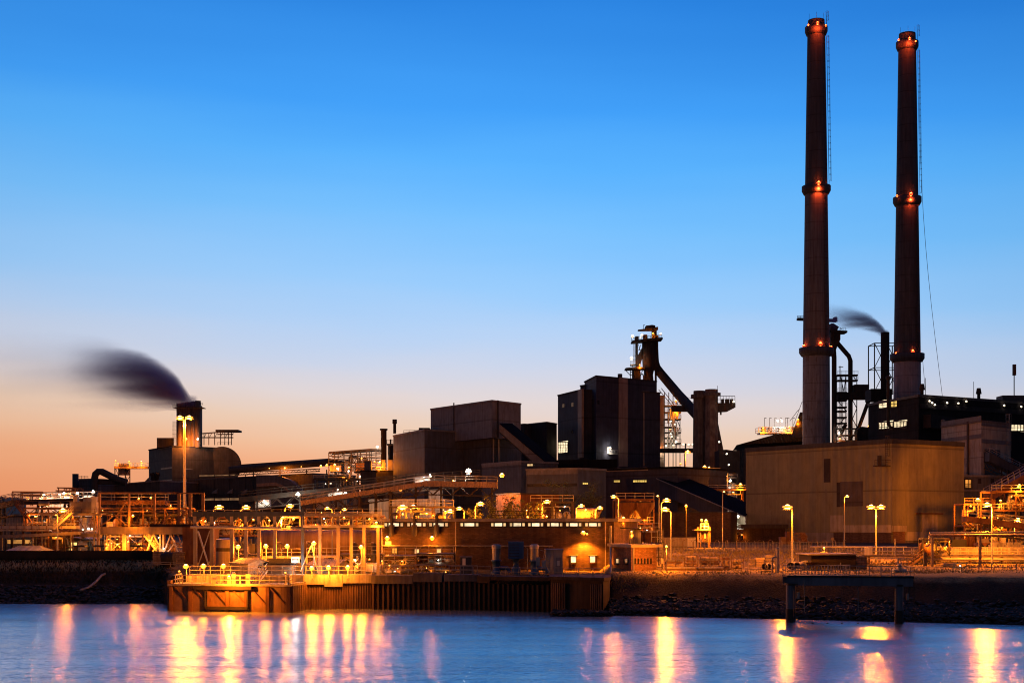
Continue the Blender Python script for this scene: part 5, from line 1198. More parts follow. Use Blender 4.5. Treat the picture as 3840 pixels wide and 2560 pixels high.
def blast_two():
    d = 530; t = thing('blast_furnace','second blast furnace half hidden behind the taller chimney','blast furnace',P(3150,2030,d),'blast furnaces')
    z = lambda y: Zp(y,d)
    MB().tube([P(3128,1670,d),P(3128,1340,d),P(3122,1310,d)],[.9,.9,1.3],14).build('riser','furnace_dark',t)
    outline(t,'furnace_top','furnace_dark',[(3112,1320),(3112,1215),(3122,1215),(3132,1222),(3142,1228),(3135,1240),(3147,1255),(3147,1275),(3136,1300),(3128,1320)],d,4)
    MB().tube([P(3132,1262,d),P(3142,1288,d),P(3183,1335,d),P(3189,1352,d),P(3189,1670,d)],.85,14).build('downcomer','furnace_dark',t)
    outline(t,'platform','furnace_dark',[(3112,1247),(3112,1240),(3172,1243),(3172,1250),(3150,1252)],d,5)
    MB().rail([P(3140,1243,d-2.5),P(3172,1243,d-2.5)],1.5,1.0,.13,3).build('handrail','steel_dark',t)
    bars(t,'mast','steel_dark',[(3150,1243,3150,1230),(3150,1230,3158,1234)],d,.15)
    outline(t,'platform','furnace_dark',[(2990,1200),(2990,1193),(3115,1197),(3126,1197),(3126,1190),(3137,1190),(3137,1207),(2990,1200)],d,3)
    MB().rail([P(2990,1193,d-1.5),P(3015,1194,d-1.5)],.9,1.0,.12,2).build('handrail','steel_dark',t)
    for px in (3137,3150,3157,3172,3213): MB().bar(P(px,1980,d+2),P(px,1372 if px in (3150,) else 1405,d+2),.3).build('column','steel_dark',t)
    for py in (1405,1425,1470,1500,1525,1540,1563,1585,1605,1630,1650): plat(t,3137,3213 if py<1430 or py>1600 else 3172,py,d,4,'steel_dark',True,.1)
    bars(t,'brace','steel_dark',[(3150,1405,3165,1470),(3165,1470,3172,1405),(3197,1405,3213,1430),(3197,1500,3213,1530),(3213,1530,3197,1570),(3197,1570,3213,1600),(3213,1600,3197,1640),(3140,1500,3172,1540),(3172,1560,3140,1600),(3140,1600,3172,1650),(3145,1375,3162,1375)],d,.25)
    MB().box(X(3140,d),X(3267,d),d-2,d+3,z(1497),z(1472)).build('bridge','furnace_dark',t)
    MB().box(X(3200,d),X(3254,d),d-2.2,d+2.2,z(1472),z(1443)).build('vessel','furnace_dark',t)
    MB().tube([P(3172,1590,d),P(3145,1640,d)],.7,10).build('pipe','furnace_dark',t)
    MB().tube([P(3258,1500,d),P(3210,1632,d)],.7,10).build('pipe','furnace_dark',t)
    MB().slab([(P(a,b,d-6).x,P(a,b,d-6).z) for a,b in ((3210,1680),(3210,1612),(3228,1600),(3258,1604),(3258,1680))][::-1],d-8,d-4).build('dust_catcher','furnace_dark',t)
    for px,py,k,w,s in ((3146,1629,'w',500,2.4),(3257,1602,'o',300,2),(3150,1648,'a',200,1.6),(3112,1303,'a',0,1.6)): lamp(t,P(px,py,d-3),k,'bulkhead',w,s)
blast_two()
def lattice_stack():
    d = 500; t = thing('smokestack','slim dark stack inside a lattice tower giving off the smaller plume','smokestack',P(3319,1500,d),'smoking stacks')
    MB().lathe(X(3319,d),d,[(1.5,Zp(1500,d)),(1.5,Zp(1246,d)),(1.3,Zp(1246,d)),(1.3,Zp(1260,d))],20).build('flue','furnace_dark',t)
    g = MB()
    L4 = [(3268,-4.2),(3358,-4.2),(3268,4.2),(3358,4.2)]
    for px,dy in L4: g.bar(P(px,1475,d)+Vector((0,dy,0)),P(px,1292,d)+Vector((0,dy,0)),.32)
    for y in (1292,1383,1472):
        for dy in (-4.2,4.2): g.bar(P(3268,y,d)+Vector((0,dy,0)),P(3358,y,d)+Vector((0,dy,0)),.26)
        for px in (3268,3358): g.bar(P(px,y,d)+Vector((0,-4.2,0)),P(px,y,d)+Vector((0,4.2,0)),.26)
    for y0,y1 in ((1292,1383),(1383,1472)):
        for a,b in ((3268,3313),(3358,3313)): g.bar(P(a,y0,d)+Vector((0,-4.2,0)),P(b,y1,d)+Vector((0,-4.2,0)),.22); g.bar(P(a,y1,d)+Vector((0,-4.2,0)),P(b,y0,d)+Vector((0,-4.2,0)),.22)
    g.bar(P(3313,1475,d)+Vector((0,-4.2,0)),P(3313,1292,d)+Vector((0,-4.2,0)),.3)
    g.build('lattice','furnace_dark',t)
    d = 462; MB().box(X(3267,d),X(3345,d),d,d+8,Zp(1500,d),Zp(1457,d)).build('base_house','cladding_black',t)
    d = 440; MB().tube([P(3331,1415,d),P(3331,1590,d),P(3340,1602,d),P(3350,1602,d)],.5,10).build('vent_pipe','steel_dark',t); MB().lathe(X(3331,d),d,[(.5,Zp(1425,d)),(.85,Zp(1420,d)),(.85,Zp(1412,d)),(.2,Zp(1407,d))],12).build('vent_cap','steel_dark',t)
lattice_stack()
# stay wires of the right chimney
for a,b,lab in (((3446,178,470),(3534,1486,440),'thin sagging cable from the top of the right chimney'),((3460,1350,470),(3472,1486,450),'thin cable under the lowest ring of the right chimney')):
    A,B = P(*a),P(*b); g = MB(); g.tube([A+(B-A)*i/12+Vector((-2.2*math.sin(math.pi*i/12) if a[1]<500 else 0,0,0)) for i in range(13)],.07,5); o = g.build('cable','steel_dark',label=lab,category='cable')
for a,b,lab in (((2995,1535,455),(2962,1578,455),'left thin stay cable left of the taller chimney'),((3008,1505,455),(2975,1595,455),'right thin stay cable left of the taller chimney')):
    MB().tube([P(*a),P(*b)],.09,5).build('cable','steel_grey',label=lab,category='cable')

# ================================================================ smoke
def smoke(src, d, Lx, rise, tau, rad0, rad, dens, col, lab, fall, drift=(.0)):
    o0 = P(src[0],src[1],d); m = bpy.data.materials.new('smoke'); m.use_nodes = True; t = NT(m); t.n.clear()
    out = t.new('ShaderNodeOutputMaterial'); pv = t.new('ShaderNodeVolumePrincipled'); t.l.new(pv.outputs[0], out.inputs['Volume'])
    pv.inputs['Color'].default_value = (*col,1); pv.inputs['Anisotropy'].default_value = .2
    tc = t.new('ShaderNodeTexCoord'); sp = t.new('ShaderNodeSeparateXYZ'); t.l.new(tc.outputs['Object'], sp.inputs[0])
    def M(op,a,b=None,cl=False):
        n = t.new('ShaderNodeMath',operation=op); n.use_clamp = cl
        for i,v in enumerate((a,b)):
            if v is None: continue
            if isinstance(v,(int,float)): n.inputs[i].default_value = v
            else: t.l.new(v,n.inputs[i])
        return n.outputs[0]
    s = M('MAXIMUM',M('MULTIPLY',sp.outputs[0],-1),0)
    e = M('SUBTRACT',1,M('EXPONENT',M('MULTIPLY',s,-1/tau)))
    zc = M('ADD',M('MULTIPLY',e,rise),M('MULTIPLY',s,drift)); rr = M('ADD',rad0,M('ADD',M('MULTIPLY',e,rad),M('MULTIPLY',s,.07)))
    mp = t.new('ShaderNodeMapping'); mp.inputs['Scale'].default_value = (.035,.2,.28); mp.inputs['Rotation'].default_value = (0,R(12),0); t.l.new(tc.outputs['Object'],mp.inputs[0])
    n = t.new('ShaderNodeTexNoise'); n.inputs['Scale'].default_value = 12/max(rad,1)*.45; n.inputs['Detail'].default_value = 5; t.l.new(mp.outputs[0],n.inputs['Vector'])
    wob = M('MULTIPLY',M('SUBTRACT',n.outputs['Fac'],.5),M('MULTIPLY',rr,1.1))
    dz = M('DIVIDE',M('ADD',M('SUBTRACT',sp.outputs[2],zc),wob),rr); dy = M('DIVIDE',sp.outputs[1],rr)
    q = M('SUBTRACT',1,M('ADD',M('MULTIPLY',dz,dz),M('MULTIPLY',dy,dy)),True)
    q = M('POWER',q,1.5); den = M('MULTIPLY',M('MULTIPLY',q,M('ADD',M('POWER',M('SUBTRACT',1,M('MULTIPLY',s,1/(fall*4.3)),True),2.3),M('MULTIPLY',M('EXPONENT',M('MULTIPLY',s,-.22/fall)),.05))),M('MAXIMUM',M('MULTIPLY',M('SUBTRACT',n.outputs['Fac'],.2),1.9),.42))
    ed = M('MULTIPLY',den,M('MINIMUM',M('DIVIDE',M('ADD',M('MULTIPLY',sp.outputs[0],-1),rad0),rad0),1,True))
    fin = M('MULTIPLY',M('MULTIPLY',ed,M('DIVIDE',M('SUBTRACT',Lx,s),Lx,True)),dens); t.l.new(fin,pv.inputs['Density'])
    g = MB(); k = 18; pts = []; rs = []
    for i in range(k+1):
        s_ = Lx*(i/k)**1.6 - rad0; e_ = 1-math.exp(-max(s_,0)/tau); pts.append((o0.x-s_, d, o0.z+rise*e_+max(s_,0)*drift)); rs.append((rad0+rad*e_+max(s_,0)*.07)*1.25+.1)
    g.tube(pts, rs, 20); o = g.build('smoke',m,kind='stuff',label=lab,category='smoke')
    me = o.data
    for v in me.vertices: v.co -= o0
    o.location = o0; m.cycles.volume_sampling = 'MULTIPLE_IMPORTANCE'; m.cycles.volume_step_rate = 1.0
    return o
smoke((712,1508),618,150,12.5,14,3.4,10.5,1.5,(.40,.27,.58),'wide dark purple smoke plume blown left from the ribbed stack',14,.03)
smoke((3319,1249),500,30,4.6,5,1.4,2.3,2.6,(.38,.26,.52),'short dark plume blown left from the lattice held stack',7,.08)
# ================================================================ long ore conveyors and the yards behind the quay
GM = 6.8
gallery('ore_conveyor','long dark conveyor rising from the left gantry towards the beige blocks','ore conveyor',(900,1883,289),(1560,1812,300),2.6,1.0,'steel_dark',None,(960,1130,1290,1450),GM,'long ore conveyors',railm='steel_dark',lamps=((1117,1861,'w',2500,2.4),(1295,1857,'y',0,2.0),(1345,1856,'y',500,1.8),(1502,1842,'a',200,1.5),(1188,1883,'y',0,1.2)))
gallery('ore_conveyor','upper dark conveyor running level below the beige blocks','ore conveyor',(1450,1822,312),(1800,1796,322),2.6,1.0,'steel_dark',None,(1560,1700),GM,'long ore conveyors',railm='steel_dark',lamps=((1612,1791,'w',1800,2.2),(1557,1800,'o',500,1.6)))
gallery('ore_conveyor','lower lit conveyor rising behind the pump house','ore conveyor',(1130,1895,269),(1590,1822,282),2.4,.9,'cladding_stripe',None,(1180,1350,1410,1465,1560),GM,'long ore conveyors')
gallery('ore_conveyor','bright level end of the lower conveyor with a lamp at its tip','ore conveyor',(1590,1823,282),(1865,1829,276),2.4,1.1,'cladding_stripe',None,(1655,1845),GM,'long ore conveyors',lamps=((1757,1776,'w',7000,3.0),(1882,1789,'o',3500,2.4),(1700,1808,'o',700,1.2)))
def sheds_mid():
    t,f,z = building('shed','ribbed shed behind the left end of the pump house roof','shed',[(1385,292),(1658,290)],GM,1876,'cladding_ochre',depth=14,cap='trim')
    g = MB(); f[0].panel(g,1608,1660,1838,1876,-.02,.3); g.build('side_panel','cladding_beige',t)
    t,f,z = building('shed','brown transfer shed under the bright conveyor tip','shed',[(1860,286),(1952,280)],GM,1852,'rust',depth=10,cap=None)
    # white lit hood over conveyors
    for px,py,lab in ((985,1886,'pale round hood over the long conveyor, the lower one'),(1260,1845,'pale round hood over the long conveyor, middle one'),(1585,1800,'pale round hood over the long conveyor, the upper one')):
        d = 296; a = P(px-28,py+8,d); b = P(px+28,py,d); t = thing('conveyor_hood',lab,'conveyor hood',a,'pale hoods on the long conveyor')
        MB().tube([a,b],1.1,14).build('hood','white_paint',t); lamp(t,P(px+6,py-6,d-2.2),'w','bulkhead',260,.9)
sheds_mid()
# great duct on trestles and the steel piping yard left of the block group
t = thing('duct','thick dark duct running level into the open piping yard','duct',P(1070,1760,560)); d = 560
MB().tube([P(860,1762,d),P(1000,1751,d),P(1250,1732,d),P(1285,1738,d),P(1292,1775,d)],1.35,16).build('pipe','pipe_dark',t)
MB().tube([P(900,1745,d+4),P(1240,1722,d+4)],.5,10).build('pipe','rust',t)
g = MB()
for a,b in (((880,1772),(1200,1757)),((880,1780),(1200,1766))): g.bar(P(*a,d),P(*b,d),.35)
for i in range(16): x = 880+i*20; g.bar(P(x,1772-i*.9,d),P(x+10,1780-i*.9,d),.15); g.bar(P(x+10,1780-i*.9,d),P(x+20,1772-i*.9,d),.15)
g.build('pipe_truss','steel_dark',t)
for px in (950,1050,1150,1225): MB().bar(P(px,1905,d),P(px,1760,d),.4).build('trestle','steel_dark',t)
for px,py,k,w,s in ((1068,1760,'o',900,2.4),(1010,1758,'a',0,1.4),(1130,1752,'a',0,1.3)): lamp(t,P(px,py,d-2.2),k,'bulkhead',w,s)
def piping():
    d = 500; t = thing('piping_yard','open steel piping yard with a sloping top left of the block group','piping yard',P(1330,1850,d))
    g = MB()
    top = lambda px: 1697-(px-1233)*12/165 if px < 1392 else 1685+(px-1392)*.06
    for px in (1233,1255,1268,1290,1313,1318,1341,1352,1375,1385,1410): MB().bar(P(px,1905 if px in (1233,1290,1341,1385) else 1780,d),P(px,top(px),d),.32).build('column','steel_dark',t)
    for px in (1233,1313,1392): MB().bar(P(px,1905,d+8),P(px,top(px),d+8),.3).build('column','steel_dark',t)
    g = MB()
    for dy in (0,8):
        g.bar(P(1233,1697,d)+Vector((0,dy,0)),P(1392,1685,d)+Vector((0,dy,0)),.5,.7); g.bar(P(1392,1685,d)+Vector((0,dy,0)),P(1427,1687,d)+Vector((0,dy,0)),.5,.7)
        for k in (1,2,3,5): g.bar(P(1233,1697+k*13,d)+Vector((0,dy,0)),P(1427,1685+k*13,d)+Vector((0,dy,0)),.28)
    for y in (1738,1745,1757,1766): g.bar(P(1245,y,d-1),P(1427,y-3,d-1),.3)
    g.build('beam','steel_dark',t); g = MB()
    for a,b in (((1233,1697),(1253,1715)),((1318,1710),(1330,1735)),((1341,1710),(1328,1735)),((1355,1705),(1372,1730)),((1372,1705),(1355,1730)),((1270,1715),(1290,1700))): g.bar(P(*a,d),P(*b,d),.2)
    g.build('brace','steel_dark',t)
    MB().tube([P(1296,1772,d-2),P(1296,1732,d-2),P(1298,1727,d-2),P(1303,1727,d-2),P(1306,1732,d-2),P(1306,1772,d-2)],.4,10).build('pipe','pipe_dark',t)
    MB().box(X(1336,d),X(1368,d),d-1,d+4,Zp(1775,d),Zp(1738,d)).build('tank_house','rust',t)
    MB().box(X(1240,d),X(1282,d),d-2,d+5,Zp(1768,d),Zp(1745,d)).build('tank_house','rust',t)
    r = random.Random(11)
    for k in range(16):
        x0 = r.uniform(1238,1400); y0 = r.uniform(1700,1790); g = MB(); g.tube([P(x0,y0+r.uniform(15,50),d+3),P(x0,y0,d+3),P(x0+r.uniform(8,30),y0-1,d+3)],r.choice((.2,.3,.4)),8); g.build('pipe',r.choice(('pipe_dark','rust','pipe_pale')),t)
    for px0,px1,py in ((1233,1300,1783),(1300,1330,1800),(1240,1340,1820),(1330,1420,1768)): plat(t,px0,px1,py,d-2,5,'steel_dark',True,.1)
    for px,py,k,w,s in ((1203,1750,'o',900,2),(1225,1748,'o',900,2.2),(1255,1746,'o',900,2.2),(1267,1761,'w',500,2.2),(1308,1757,'o',700,2.1),(1307,1770,'w',200,1.8),(1288,1793,'o',1500,2.6),(1415,1681,'w',1500,2.6),(1425,1736,'o',1500,2.2),(1356,1721,'a',200,1.6),(1404,1733,'a',300,1.6),(1350,1790,'y',400,1.5),(1340,1808,'y',0,1.3)): lamp(t,P(px,py,d-4),k,'bulkhead',w,s)
    d = 480; tt,f,z = building('tank_house','grey block and rusty hopper wall beside the wide ribbed block','tank house',[(1352,d),(1412,d)],7,1766,'cladding_brown',depth=10,cap='cladding_dark')
    MB().box(X(1367,d),X(1392,d),d-.8,d+4,z+.3,Zp(1728,d)).build('upper_box','cladding_grey',tt)
    tt,f,z = building('tank_house','dark lower block between the rusty hopper and the wide ribbed block','tank house',[(1410,482),(1478,482)],7,1764,'cladding_dark',depth=10,cap=None)
    MB().rail([P(1410,1764,481),P(1476,1762,481)],1.2,1.5,.12,3).build('handrail','steel_pale',tt)
    for a,b in ((1432,1446),(1456,1474)): MB().box(X(a,484),X(b,484),483,486,Zp(1764,484),Zp(1724,484)).build('cabin','cladding_ochre',tt)
    lamp(tt,P(1423,1738,480),'o','bulkhead',1200,1.8)
    t = thing('smokestack','plain dark round stack with a flared rim left of the wide ribbed block','smokestack',P(1439,1760,494)); d = 494
    MB().lathe(X(1439,d),d,[(1.0,7),(1.0,Zp(1614,d)),(1.35,Zp(1612,d)),(1.35,Zp(1607,d)),(.9,Zp(1607,d)),(.9,Zp(1620,d))],18).build('shaft','furnace_dark',t)
    MB().lathe(X(1463,d),d+2,[(1.0,7),(1.0,Zp(1670,d)),(.3,Zp(1665,d)),(.3,Zp(1645,d))],14).build('silo','furnace_dark',t)
    plat(t,1452,1475,1664,d,4,'steel_dark',True,.12)
piping()
machinery('process_rig','lit process rig below the piping yard','process rig',1175,1345,420,7,1795,5,31,'steel_dark','pipe_pale',8,[(1240,1815,'y',400,1.4),(1300,1805,'a',200,1.3)],2,k_=2.0)
machinery('process_rig','orange lit pipe rig behind the blue topped gantry','process rig',742,975,226,6.4,1940,8,41,'rust','pipe_pale',6,[(770,1958,'o',260,.9),(880,1955,'o',320,.9),(950,1952,'o',320,.9)],2,group='pipe rigs behind the quay gantries')
machinery('process_rig','brightest pipe rig with slanting chutes behind the gantry','process rig',985,1125,224,6.4,1938,5,43,'steel_pale','pipe_pale',6,[(1060,1946,'o',900,1.2),(1100,1950,'o',900,1.0),(1010,1955,'o',350,.9)],2,group='pipe rigs behind the quay gantries')
machinery('process_rig','dim pipe rig seen through the railed gantry walkway','process rig',1148,1430,226,6.4,1935,9,47,'rust','pipe_pale',6,[(1200,1950,'o',380,.9),(1290,1945,'o',380,.9),(1385,1950,'o',300,.9)],2,group='pipe rigs behind the quay gantries')
machinery('process_rig','pipe rig with pale tanks standing left behind the pump house roof','process rig',1462,1700,236,6.6,1900,7,53,'steel_dark','pipe_pale',6,[(1510,1932,'o',400,1.0),(1600,1930,'o',500,1.0),(1670,1922,'o',600,1.0)],2)
machinery('process_rig','dark trestle rig with a lit tank behind the middle of the pump house roof','process rig',1990,2150,250,6.7,1882,5,57,'steel_dark','pipe_pale',6,[(2050,1940,'o',300,1.0)],2,k_=1.3)
machinery('hopper_rig','rusty hopper rig behind the right end of the pump house roof','hopper rig',2310,2452,262,6.8,1872,4,61,'rust','pipe_pale',7,[(2350,1930,'o',500,1.0),(2420,1925,'o',700,1.0)],2,k_=1.3)
for px,lab in ((2350,'left conical hopper hanging in the rusty rig'),(2415,'right conical hopper hanging in the rusty rig')):
    d = 260; t = thing('hopper',lab,'hopper',P(px,1946,d)); MB().lathe(X(px,d),d,[(.5,Zp(1946,d)),(.6,Zp(1940,d)),(1.9,Zp(1898,d)),(1.9,Zp(1885,d))],14).build('cone','rust',t); MB().lathe(X(px,d),d,[(2.0,Zp(1885,d)),(2.0,Zp(1882,d)),(.1,Zp(1881,d))],14).build('lid','steel_dark',t)
t = thing('storage_tank','horizontal pale tank behind the leafless shrub on the pump house skyline','storage tank',P(2200,1945,232)); MB().tube([P(2158,1930,232),P(2238,1930,232)],1.15,18).build('shell','column_pale',t); MB().box(X(2170,232),X(2176,232),231.5,232.5,6.7,Zp(1940,232)).build('saddle','steel_dark',t); MB().box(X(2220,232),X(2226,232),231.5,232.5,6.7,Zp(1940,232)).build('saddle','steel_dark',t); lamp(t,P(2196,1916,230),'o','bulkhead',500,.9)

# ---- horizontal great tank, upright tanks behind the quay
def tanks():
    d = 212; c = 2036; t = thing('storage_tank','great horizontal tank with a rounded end behind the gantry columns','storage tank',P(1200,2080,d),'quay storage tanks')
    A = P(985,c,d); B = P(1440,c,d); k = 8; r = 1.95
    pts = [A+Vector((-.9*math.cos(R(a)),0,0)) for a in (0,)]; rr = []
    pts = []; 
    for i in range(5): a = R(90*i/4); pts.append(A+Vector((-.9*math.cos(a)+.0,0,0))); rr.append(max(.05,r*math.sin(a)))
    pts += [A+(B-A)*i/k for i in range(1,k+1)]; rr += [r]*k; MB().tube(pts,rr,32).build('shell','tank_shell',t)
    for px in (1020,1130,1240,1350,1425): MB().box(X(px,d)-.25,X(px,d)+.25,d-1.2,d+1.2,4.4,Zp(2070,d)).build('saddle','concrete_dark',t)
    d = 204; t = thing('storage_tank','round upright tank with a dark painted band','storage tank',(X(848,d),d,QZ),'quay storage tanks'); x = X(848,d)
    for z0,z1,m in ((QZ,Zp(2066,d),'column_pale'),(Zp(2066,d),Zp(2053,d),'steel_dark'),(Zp(2053,d),Zp(2021,d),'column_pale')): MB().lathe(x,d,[(1.42,z0),(1.42,z1)],28).build('shell' if m != 'steel_dark' else 'band',m,t)
    MB().lathe(x,d,[(1.45,Zp(2021,d)),(.1,Zp(2016,d))],28).build('roof','steel_grey',t)
    for px,y0,lab in ((1052,2036,'dark filter vessel under the blue roofed hut lamp'),(1163,2034,'dark filter vessel beside the crossed stays'),(1331,2036,'slim dark filter vessel left of the ladder bay'),(1402,2037,'dark filter vessel in the ladder bay by the pump house')):
        d = 201; x = X(px,d); t = thing('filter_vessel',lab,'filter vessel',(x,d,QZ),'dark upright filter vessels')
        MB().lathe(x,d,[(.42,QZ),(.42,Zp(y0+4,d)),(.3,Zp(y0,d)),(.05,Zp(y0-2,d))],16).build('shell','steel_dark',t); MB().tube([(x,d,Zp(y0-1,d)),(x-.1,d,Zp(y0-5,d)),(x-.5,d,Zp(y0-5,d)),(x-.55,d,Zp(y0+2,d))],.05,6).build('vent_pipe','pipe_pale',t)
    t = thing('container','dark steel container box left of the round upright tank','container',(X(740,212),212,5)); d = 212
    MB().box(X(684,d),X(800,d),d,d+4,4.5,Zp(1976,d)).build('body','rust',t); MB().box(X(684,d)-.05,X(800,d)+.05,d-.05,d+4.05,Zp(1976,d)+.003,Zp(1974,d)).build('lid','steel_dark',t)
mat('tank_shell', (.30,.19,.12), .6, vs=.25, var=.25, streak=.5, grime=(.16,.09,.05))
tanks()
machinery('valve_rack','railed valve rack in front of the great horizontal tank, left stretch','valve rack',985,1130,200,QZ,2088,6,71,'steel_pale','steel_pale',3,(),1,group='valve racks at the great tank')
machinery('valve_rack','railed valve rack in front of the great horizontal tank, middle stretch','valve rack',1150,1262,200,QZ,2086,5,73,'steel_pale','steel_pale',3,(),1,group='valve racks at the great tank')
machinery('valve_rack','railed valve rack with boxes right of the columned gantry middle','valve rack',1275,1435,199,QZ,2080,7,75,'steel_dark','steel_pale',3,[(1385,2100,'o',150,.7)],1,group='valve racks at the great tank')

# ---- left works: walkways, stairs, portal frame with box girder
def left_works():
    d = 224
    t = thing('walkway','yellow lit railed gallery crossing the far left works','walkway',P(140,1985,d),'railed walkways of the left works')
    MB().box(X(-60,d),X(285,d),d,d+2,Zp(1982,d),Zp(1970,d)).build('box_girder','pipe_pale',t); MB().box(X(-60,d),X(182,d),d+.2,d+1.8,Zp(1990,d),Zp(1984,d)).build('lower_beam','pipe_pale',t)
    MB().rail([P(-60,1970,d),P(285,1970,d)],.45,.75,.05,2).build('handrail','pipe_pale',t)
    g = MB()
    for px in range(-50,285,28): g.box(X(px,d),X(px+1.5,d),d-.04,d-.002,Zp(1985,d),Zp(1969,d))
    g.build('stiffener','rust',t)
    for px in (3,45,88,133,190,240): MB().bar((X(px,d+1),d+1,6.2),(X(px,d+1),d+1,Zp(1991,d)),.35).build('column','steel_dark',t)
    t = thing('pipe_duct','pale sloping box duct under the yellow gallery','duct',P(150,2005,d-2)); A,B = P(-30,2013,d-2),P(292,1997,d-2); MB().loft([A+Vector((0,0,-.25)),A+Vector((0,1.2,-.25)),A+Vector((0,1.2,.25)),A+Vector((0,0,.25))],[B+Vector((0,0,-.28)),B+Vector((0,1.2,-.28)),B+Vector((0,1.2,.2)),B+Vector((0,0,.2))]).build('duct','column_pale',t)
    MB().bar((X(6,d-1.5),d-1.5,6.1),(X(6,d-1.5),d-1.5,Zp(2012,d-2)),.3).build('leg','column_pale',t)
    t = thing('stairs','lit open stair climbing from the yellow gallery to the cabin deck','stairs',P(206,1985,d-.6)); MB().stairs(P(205,1984,d-.6),P(274,1921,d-.6),.9).build('flight','pipe_pale',t)
    t = thing('stairs','dark stair below the far left conveyor','stairs',P(95,1945,d+6)); MB().stairs(P(102,1945,d+6),P(60,1890,d+6),.9).build('flight','rust',t)
    t = thing('walkway','upper cabin deck carrying the pale control house','walkway',P(300,1930,d+2),'railed walkways of the left works'); dd = d+2
    MB().box(X(150,dd),X(378,dd),dd,dd+3,Zp(1932,dd),Zp(1923,dd)).build('deck_beam','column_pale',t); MB().rail([P(160,1923,dd),P(378,1923,dd)],.7,1.0,.05,2).build('handrail','rust',t)
    for px in (157,192,265,353,372): MB().bar((X(px,dd),dd,6.2),(X(px,dd),dd,Zp(1932,dd)),.2).build('column','column_pale',t)
    t = thing('control_house','pale control house with two bright cabinets on top','control house',P(305,1922,dd)); dd = 227
    MB().box(X(263,dd),X(343,dd),dd,dd+3,Zp(1921,dd),Zp(1881,dd)).build('wall','column_pale',t); MB().box(X(343,dd)+.003,X(361,dd),dd-.1,dd+2.5,Zp(1921,dd),Zp(1881,dd)).build('side_wall','steel_pale',t)
    MB().box(X(275,dd),X(290,dd),dd,dd+1,Zp(1881,dd)+.003,Zp(1860,dd)).build('cabinet','steel_pale',t); MB().box(X(343,dd),X(359,dd),dd,dd+1,Zp(1881,dd)+.003,Zp(1862,dd)).build('cabinet','steel_pale',t); MB().box(X(310,dd),X(343,dd)-.003,dd+.3,dd+1.3,Zp(1881,dd)+.003,Zp(1864,dd)).build('cabinet','steel_grey',t)
    gallery('belt_conveyor','dark belt conveyor climbing in from the left edge','belt conveyor',(-80,1925,232),(60,1893,236),2,.9,'cladding_brown',None,(10,),6.4,'belt conveyors of the left works')
    gallery('belt_conveyor','dark belt conveyor running level behind the control house','belt conveyor',(60,1893,236),(372,1883,240),2,.8,'steel_dark',None,(150,250),6.4,'belt conveyors of the left works',lamps=((150,1907,'w',160,.8),))
    gallery('belt_conveyor','humped belt conveyor inside the tall portal frame','belt conveyor',(372,1893,236),(625,1893,240),2,.8,'rust',None,(450,560),6.4,'belt conveyors of the left works',lamps=((520,1873,'o',200,.9),(565,1870,'o',160,.9)))
    t = thing('drum','orange lit drum on the left conveyor','drum',P(163,1900,234)); MB().tube([P(146,1887,234),P(184,1887,234)],.38,14).build('shell','column_pale',t)
    # portal frame
    d = 227; t = thing('portal_frame','tall brown portal frame standing on a deep box girder','portal frame',P(560,2003,d))
    MB().box(X(380,d),X(690,d),d-.6,d+1.2,Zp(2002,d),Zp(1975,d)).build('box_girder','column_pale',t); MB().box(X(298,d),X(379,d),d-.3,d+.8,Zp(2013,d),Zp(1998,d)).build('box_girder','column_pale',t)
    for px,w in ((374,.14),(484,.14),(580,.14),(672,.24),(714,.24),(762,.22)): MB().box(X(px,d)-w,X(px,d)+w,d-.25,d+.25,Zp(1974.9,d),Zp(1851,d)).build('column','rust_pale',t)
    MB().box(X(370,d),X(672,d),d-.26,d+.26,Zp(1850.9,d),Zp(1845,d)).build('top_beam','rust_pale',t); MB().box(X(672,d)-.4,X(766,d),d-.26,d+.3,Zp(1850.9,d),Zp(1846,d)).build('top_beam','rust_pale',t)
    g = MB()
    for a,b in (((378,1972),(428,1930)),((428,1930),(480,1972)),((372,1930),(480,1932)),((440,1930),(482,1865)),((600,1975),(640,1925)),((372,1917),(700,1917))): g.bar(P(*a,d),P(*b,d),.16)
    g.build('brace','rust_pale',t)
    g = MB()
    for a,b in (((575,2003),(545,2064)),((575,2003),(615,2064)),((640,2003),(612,2064)),((640,2003),(672,2064)),((600,2040),(560,2040)),((655,2035),(622,2035))): g.bar(P(*a,d),(X(b[0],d),d,6.3),.2)
    g.build('trestle','steel_pale',t)
    for px in (413,462,470,600,612): MB().bar((X(px,d),d,6.2),(X(px,d),d,Zp(2003,d)),.25).build('leg','steel_pale',t)
    MB().stairs((X(600,d+1),d+1,6.4),P(543,2006,d+1),.9).build('stairs','steel_pale',t)
    for px,py,k,w,s in ((498,1938,'o',500,1.1),(480,2035,'o',500,.8),(560,2030,'o',600,.8),(613,2060,'w',60,.7)): lamp(t,P(px,py,d-1),k,'bulkhead',w,s)
    t = thing('walkway','dark railed landing at the right foot of the portal frame','walkway',P(630,1975,222),'railed walkways of the left works'); dd = 222
    MB().box(X(562,dd),X(735,dd),dd,dd+2,Zp(1975,dd),Zp(1964,dd)).build('deck','steel_dark',t); MB().rail([P(562,1964,dd),P(735,1964,dd)],1.1,1.2,.06,2).build('handrail','rust_pale',t); MB().stairs(P(664,1962,dd-.5),P(696,1918,dd-.5),.8).build('stairs','rust_pale',t); MB().bar(P(682,2032,dd),P(700,2000,dd),.5,.1).build('chute','steel_pale',t)
    machinery('process_rig','deep shadowed rig of pipes and beams between control house and portal frame','process rig',372,700,232,6.4,1905,8,81,'rust','rust_pale',6,[(420,1935,'o',250,.8),(640,1900,'o',250,.8)],2)
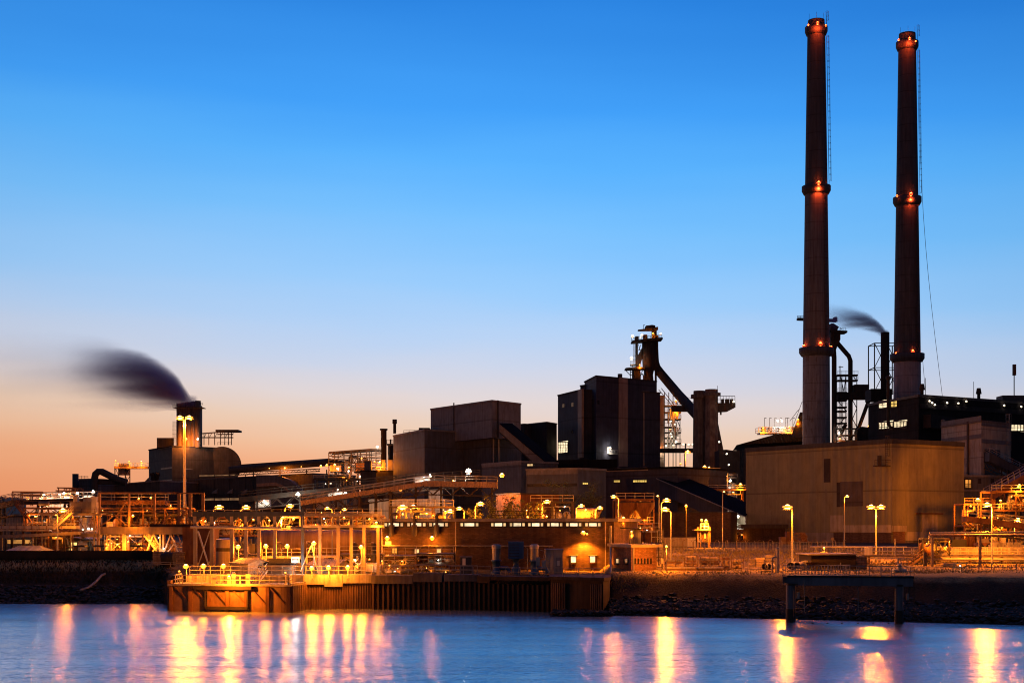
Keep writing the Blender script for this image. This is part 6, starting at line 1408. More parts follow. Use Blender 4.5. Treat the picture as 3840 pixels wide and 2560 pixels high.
    machinery('process_rig','dark rig of beams below the belt conveyor at the far left','process rig',90,365,234,6.4,1905,7,83,'rust','rust_pale',6,[(378,1936,'o',260,.9),(132,1940,'o',200,.8),(332,1988,'w',220,1.1),(345,1987,'w',60,.7),(311,1988,'w',0,.7),(110,1935,'a',100,.8)],2)
    machinery('process_rig','bright lit pipe rig under the box girder','process rig',400,560,233,6.3,2010,6,85,'steel_pale','pipe_pale',5,[(440,2045,'o',300,.8),(520,2045,'o',300,.8)],1)
    # buildings under
    t,f,z = building('shed','orange lit gabled shed behind the left wall','shed',[(196,240),(346,236)],6.2,2026,'column_pale',depth=9,cap=None)
    g = MB(); a,b,zc = P(196,2026,239.9),P(346,2026,235.9),Zp(2013,236); M_ = (a+b)/2+Vector((0,0,zc-a.z)); bk = Vector((.3,8.5,0)); g.loft([a,b,M_],[a+bk,b+bk,M_+bk]); g.build('gable','column_pale',t)
    for a,b,y0,y1 in ((268,290,2032,2044),(252,262,2046,2063),(268,278,2046,2063)): f[0].window(t,a,b,y0,y1,'light_panel','steel_dark',(1,1),.08)
    t,f,z = building('industrial_hall','grey ribbed hall with a bright lower strip at the far left','industrial hall',[(-60,252),(196,250)],6.2,1938,'cladding_ochre',depth=20,cap=None)
    g = MB(); f[0].panel(g,28,152,2023,2037,-.02,.06); g.build('window_strip','light_panel_dim',t); g = MB(); f[0].panel(g,120,196,1990,2062,-.02,.3); g.build('wall_panel','rust',t)
    t = thing('tent','white tarpaulin tent roof peeping over the left wall','tent',(X(88,219),219,6)); d = 219; z0,z1 = Zp(2064,d),Zp(2045,d)
    A = [Vector((X(18,d),d,z0)),Vector((X(48,d),d+3,z1)),Vector((X(22,d),d+6,z0))]; B = [Vector((X(158,d),d,z0)),Vector((X(124,d),d+3,z1)),Vector((X(158,d),d+6,z0))]; MB().loft(A,B).build('roof','tarp',t); MB().box(X(20,d),X(156,d),d+.1,d+5.8,5.9,z0-.003).build('wall','tarp',t)
    for a,b,lab in ((275,318,'left flat blue grey canopy on posts behind the left wall'),(350,392,'middle flat blue grey canopy on posts behind the left wall'),(488,536,'right flat blue grey canopy on posts behind the left wall')):
        d = 217; t = thing('canopy',lab,'canopy',(X((a+b)/2,d),d,6)); MB().box(X(a,d),X(b,d),d,d+1.5,Zp(2050,d),Zp(2043,d)).build('roof','steel_blue',t); MB().bar((X((a+b)/2,d),d+.7,6),(X((a+b)/2,d),d+.7,Zp(2050,d)),.1).build('post','steel_grey',t)
    # top frames against the sky
    for (a,b,yt,lab,dd) in ((46,160,1843,'open steel frame against the sky at the far left',340),(214,278,1828,'open slanting steel frame left of the slim dark stack',350)):
        t = thing('gantry',lab,'gantry',P((a+b)/2,1885,dd),'open frames of the left skyline'); g = MB()
        for k in range(4):
            px = a+(b-a)*k/3
            for dy in (0,6): g.bar(P(px,1895,dd)+Vector((0,dy,0)),P(px+(6 if a>200 else 0),yt+abs(k-1)*.5,dd)+Vector((0,dy,0)),.2)
            if k<3:
                q = px+(b-a)/3; g.bar(P(px,yt+10,dd),P(q,1878,dd),.1); g.bar(P(q,yt+10,dd),P(px,1878,dd),.1)
        for y in (yt,yt+11): g.bar(P(a-(5 if y>yt else 0),y,dd),P(b+(5 if y>yt else 0),y+1,dd),.3); g.bar(P(a,y,dd)+Vector((0,6,0)),P(b,y+1,dd)+Vector((0,6,0)),.25)
        g.build('frame','rust_pale',t)
    for px,py,k,w,s in ((103,1867,'o',250,1.4),(100,1880,'a',0,1.0),(106,1875,'a',0,.9),(44,1884,'o',160,1.0),(49,1879,'a',0,.8)): lamp(t,P(px,py,330),k,'bulkhead',w,s)
    t = thing('dust_filter','row of pale filter housings under white lamps on the left skyline','dust filter',P(250,1880,320)); d = 320
    for a,b,y in ((162,176,1870),(176,204,1864),(205,238,1866),(240,262,1862),(292,312,1866),(315,340,1858)): MB().box(X(a,d),X(b,d),d,d+3,7,Zp(y,d)).build('housing','steel_pale',t)
    MB().rail([P(160,1872,d-.5),P(345,1866,d-.5)],1.3,1.0,.07,3).build('handrail','steel_pale',t)
    for px,py,k,w,s in ((165,1861,'w',500,1.5),(224,1859,'w',500,1.4),(240,1855,'w',400,1.6),(246,1854,'o',200,1.3),(262,1857,'o',200,1.2),(290,1855,'w',900,1.8),(349,1850,'w',1600,2.1),(151,1873,'o',200,1.2),(157,1866,'o',150,1.0),(345,1868,'y',0,.8)): lamp(t,P(px,py,d-2),k,'bulkhead',w,s)
mat('rust_pale', (.26,.15,.085), .75, bump=.2, grime=(.12,.06,.035), var=.4)
emat('light_panel_dim', (1,.42,.08), .55, .6, .5)
left_works()
def left_bank():
    t = thing('retaining_wall','dark corrugated topped wall above the left bank','wall',(X(260,215),215,5.5)); d = 215
    MB().box(X(-900,d),X(572,d),d,d+.4,4,Zp(2066,d)).build('wall','concrete_black',t); g = MB()
    for i in range(130): x = X(-300,d)+i*.27; g.tube([(x,d-.02,Zp(2066,d)+.03),(x,d+.42,Zp(2066,d)+.03)],.1,6)
    g.build('coping','concrete_black',t)
    t = thing('block_wall','low wall of pale blocks behind the cable reel','wall',(X(630,211),211,5)); MB().box(X(573,211),X(690,211),211,211.8,4,Zp(2068,211)).build('wall','brick_pale',t)
    t = thing('cable_reel','dark coiled hose reel standing on the left bank','hose reel',(X(632,206),206,4.6)); d = 206
    for px,r_ in ((618,1.0),(633,1.15),(648,1.05)): MB().tube([P(px-9,2098,d),P(px+5,2096,d)],r_,20).build('coil','rubber',t)
    t = thing('railing','thin pale railing beside the hose reel','railing',(X(615,203),203,4.6)); MB().rail([P(541,2120,203),P(688,2124,203)],.55,1.6,.07,2).build('rail','steel_grey',t)
    t = thing('mooring_boom','broken pipe lying down the dark left bank','pipe',P(370,2180,202)); MB().tube([P(300,2212,199.5),P(335,2200,201),P(365,2175,204),P(382,2155,206),P(395,2150,206.5)],.16,8).build('pipe','steel_grey',t)
mat('concrete_black', (.03,.026,.024), .9, bump=.3)  # near-black concrete for the bank and river walls
mat('brick_pale', (.34,.25,.17), .8, brick=.9, var=.3)
left_bank()

# ---- street lamps behind
for a in ((822,1909,236,6.6,'street lamp over the left end of the blue topped gantry',(1,),2600,1.5),
          (923,1909,236,6.6,'street lamp over the middle of the blue topped gantry',(1,),2600,1.4),
          (1088,1903,236,6.6,'street lamp over the right end of the blue topped gantry',(1,),2600,1.3),
          (1227,1909,204,4.4,'slim street lamp whose pole shows between the gantry columns',(-1,),1300,.75),
          (1292,1915,232,6.6,'tilted street lamp over the railed gantry walkway',(1,),1000,.9),
          (1510,1911,224,6.6,'large street lamp left above the pump house roof',(1,),3200,1.6),
          (1550,1905,240,6.6,'smaller street lamp close right of the large one above the pump house',(-1,),1600,1.2),
          (1688,1923,226,6.6,'low flat street lamp over the lit tanks behind the pump house',(1,),1700,1.2),
          (1722,1912,232,6.6,'tilted street lamp right of the low flat one',(-1,),1700,1.1),
          (1802,1896,236,6.6,'bright street lamp left of the leafy trees',(1,),3000,1.4),
          (2052,1887,222,6.6,'street lamp right of the leafy trees with a slim visible pole',(1,),2600,1.15),
          (2180,1902,228,6.6,'street lamp above the pale tank and bare shrub',(1,),2200,1.05),
          (2250,1909,220,6.6,'small necked street lamp right of the bare shrub',(1,),1700,.95),
          (2301,1866,216,6.6,'highest street lamp at the right corner of the pump house roof',(-1,),2400,.85),
          (2500,1882,236,6.7,'upper of two street lamps right of the pump house',(1,),3600,1.3),
          (2494,1917,201,5.4,'lower of two street lamps right of the pump house',(-1,),4200,1.2)):
    street_lamp(*a[:5],heads=a[5],power=a[6]*.75,s=a[7])
street_lamp(2466,1862,222,6.2,'unlit thin pole right of the pump house',(-1,),0,s=.5,arm=.1)
street_lamp(692,1572,300,7,'very tall twin headed mast glowing in front of the smoking stack',(-1,1),12000,s=1.6,arm=.5,r=.34,group='masts')
street_lamp(236,1921,221,6.3,'bright street lamp beside the lit stair at the left',(1,),500,s=1.3)
street_lamp(210,1933,218,6.2,'thin lamp post in front of the yellow gallery',(-1,),120,s=.4,kind='a',arm=.2,r=.06)
# ---- trees
def tree(px, d, zb, py, wpx, lab, seed, n=2600, leaf='leaf', bare=False):
    r = random.Random(seed); x = X(px,d); zt = Zp(py,d); h = zt-zb; w = wpx/F*d/2; t = thing('tree',lab,'tree',(x,d,zb),'trees behind the pump house')
    g = MB(); g.tube([(x,d,zb-.2),(x+.1,d,zb+h*.35),(x-.1,d,zb+h*.75)],[.22,.16,.06],8)
    g.build('trunk','bark',t); br = MB(); tips = []
    for i in range(22):
        a = r.uniform(0,6.28); z0 = zb+h*r.uniform(.12,.7); l = w*r.uniform(.5,1.05)*(1-.3*(z0-zb)/h); e = Vector((x+math.cos(a)*l,d+math.sin(a)*l,min(zt-.1,z0+h*r.uniform(.1,.42)))); mid = Vector((x+math.cos(a)*l*.45,d+math.sin(a)*l*.45,z0+h*.05)); br.tube([(x,d,z0),mid,e],[.08,.05,.02],5); tips += [e, (mid+e)/2]
        for _ in range(3 if bare else 1): e2 = e+Vector((r.uniform(-1,1),r.uniform(-1,1),r.uniform(0,1)))*w*.35; br.tube([mid,e2],[.03,.012],4); tips.append(e2)
    br.build('branches','bark',t); lf = MB(); 
    cl = [(c, r.uniform(.35,.75)) for c in tips for _ in range(1)]
    for i in range(n):
        c, s_ = r.choice(cl); s_ *= max(.8,w*.45); p = c+Vector((r.gauss(0,.5),r.gauss(0,.5),r.gauss(0,.42)))*s_; a = r.uniform(0,6.28); b = r.uniform(-.9,.9); q = r.uniform(.07,.15)
        u = Vector((math.cos(a),math.sin(a),b))*q; v = Vector((-math.sin(a)*b,math.cos(a)*b,1))*q*.7; lf.add([p-u,p-v*.6,p+u,p+v],[(0,1,2,3)])
    lf.build('crown',leaf,t)
tree(1870,228,6.6,1868,120,'orange lit bushy tree right of the bright street lamp',1,3600)
tree(1925,234,6.6,1888,110,'rounded dark tree second from the left of the group',2,3000)
tree(1990,226,6.6,1898,90,'tree with glowing gaps before the small orange lamps',3,2200)
tree(1780,240,6.6,1915,70,'low bush left of the bushy tree',4,1500)
tree(2112,300,7,1812,130,'tall dark tree against the long grey hall',5,4200)
tree(2212,300,7,1822,110,'tall dark tree before the dark blue hall',6,3600)
tree(2222,224,6.6,1908,90,'leafless shrub in front of the pale tank',7,160,bare=True)
for px,py,w in ((1975,1918,250),(1979,1942,100),(2039,1935,100)):
    t = thing('work_lamp',{1975:'small orange lamp in the gap of the trees',1979:'tiny orange lamp low below the gap of the trees',2039:'tiny orange lamp at the foot of the slim pole'}[px],'work lamp',P(px,py+8,221)); MB().bar((X(px,221),221,6.6),(X(px,221),221,Zp(py+3,221)),.06).build('post','galvanised',t); lamp(t,P(px,py,221),'o','bulkhead',w,.8)
# ================================================================ right: sloping conveyor, yard, fence, jetty
def dark_gallery():
    t = thing('conveyor_gallery','long dark enclosed conveyor sloping down to a lit open end','conveyor',P(2600,1960,355),'enclosed conveyor galleries')
    A = P(2438,1783,370); B = P(2731,1909,340); h = Vector((0,0,3.55)); bk = Vector((1.5,8,0)); 
    MB().loft([A-h*1.0,A-h+bk,A+bk,A],[B-h,B-h+bk,B+bk,B]).build('gallery_body','cladding_navy',t)
    C_ = P(2797,1938,333); o = Vector((-.2,-.35,.05)); ridge = Vector((3.5,9,2.6)); th = Vector((0,0,.2))
    MB().loft([A+o,A+o+ridge,A+o+ridge+th,A+o+th],[C_+o,C_+o+ridge,C_+o+ridge+th,C_+o+th]).build('roof','roofing_navy',t)
    MB().bar(A+o+Vector((0,-.1,0)),C_+o+Vector((0,-.1,0)),.14,.22).build('gutter','trim',t)
    # open end
    e0,e1 = B-h,C_-h*1.05; g = MB(); g.bar(e0,e1,.25); g.bar(e0,B,.25); g.bar(e1,C_,.25); g.bar(e0+bk,e1+bk,.25); g.rail([e0+Vector((.3,0,.1)),e1+Vector((0,0,.1))],1.1,1.2,.08,2); g.build('end_frame','trim',t)
    MB().loft([B-h+bk,C_-h+bk,C_+bk,B+bk],[B-h+bk*1.03,C_-h+bk*1.03,C_+bk*1.03,B+bk*1.03]).build('inner_wall','cladding_ochre',t)
    MB().loft([e0,e1,e1+bk,e0+bk],[e0-Vector((0,0,.2)),e1-Vector((0,0,.2)),e1+bk-Vector((0,0,.2)),e0+bk-Vector((0,0,.2))]).build('floor','steel_dark',t)
    MB().bar((X(2779,340),340,6.8),(X(2779,340),340,Zp(1975,340)),.4).build('column','trim',t)
    lamp(t,P(2768,1941,338),'w','bulkhead',1400,1.6); lamp(t,P(2750,1925,340),'y','bulkhead',300,1)
dark_gallery()
t,f,z = building('industrial_hall','dark brown wall under the sloping dark conveyor','industrial hall',[(2395,318),(2740,312)],6.8,1922,'brick_dark',depth=10,cap=None)
machinery('process_rig','orange lit decks above the sloping dark conveyor near the great shed','process rig',2620,2800,372,7,1835,4,91,'rust','pipe_pale',6,[(2738,1807,'w',0,1.2),(2777,1823,'o',2600,2.3),(2750,1850,'o',1200,1.4)],2,k_=1.6)
machinery('process_rig','dim rig below the open end of the dark conveyor','process rig',2660,2790,322,6.8,1988,4,93,'rust','rust_pale',6,[(2715,2005,'a',100,1.0),(2740,2008,'a',60,.8)],1,k_=1.4)
def gate_tower():
    d = 268; t = thing('loading_tower','narrow loading tower with two bright lamps behind the fence','loading tower',(X(2640,d),d,6.8))
    for px in (2617,2627,2657,2662): MB().bar((X(px,d),d,6.8),(X(px,d),d,Zp(1975,d)),.22).build('column','rust_pale',t)
    MB().box(X(2624,d),X(2658,d),d+.2,d+3,Zp(2032,d),Zp(1988,d)).build('cabin','steel_dark',t); MB().box(X(2642,d),X(2646,d),d+.1,d+.197,Zp(2018,d),Zp(1998,d)).build('pane','light_panel_dim',t)
    MB().box(X(2603,d),X(2664,d),d-.5,d+3,Zp(1988,d)+.003,Zp(1984,d)).build('platform','rust_pale',t); MB().rail([P(2628,1984,d-.5),P(2657,1984,d-.5)],1.1,.6,.08,3).build('handrail','pipe_pale',t)
    lamp(t,P(2631,1954,d-1),'o','bulkhead',900,1.3); lamp(t,P(2648,1958,d-1),'o','bulkhead',3200,1.7)
    lamp(t,P(2573,1900,d-1),'o','bulkhead',900,1.3); MB().bar((X(2573,d),d,6.8),(X(2573,d),d,Zp(1902,d)),.1).build('lamp_pole','steel_dark',t)
gate_tower()
def yard():
    d = 262; t = thing('yard_wall','low pale wall panel left of the white board','wall',(X(2530,d),d,6.6)); MB().box(X(2478,d),X(2577,d),d,d+.4,6.3,Zp(2014,d)).build('wall','cladding_ochre',t)
    d = 256; t = thing('notice_board','large blank white board behind the fence','board',(X(2592,d),d,6.6)); MB().box(X(2578,d),X(2609,d),d,d+.15,Zp(2048,d),Zp(2014,d)).build('panel','white_paint',t)
    MB().bar((X(2580,d),d+.1,6.5),(X(2580,d),d+.1,Zp(2048,d)),.1).build('leg','steel_grey',t); MB().bar((X(2607,d),d+.1,6.5),(X(2607,d),d+.1,Zp(2048,d)),.1).build('leg','steel_grey',t); g = MB(); g.bar(P(2580,2016,d-.03),P(2607,2016,d-.03),.05); g.bar(P(2580,2026,d-.03),P(2607,2026,d-.03),.03); g.build('trim_line','steel_dark',t)
    d = 252; t = thing('warning_sign','triangular and rectangular warning signs on one post by the fence','sign',(X(2630,d),d,6.6)); MB().slab([(P(2624,2031,d).x,P(2624,2031,d).z),(P(2635,2031,d).x,P(2635,2031,d).z),(P(2630,2016,d).x,P(2630,2016,d).z)],d-.04,d).build('triangle','white_paint',t)
    MB().slab([(P(2616,2031,d).x,P(2616,2031,d).z),(P(2624,2032,d).x,P(2624,2032,d).z),(P(2625,2025,d).x,P(2625,2025,d).z),(P(2617,2023,d).x,P(2617,2023,d).z)],d-.04,d).build('plate','white_paint',t); MB().bar((X(2630,d),d+.1,6.4),(X(2630,d),d+.1,Zp(2020,d)),.08).build('post','steel_grey',t)
    g = MB(); c = P(2622.5,2018,d); g.lathe(c.x,c.y,[(.001,0)],3) if 0 else None; ring = [(c.x+.17*math.cos(a*.524),d,c.z+.2*math.sin(a*.524)) for a in range(13)]; MB().tube(ring,.045,5,False).build('round_sign','white_paint',t); MB().bar(P(2630.2,2028,d-.06),P(2630.2,2021,d-.06),.04).build('sign_mark','steel_dark',t)
    # fence
    d = 246; t = thing('fence','long wire mesh fence with cranked posts in front of the great shed','fence',(X(2840,d),d,6.3))
    xs = [X(2495,d)+i*1.55 for i in range(21)]
    for x in xs: MB().tube([(x,d,5.9),(x,d,8.15),(x-.12,d+.3,8.4)],.055,6).build('post','column_pale',t)
    g = MB(); x = xs[0]
    while x < xs[-1]: g.bar((x,d+.05,6.35),(x,d+.05,8.1),.022); x += .26
    for i in range(8): g.bar((xs[0],d+.05,6.4+i*.24),(xs[-1],d+.05,6.4+i*.24),.02)
    g.build('mesh_panel','galvanised',t)
    t = thing('fence','further wire fence with hooked posts just behind the long one','fence',(X(2840,d+6),d+6,6.3)); d = 252
    for i in range(17): x = X(2520,d)+i*1.9; MB().tube([(x,d,6.2),(x,d,8.1),(x+.15,d,8.35),(x+.45,d,8.45)],.05,6).build('post','rust_pale',t)
    # pipe and lamp by fence
    d = 244; t = thing('pipe_line','thin bright pipe line running right behind the lit slope','pipe',(X(3200,d),d,6.6)); MB().tube([P(3038,2049,d),P(3400,2050,d-14)],.13,8).build('pipe','steel_pale',t)
    for px in (3060,3140,3230): MB().bar((X(px,d-3),d-3,6),(X(px,d-3),d-3,Zp(2050,d-3)),.1).build('support','steel_grey',t)
    t = thing('work_lamp','low bright lamp on the grassy slope below the thin pipe line','work lamp',(X(3090,236),236,6.2)); MB().bar((X(3090,236),236,6),(X(3090,236),236,Zp(2062,236)),.08).build('post','galvanised',t); lamp(t,P(3090,2058,236),'o','bulkhead',700,1.0)
    t = thing('work_lamp','low post lamp at the right end of the annex ladder','work lamp',(X(2499,184),184,4.5)); MB().bar((X(2499,184),184,4.5),(X(2499,184),184,Zp(2056,184)),.08).build('post','galvanised',t); lamp(t,P(2499,2053,184),'o','bulkhead',1800,.9)
    # round sign
    d = 250; t = thing('round_sign','round sign on a post at the right end of the fence','sign',(X(3122,d),d,6.5)); MB().bar((X(3122,d),d+.1,6.3),(X(3122,d),d+.1,Zp(2020,d)),.09).build('post','steel_grey',t); c = P(3122,2020,d); MB().tube([c,c+Vector((0,-.05,0))],.28,16).build('disc','column_pale',t)
    # machine by shed: hexagonal wheel
    d = 292; t = thing('bucket_wheel','hexagonal bucket wheel standing before the great shed','bucket wheel',(X(3000,d),d,7)); c = P(3000,2012,d)
    hx = [c+Vector((1.5*math.cos(R(60*k)),0,.95*math.sin(R(60*k)))) for k in range(6)]; g = MB()
    for k in range(6): g.bar(hx[k],hx[(k+1)%6],.2); g.bar(hx[k],c,.14); g.bar(hx[k]+Vector((0,1.5,0)),hx[(k+1)%6]+Vector((0,1.5,0)),.2)
    g.build('wheel','rust_pale',t); MB().hex8([P(3005,2030,d),P(3028,2030,d),P(3028,2030,d+2),P(3005,2030,d+2),P(2998,1996,d),P(3020,1996,d),P(3020,1996,d+2),P(2998,1996,d+2)]).build('hood','rust',t)
    t = thing('machine','upright rusty machine block left of the bucket wheel','machine',(X(2955,d),d,7)); MB().box(X(2950,d),X(2963,d),d,d+2,7,Zp(1992,d)).build('frame','rust',t); MB().box(X(2927,d),X(2949,d),d,d+2,7,Zp(2012,d)).build('body','rust_pale',t)
yard()
def stores():
    r = random.Random(3); d = 189
    zg = 4.95
    labs = ['long stack of sawn beams left of the beam rack','tall stack of beams with an upright post in the timber yard','stack of boards behind the six sided frame','stack of long planks at the right of the timber yard','low stack of sleepers along the front of the timber yard','weathered board pile furthest right in the timber yard']
    for i,(a,b,y0,y1,dd) in enumerate(((2495,2570,2138,2100,191),(2572,2620,2130,2085,190),(2622,2700,2128,2084,192),(2704,2746,2126,2085,191),(2496,2720,2140,2124,187),(2744,2790,2132,2098,193))):
        t = thing('timber_stack',labs[i],'timber stack',(X((a+b)/2,dd),dd,zg),'timber stacks in the yard'); z = zg; zt = Zp(y1,dd); k = 0
        while z < zt-.1:
            h_ = r.uniform(.12,.3); x0 = X(a,dd)+r.uniform(0,.3); x1 = X(b,dd)-r.uniform(0,.4); y_ = dd+r.uniform(-.15,.15)
            g = MB(); n = r.choice((1,1,2,3)); 
            for j in range(n): g.box(x0+(x1-x0)*j/n+.02,x0+(x1-x0)*(j+1)/n-.02,y_,y_+1.6,z+.02,z+h_)
            g.build('board',r.choice(('timber','timber','rust_pale','concrete')),t); z += h_+r.choice((0,.02,.1)); k += 1
            if k > 16: break
        for px in (a+4,(a+b)/2,b-4): MB().bar((X(px,dd),dd-.25,zg-.2),(X(px,dd),dd-.25,zt+r.uniform(-.1,.35)),.09).build('stake','rust_pale',t)
    d = 188; t = thing('welded_cage','six sided welded frame leaning in the timber yard','frame',(X(2664,d),d,zg)); c = P(2665,2110,d); hx = [c+Vector((.42*math.cos(R(60*k+30)),0,.42*math.sin(R(60*k+30)))) for k in range(6)]; g = MB()
    for k in range(6): g.bar(hx[k],hx[(k+1)%6],.06); 
    g.bar(hx[0],hx[3],.05); g.bar(hx[1],hx[4],.05); g.build('ring','column_pale',t)
    d = 187.6; t = thing('welded_cage','leaning cage of bars left of the six sided frame','frame',(X(2628,d),d,zg)); g = MB(); q = [P(2613,2112,d),P(2630,2120,d),P(2634,2102,d),P(2618,2097,d)]
    for k in range(4): g.bar(q[k],q[(k+1)%4],.07)
    for k in range(1,4): g.bar(q[0]+(q[3]-q[0])*k/4,q[1]+(q[2]-q[1])*k/4,.045)
    g.build('cage','column_pale',t)
    d = 189; 
    for i,(a,b,y0,y1,lab) in enumerate(((2810,2834,2126,2093,'lowest crate stack left of the vent pipe'),(2834,2868,2124,2089,'middle crate stack with a rack beside it'),(2870,2898,2098,2079,'topmost pair of crates behind the gooseneck pipe'))):
        t = thing('crate_stack',lab,'crate stack',(X((a+b)/2,d),d,zg),'crates near the vent pipe'); z = Zp(y0,d) if i<2 else Zp(2126,d)
        zt = Zp(y1,d); n = 4
        for k in range(n): MB().box(X(a,d)+r.uniform(0,.08),X(b,d)-r.uniform(0,.08),d,d+1,z+(zt-z)*k/n+.02,z+(zt-z)*(k+.86)/n).build('crate',r.choice(('timber','column_pale')),t)
    for i,(px,py,rr,dd,Lh,lab) in enumerate(((2867,2124,.42,184,2.6,'left hollow concrete pipe of the pair by the gooseneck'),(2884,2124,.40,184.5,2.6,'right hollow concrete pipe of the pair by the gooseneck'),(2965,2120,.48,185,3,'left hollow concrete pipe behind the jetty railing'),(2989,2120,.46,185,5,'right hollow concrete pipe behind the jetty railing'),(3010,2116,.5,189,4,'further concrete pipe lying behind the pair at the jetty'))):
        t = thing('concrete_pipe',lab,'concrete pipe',(X(px,dd),dd,4.8),'hollow concrete pipes'); a = P(px,py,dd); v = Vector((.35*Lh,Lh,0)); pr = []
        g = MB(); g.tube([a,a+v],rr,20,False); g.tube([a+v,a],rr*.82,20,False)
        n = 20; tt = v.normalized(); up = Vector((0,0,1)); pr1 = tt.cross(up).normalized(); q_ = tt.cross(pr1); A1 = [a+rr*(math.cos(2*math.pi*j/n)*pr1+math.sin(2*math.pi*j/n)*q_) for j in range(n)]; A2 = [a+rr*.82*(math.cos(2*math.pi*j/n)*pr1+math.sin(2*math.pi*j/n)*q_) for j in range(n)]
        g.add(A1+A2,[(j,(j+1)%n,(j+1)%n+n,j+n) for j in range(n)]); g.build('pipe_wall','concrete',t)
    d = 186; t = thing('steel_trough','dark open steel trough behind the jetty railing','trough',(X(3060,d),d,4.9)); MB().hex8([P(3030,2122,d),P(3108,2122,d),P(3108,2122,d+2),P(3030,2122,d+2),P(3022,2107,d-.3),P(3096,2108,d-.3),P(3096,2108,d+2.3),P(3022,2107,d+2.3)]).build('shell','steel_dark',t)
    d = 182; t = thing('vent_pipe','pale upright vent pipe with a conical cap on the bank','vent pipe',(X(2915,d),d,4.6)); x = X(2917,d); MB().lathe(x,d,[(.22,4.4),(.22,Zp(2056,d))],16).build('pipe','steel_pale',t); MB().lathe(x,d,[(.3,Zp(2057,d)),(.3,Zp(2055,d)),(.02,Zp(2049,d))],16).build('cap','steel_grey',t); MB().tube([(X(2910,d),d+.2,4.4),(X(2910,d),d+.2,Zp(2058,d))],.09,8).build('pipe','steel_pale',t)
    t = thing('gooseneck_pipe','bent gooseneck pipe beside the tall vent pipe','vent pipe',(X(2897,d),d,4.6)); MB().tube([(X(2896,d),d-.2,4.4),P(2896,2098,d-.2),P(2898,2091,d-.2),P(2904,2088,d-.2),P(2911,2088,d-.2)],.13,12).build('pipe','steel_pale',t); MB().tube([P(2896,2103,d-.2),P(2896,2100.5,d-.2)],.19,12).build('flange','steel_dark',t)
stores()
street_lamp(2953,1910,187,4.9,'brightest street lamp before the great shed on a single pole',(-1,),3300,s=1.35,arm=.25,r=.12)
street_lamp(2715,1846,262,6.8,'unlit pole at the left edge of the great shed',(1,),0,s=.5,arm=.1,r=.09)
street_lamp(3177,1863,262,6.8,'small high street lamp before the middle of the great shed',(1,),1200,s=.75,arm=.3,r=.1)
street_lamp(3285,1908,207,5.6,'twin headed street lamp before the corner of the great shed',(-1,1),2200,s=1.3,arm=.35,r=.12)
street_lamp(3702,1900,200,5.2,'bright street lamp in front of the pipe bridge at the right',(-1,),7500,s=1.25,arm=.3,r=.1)
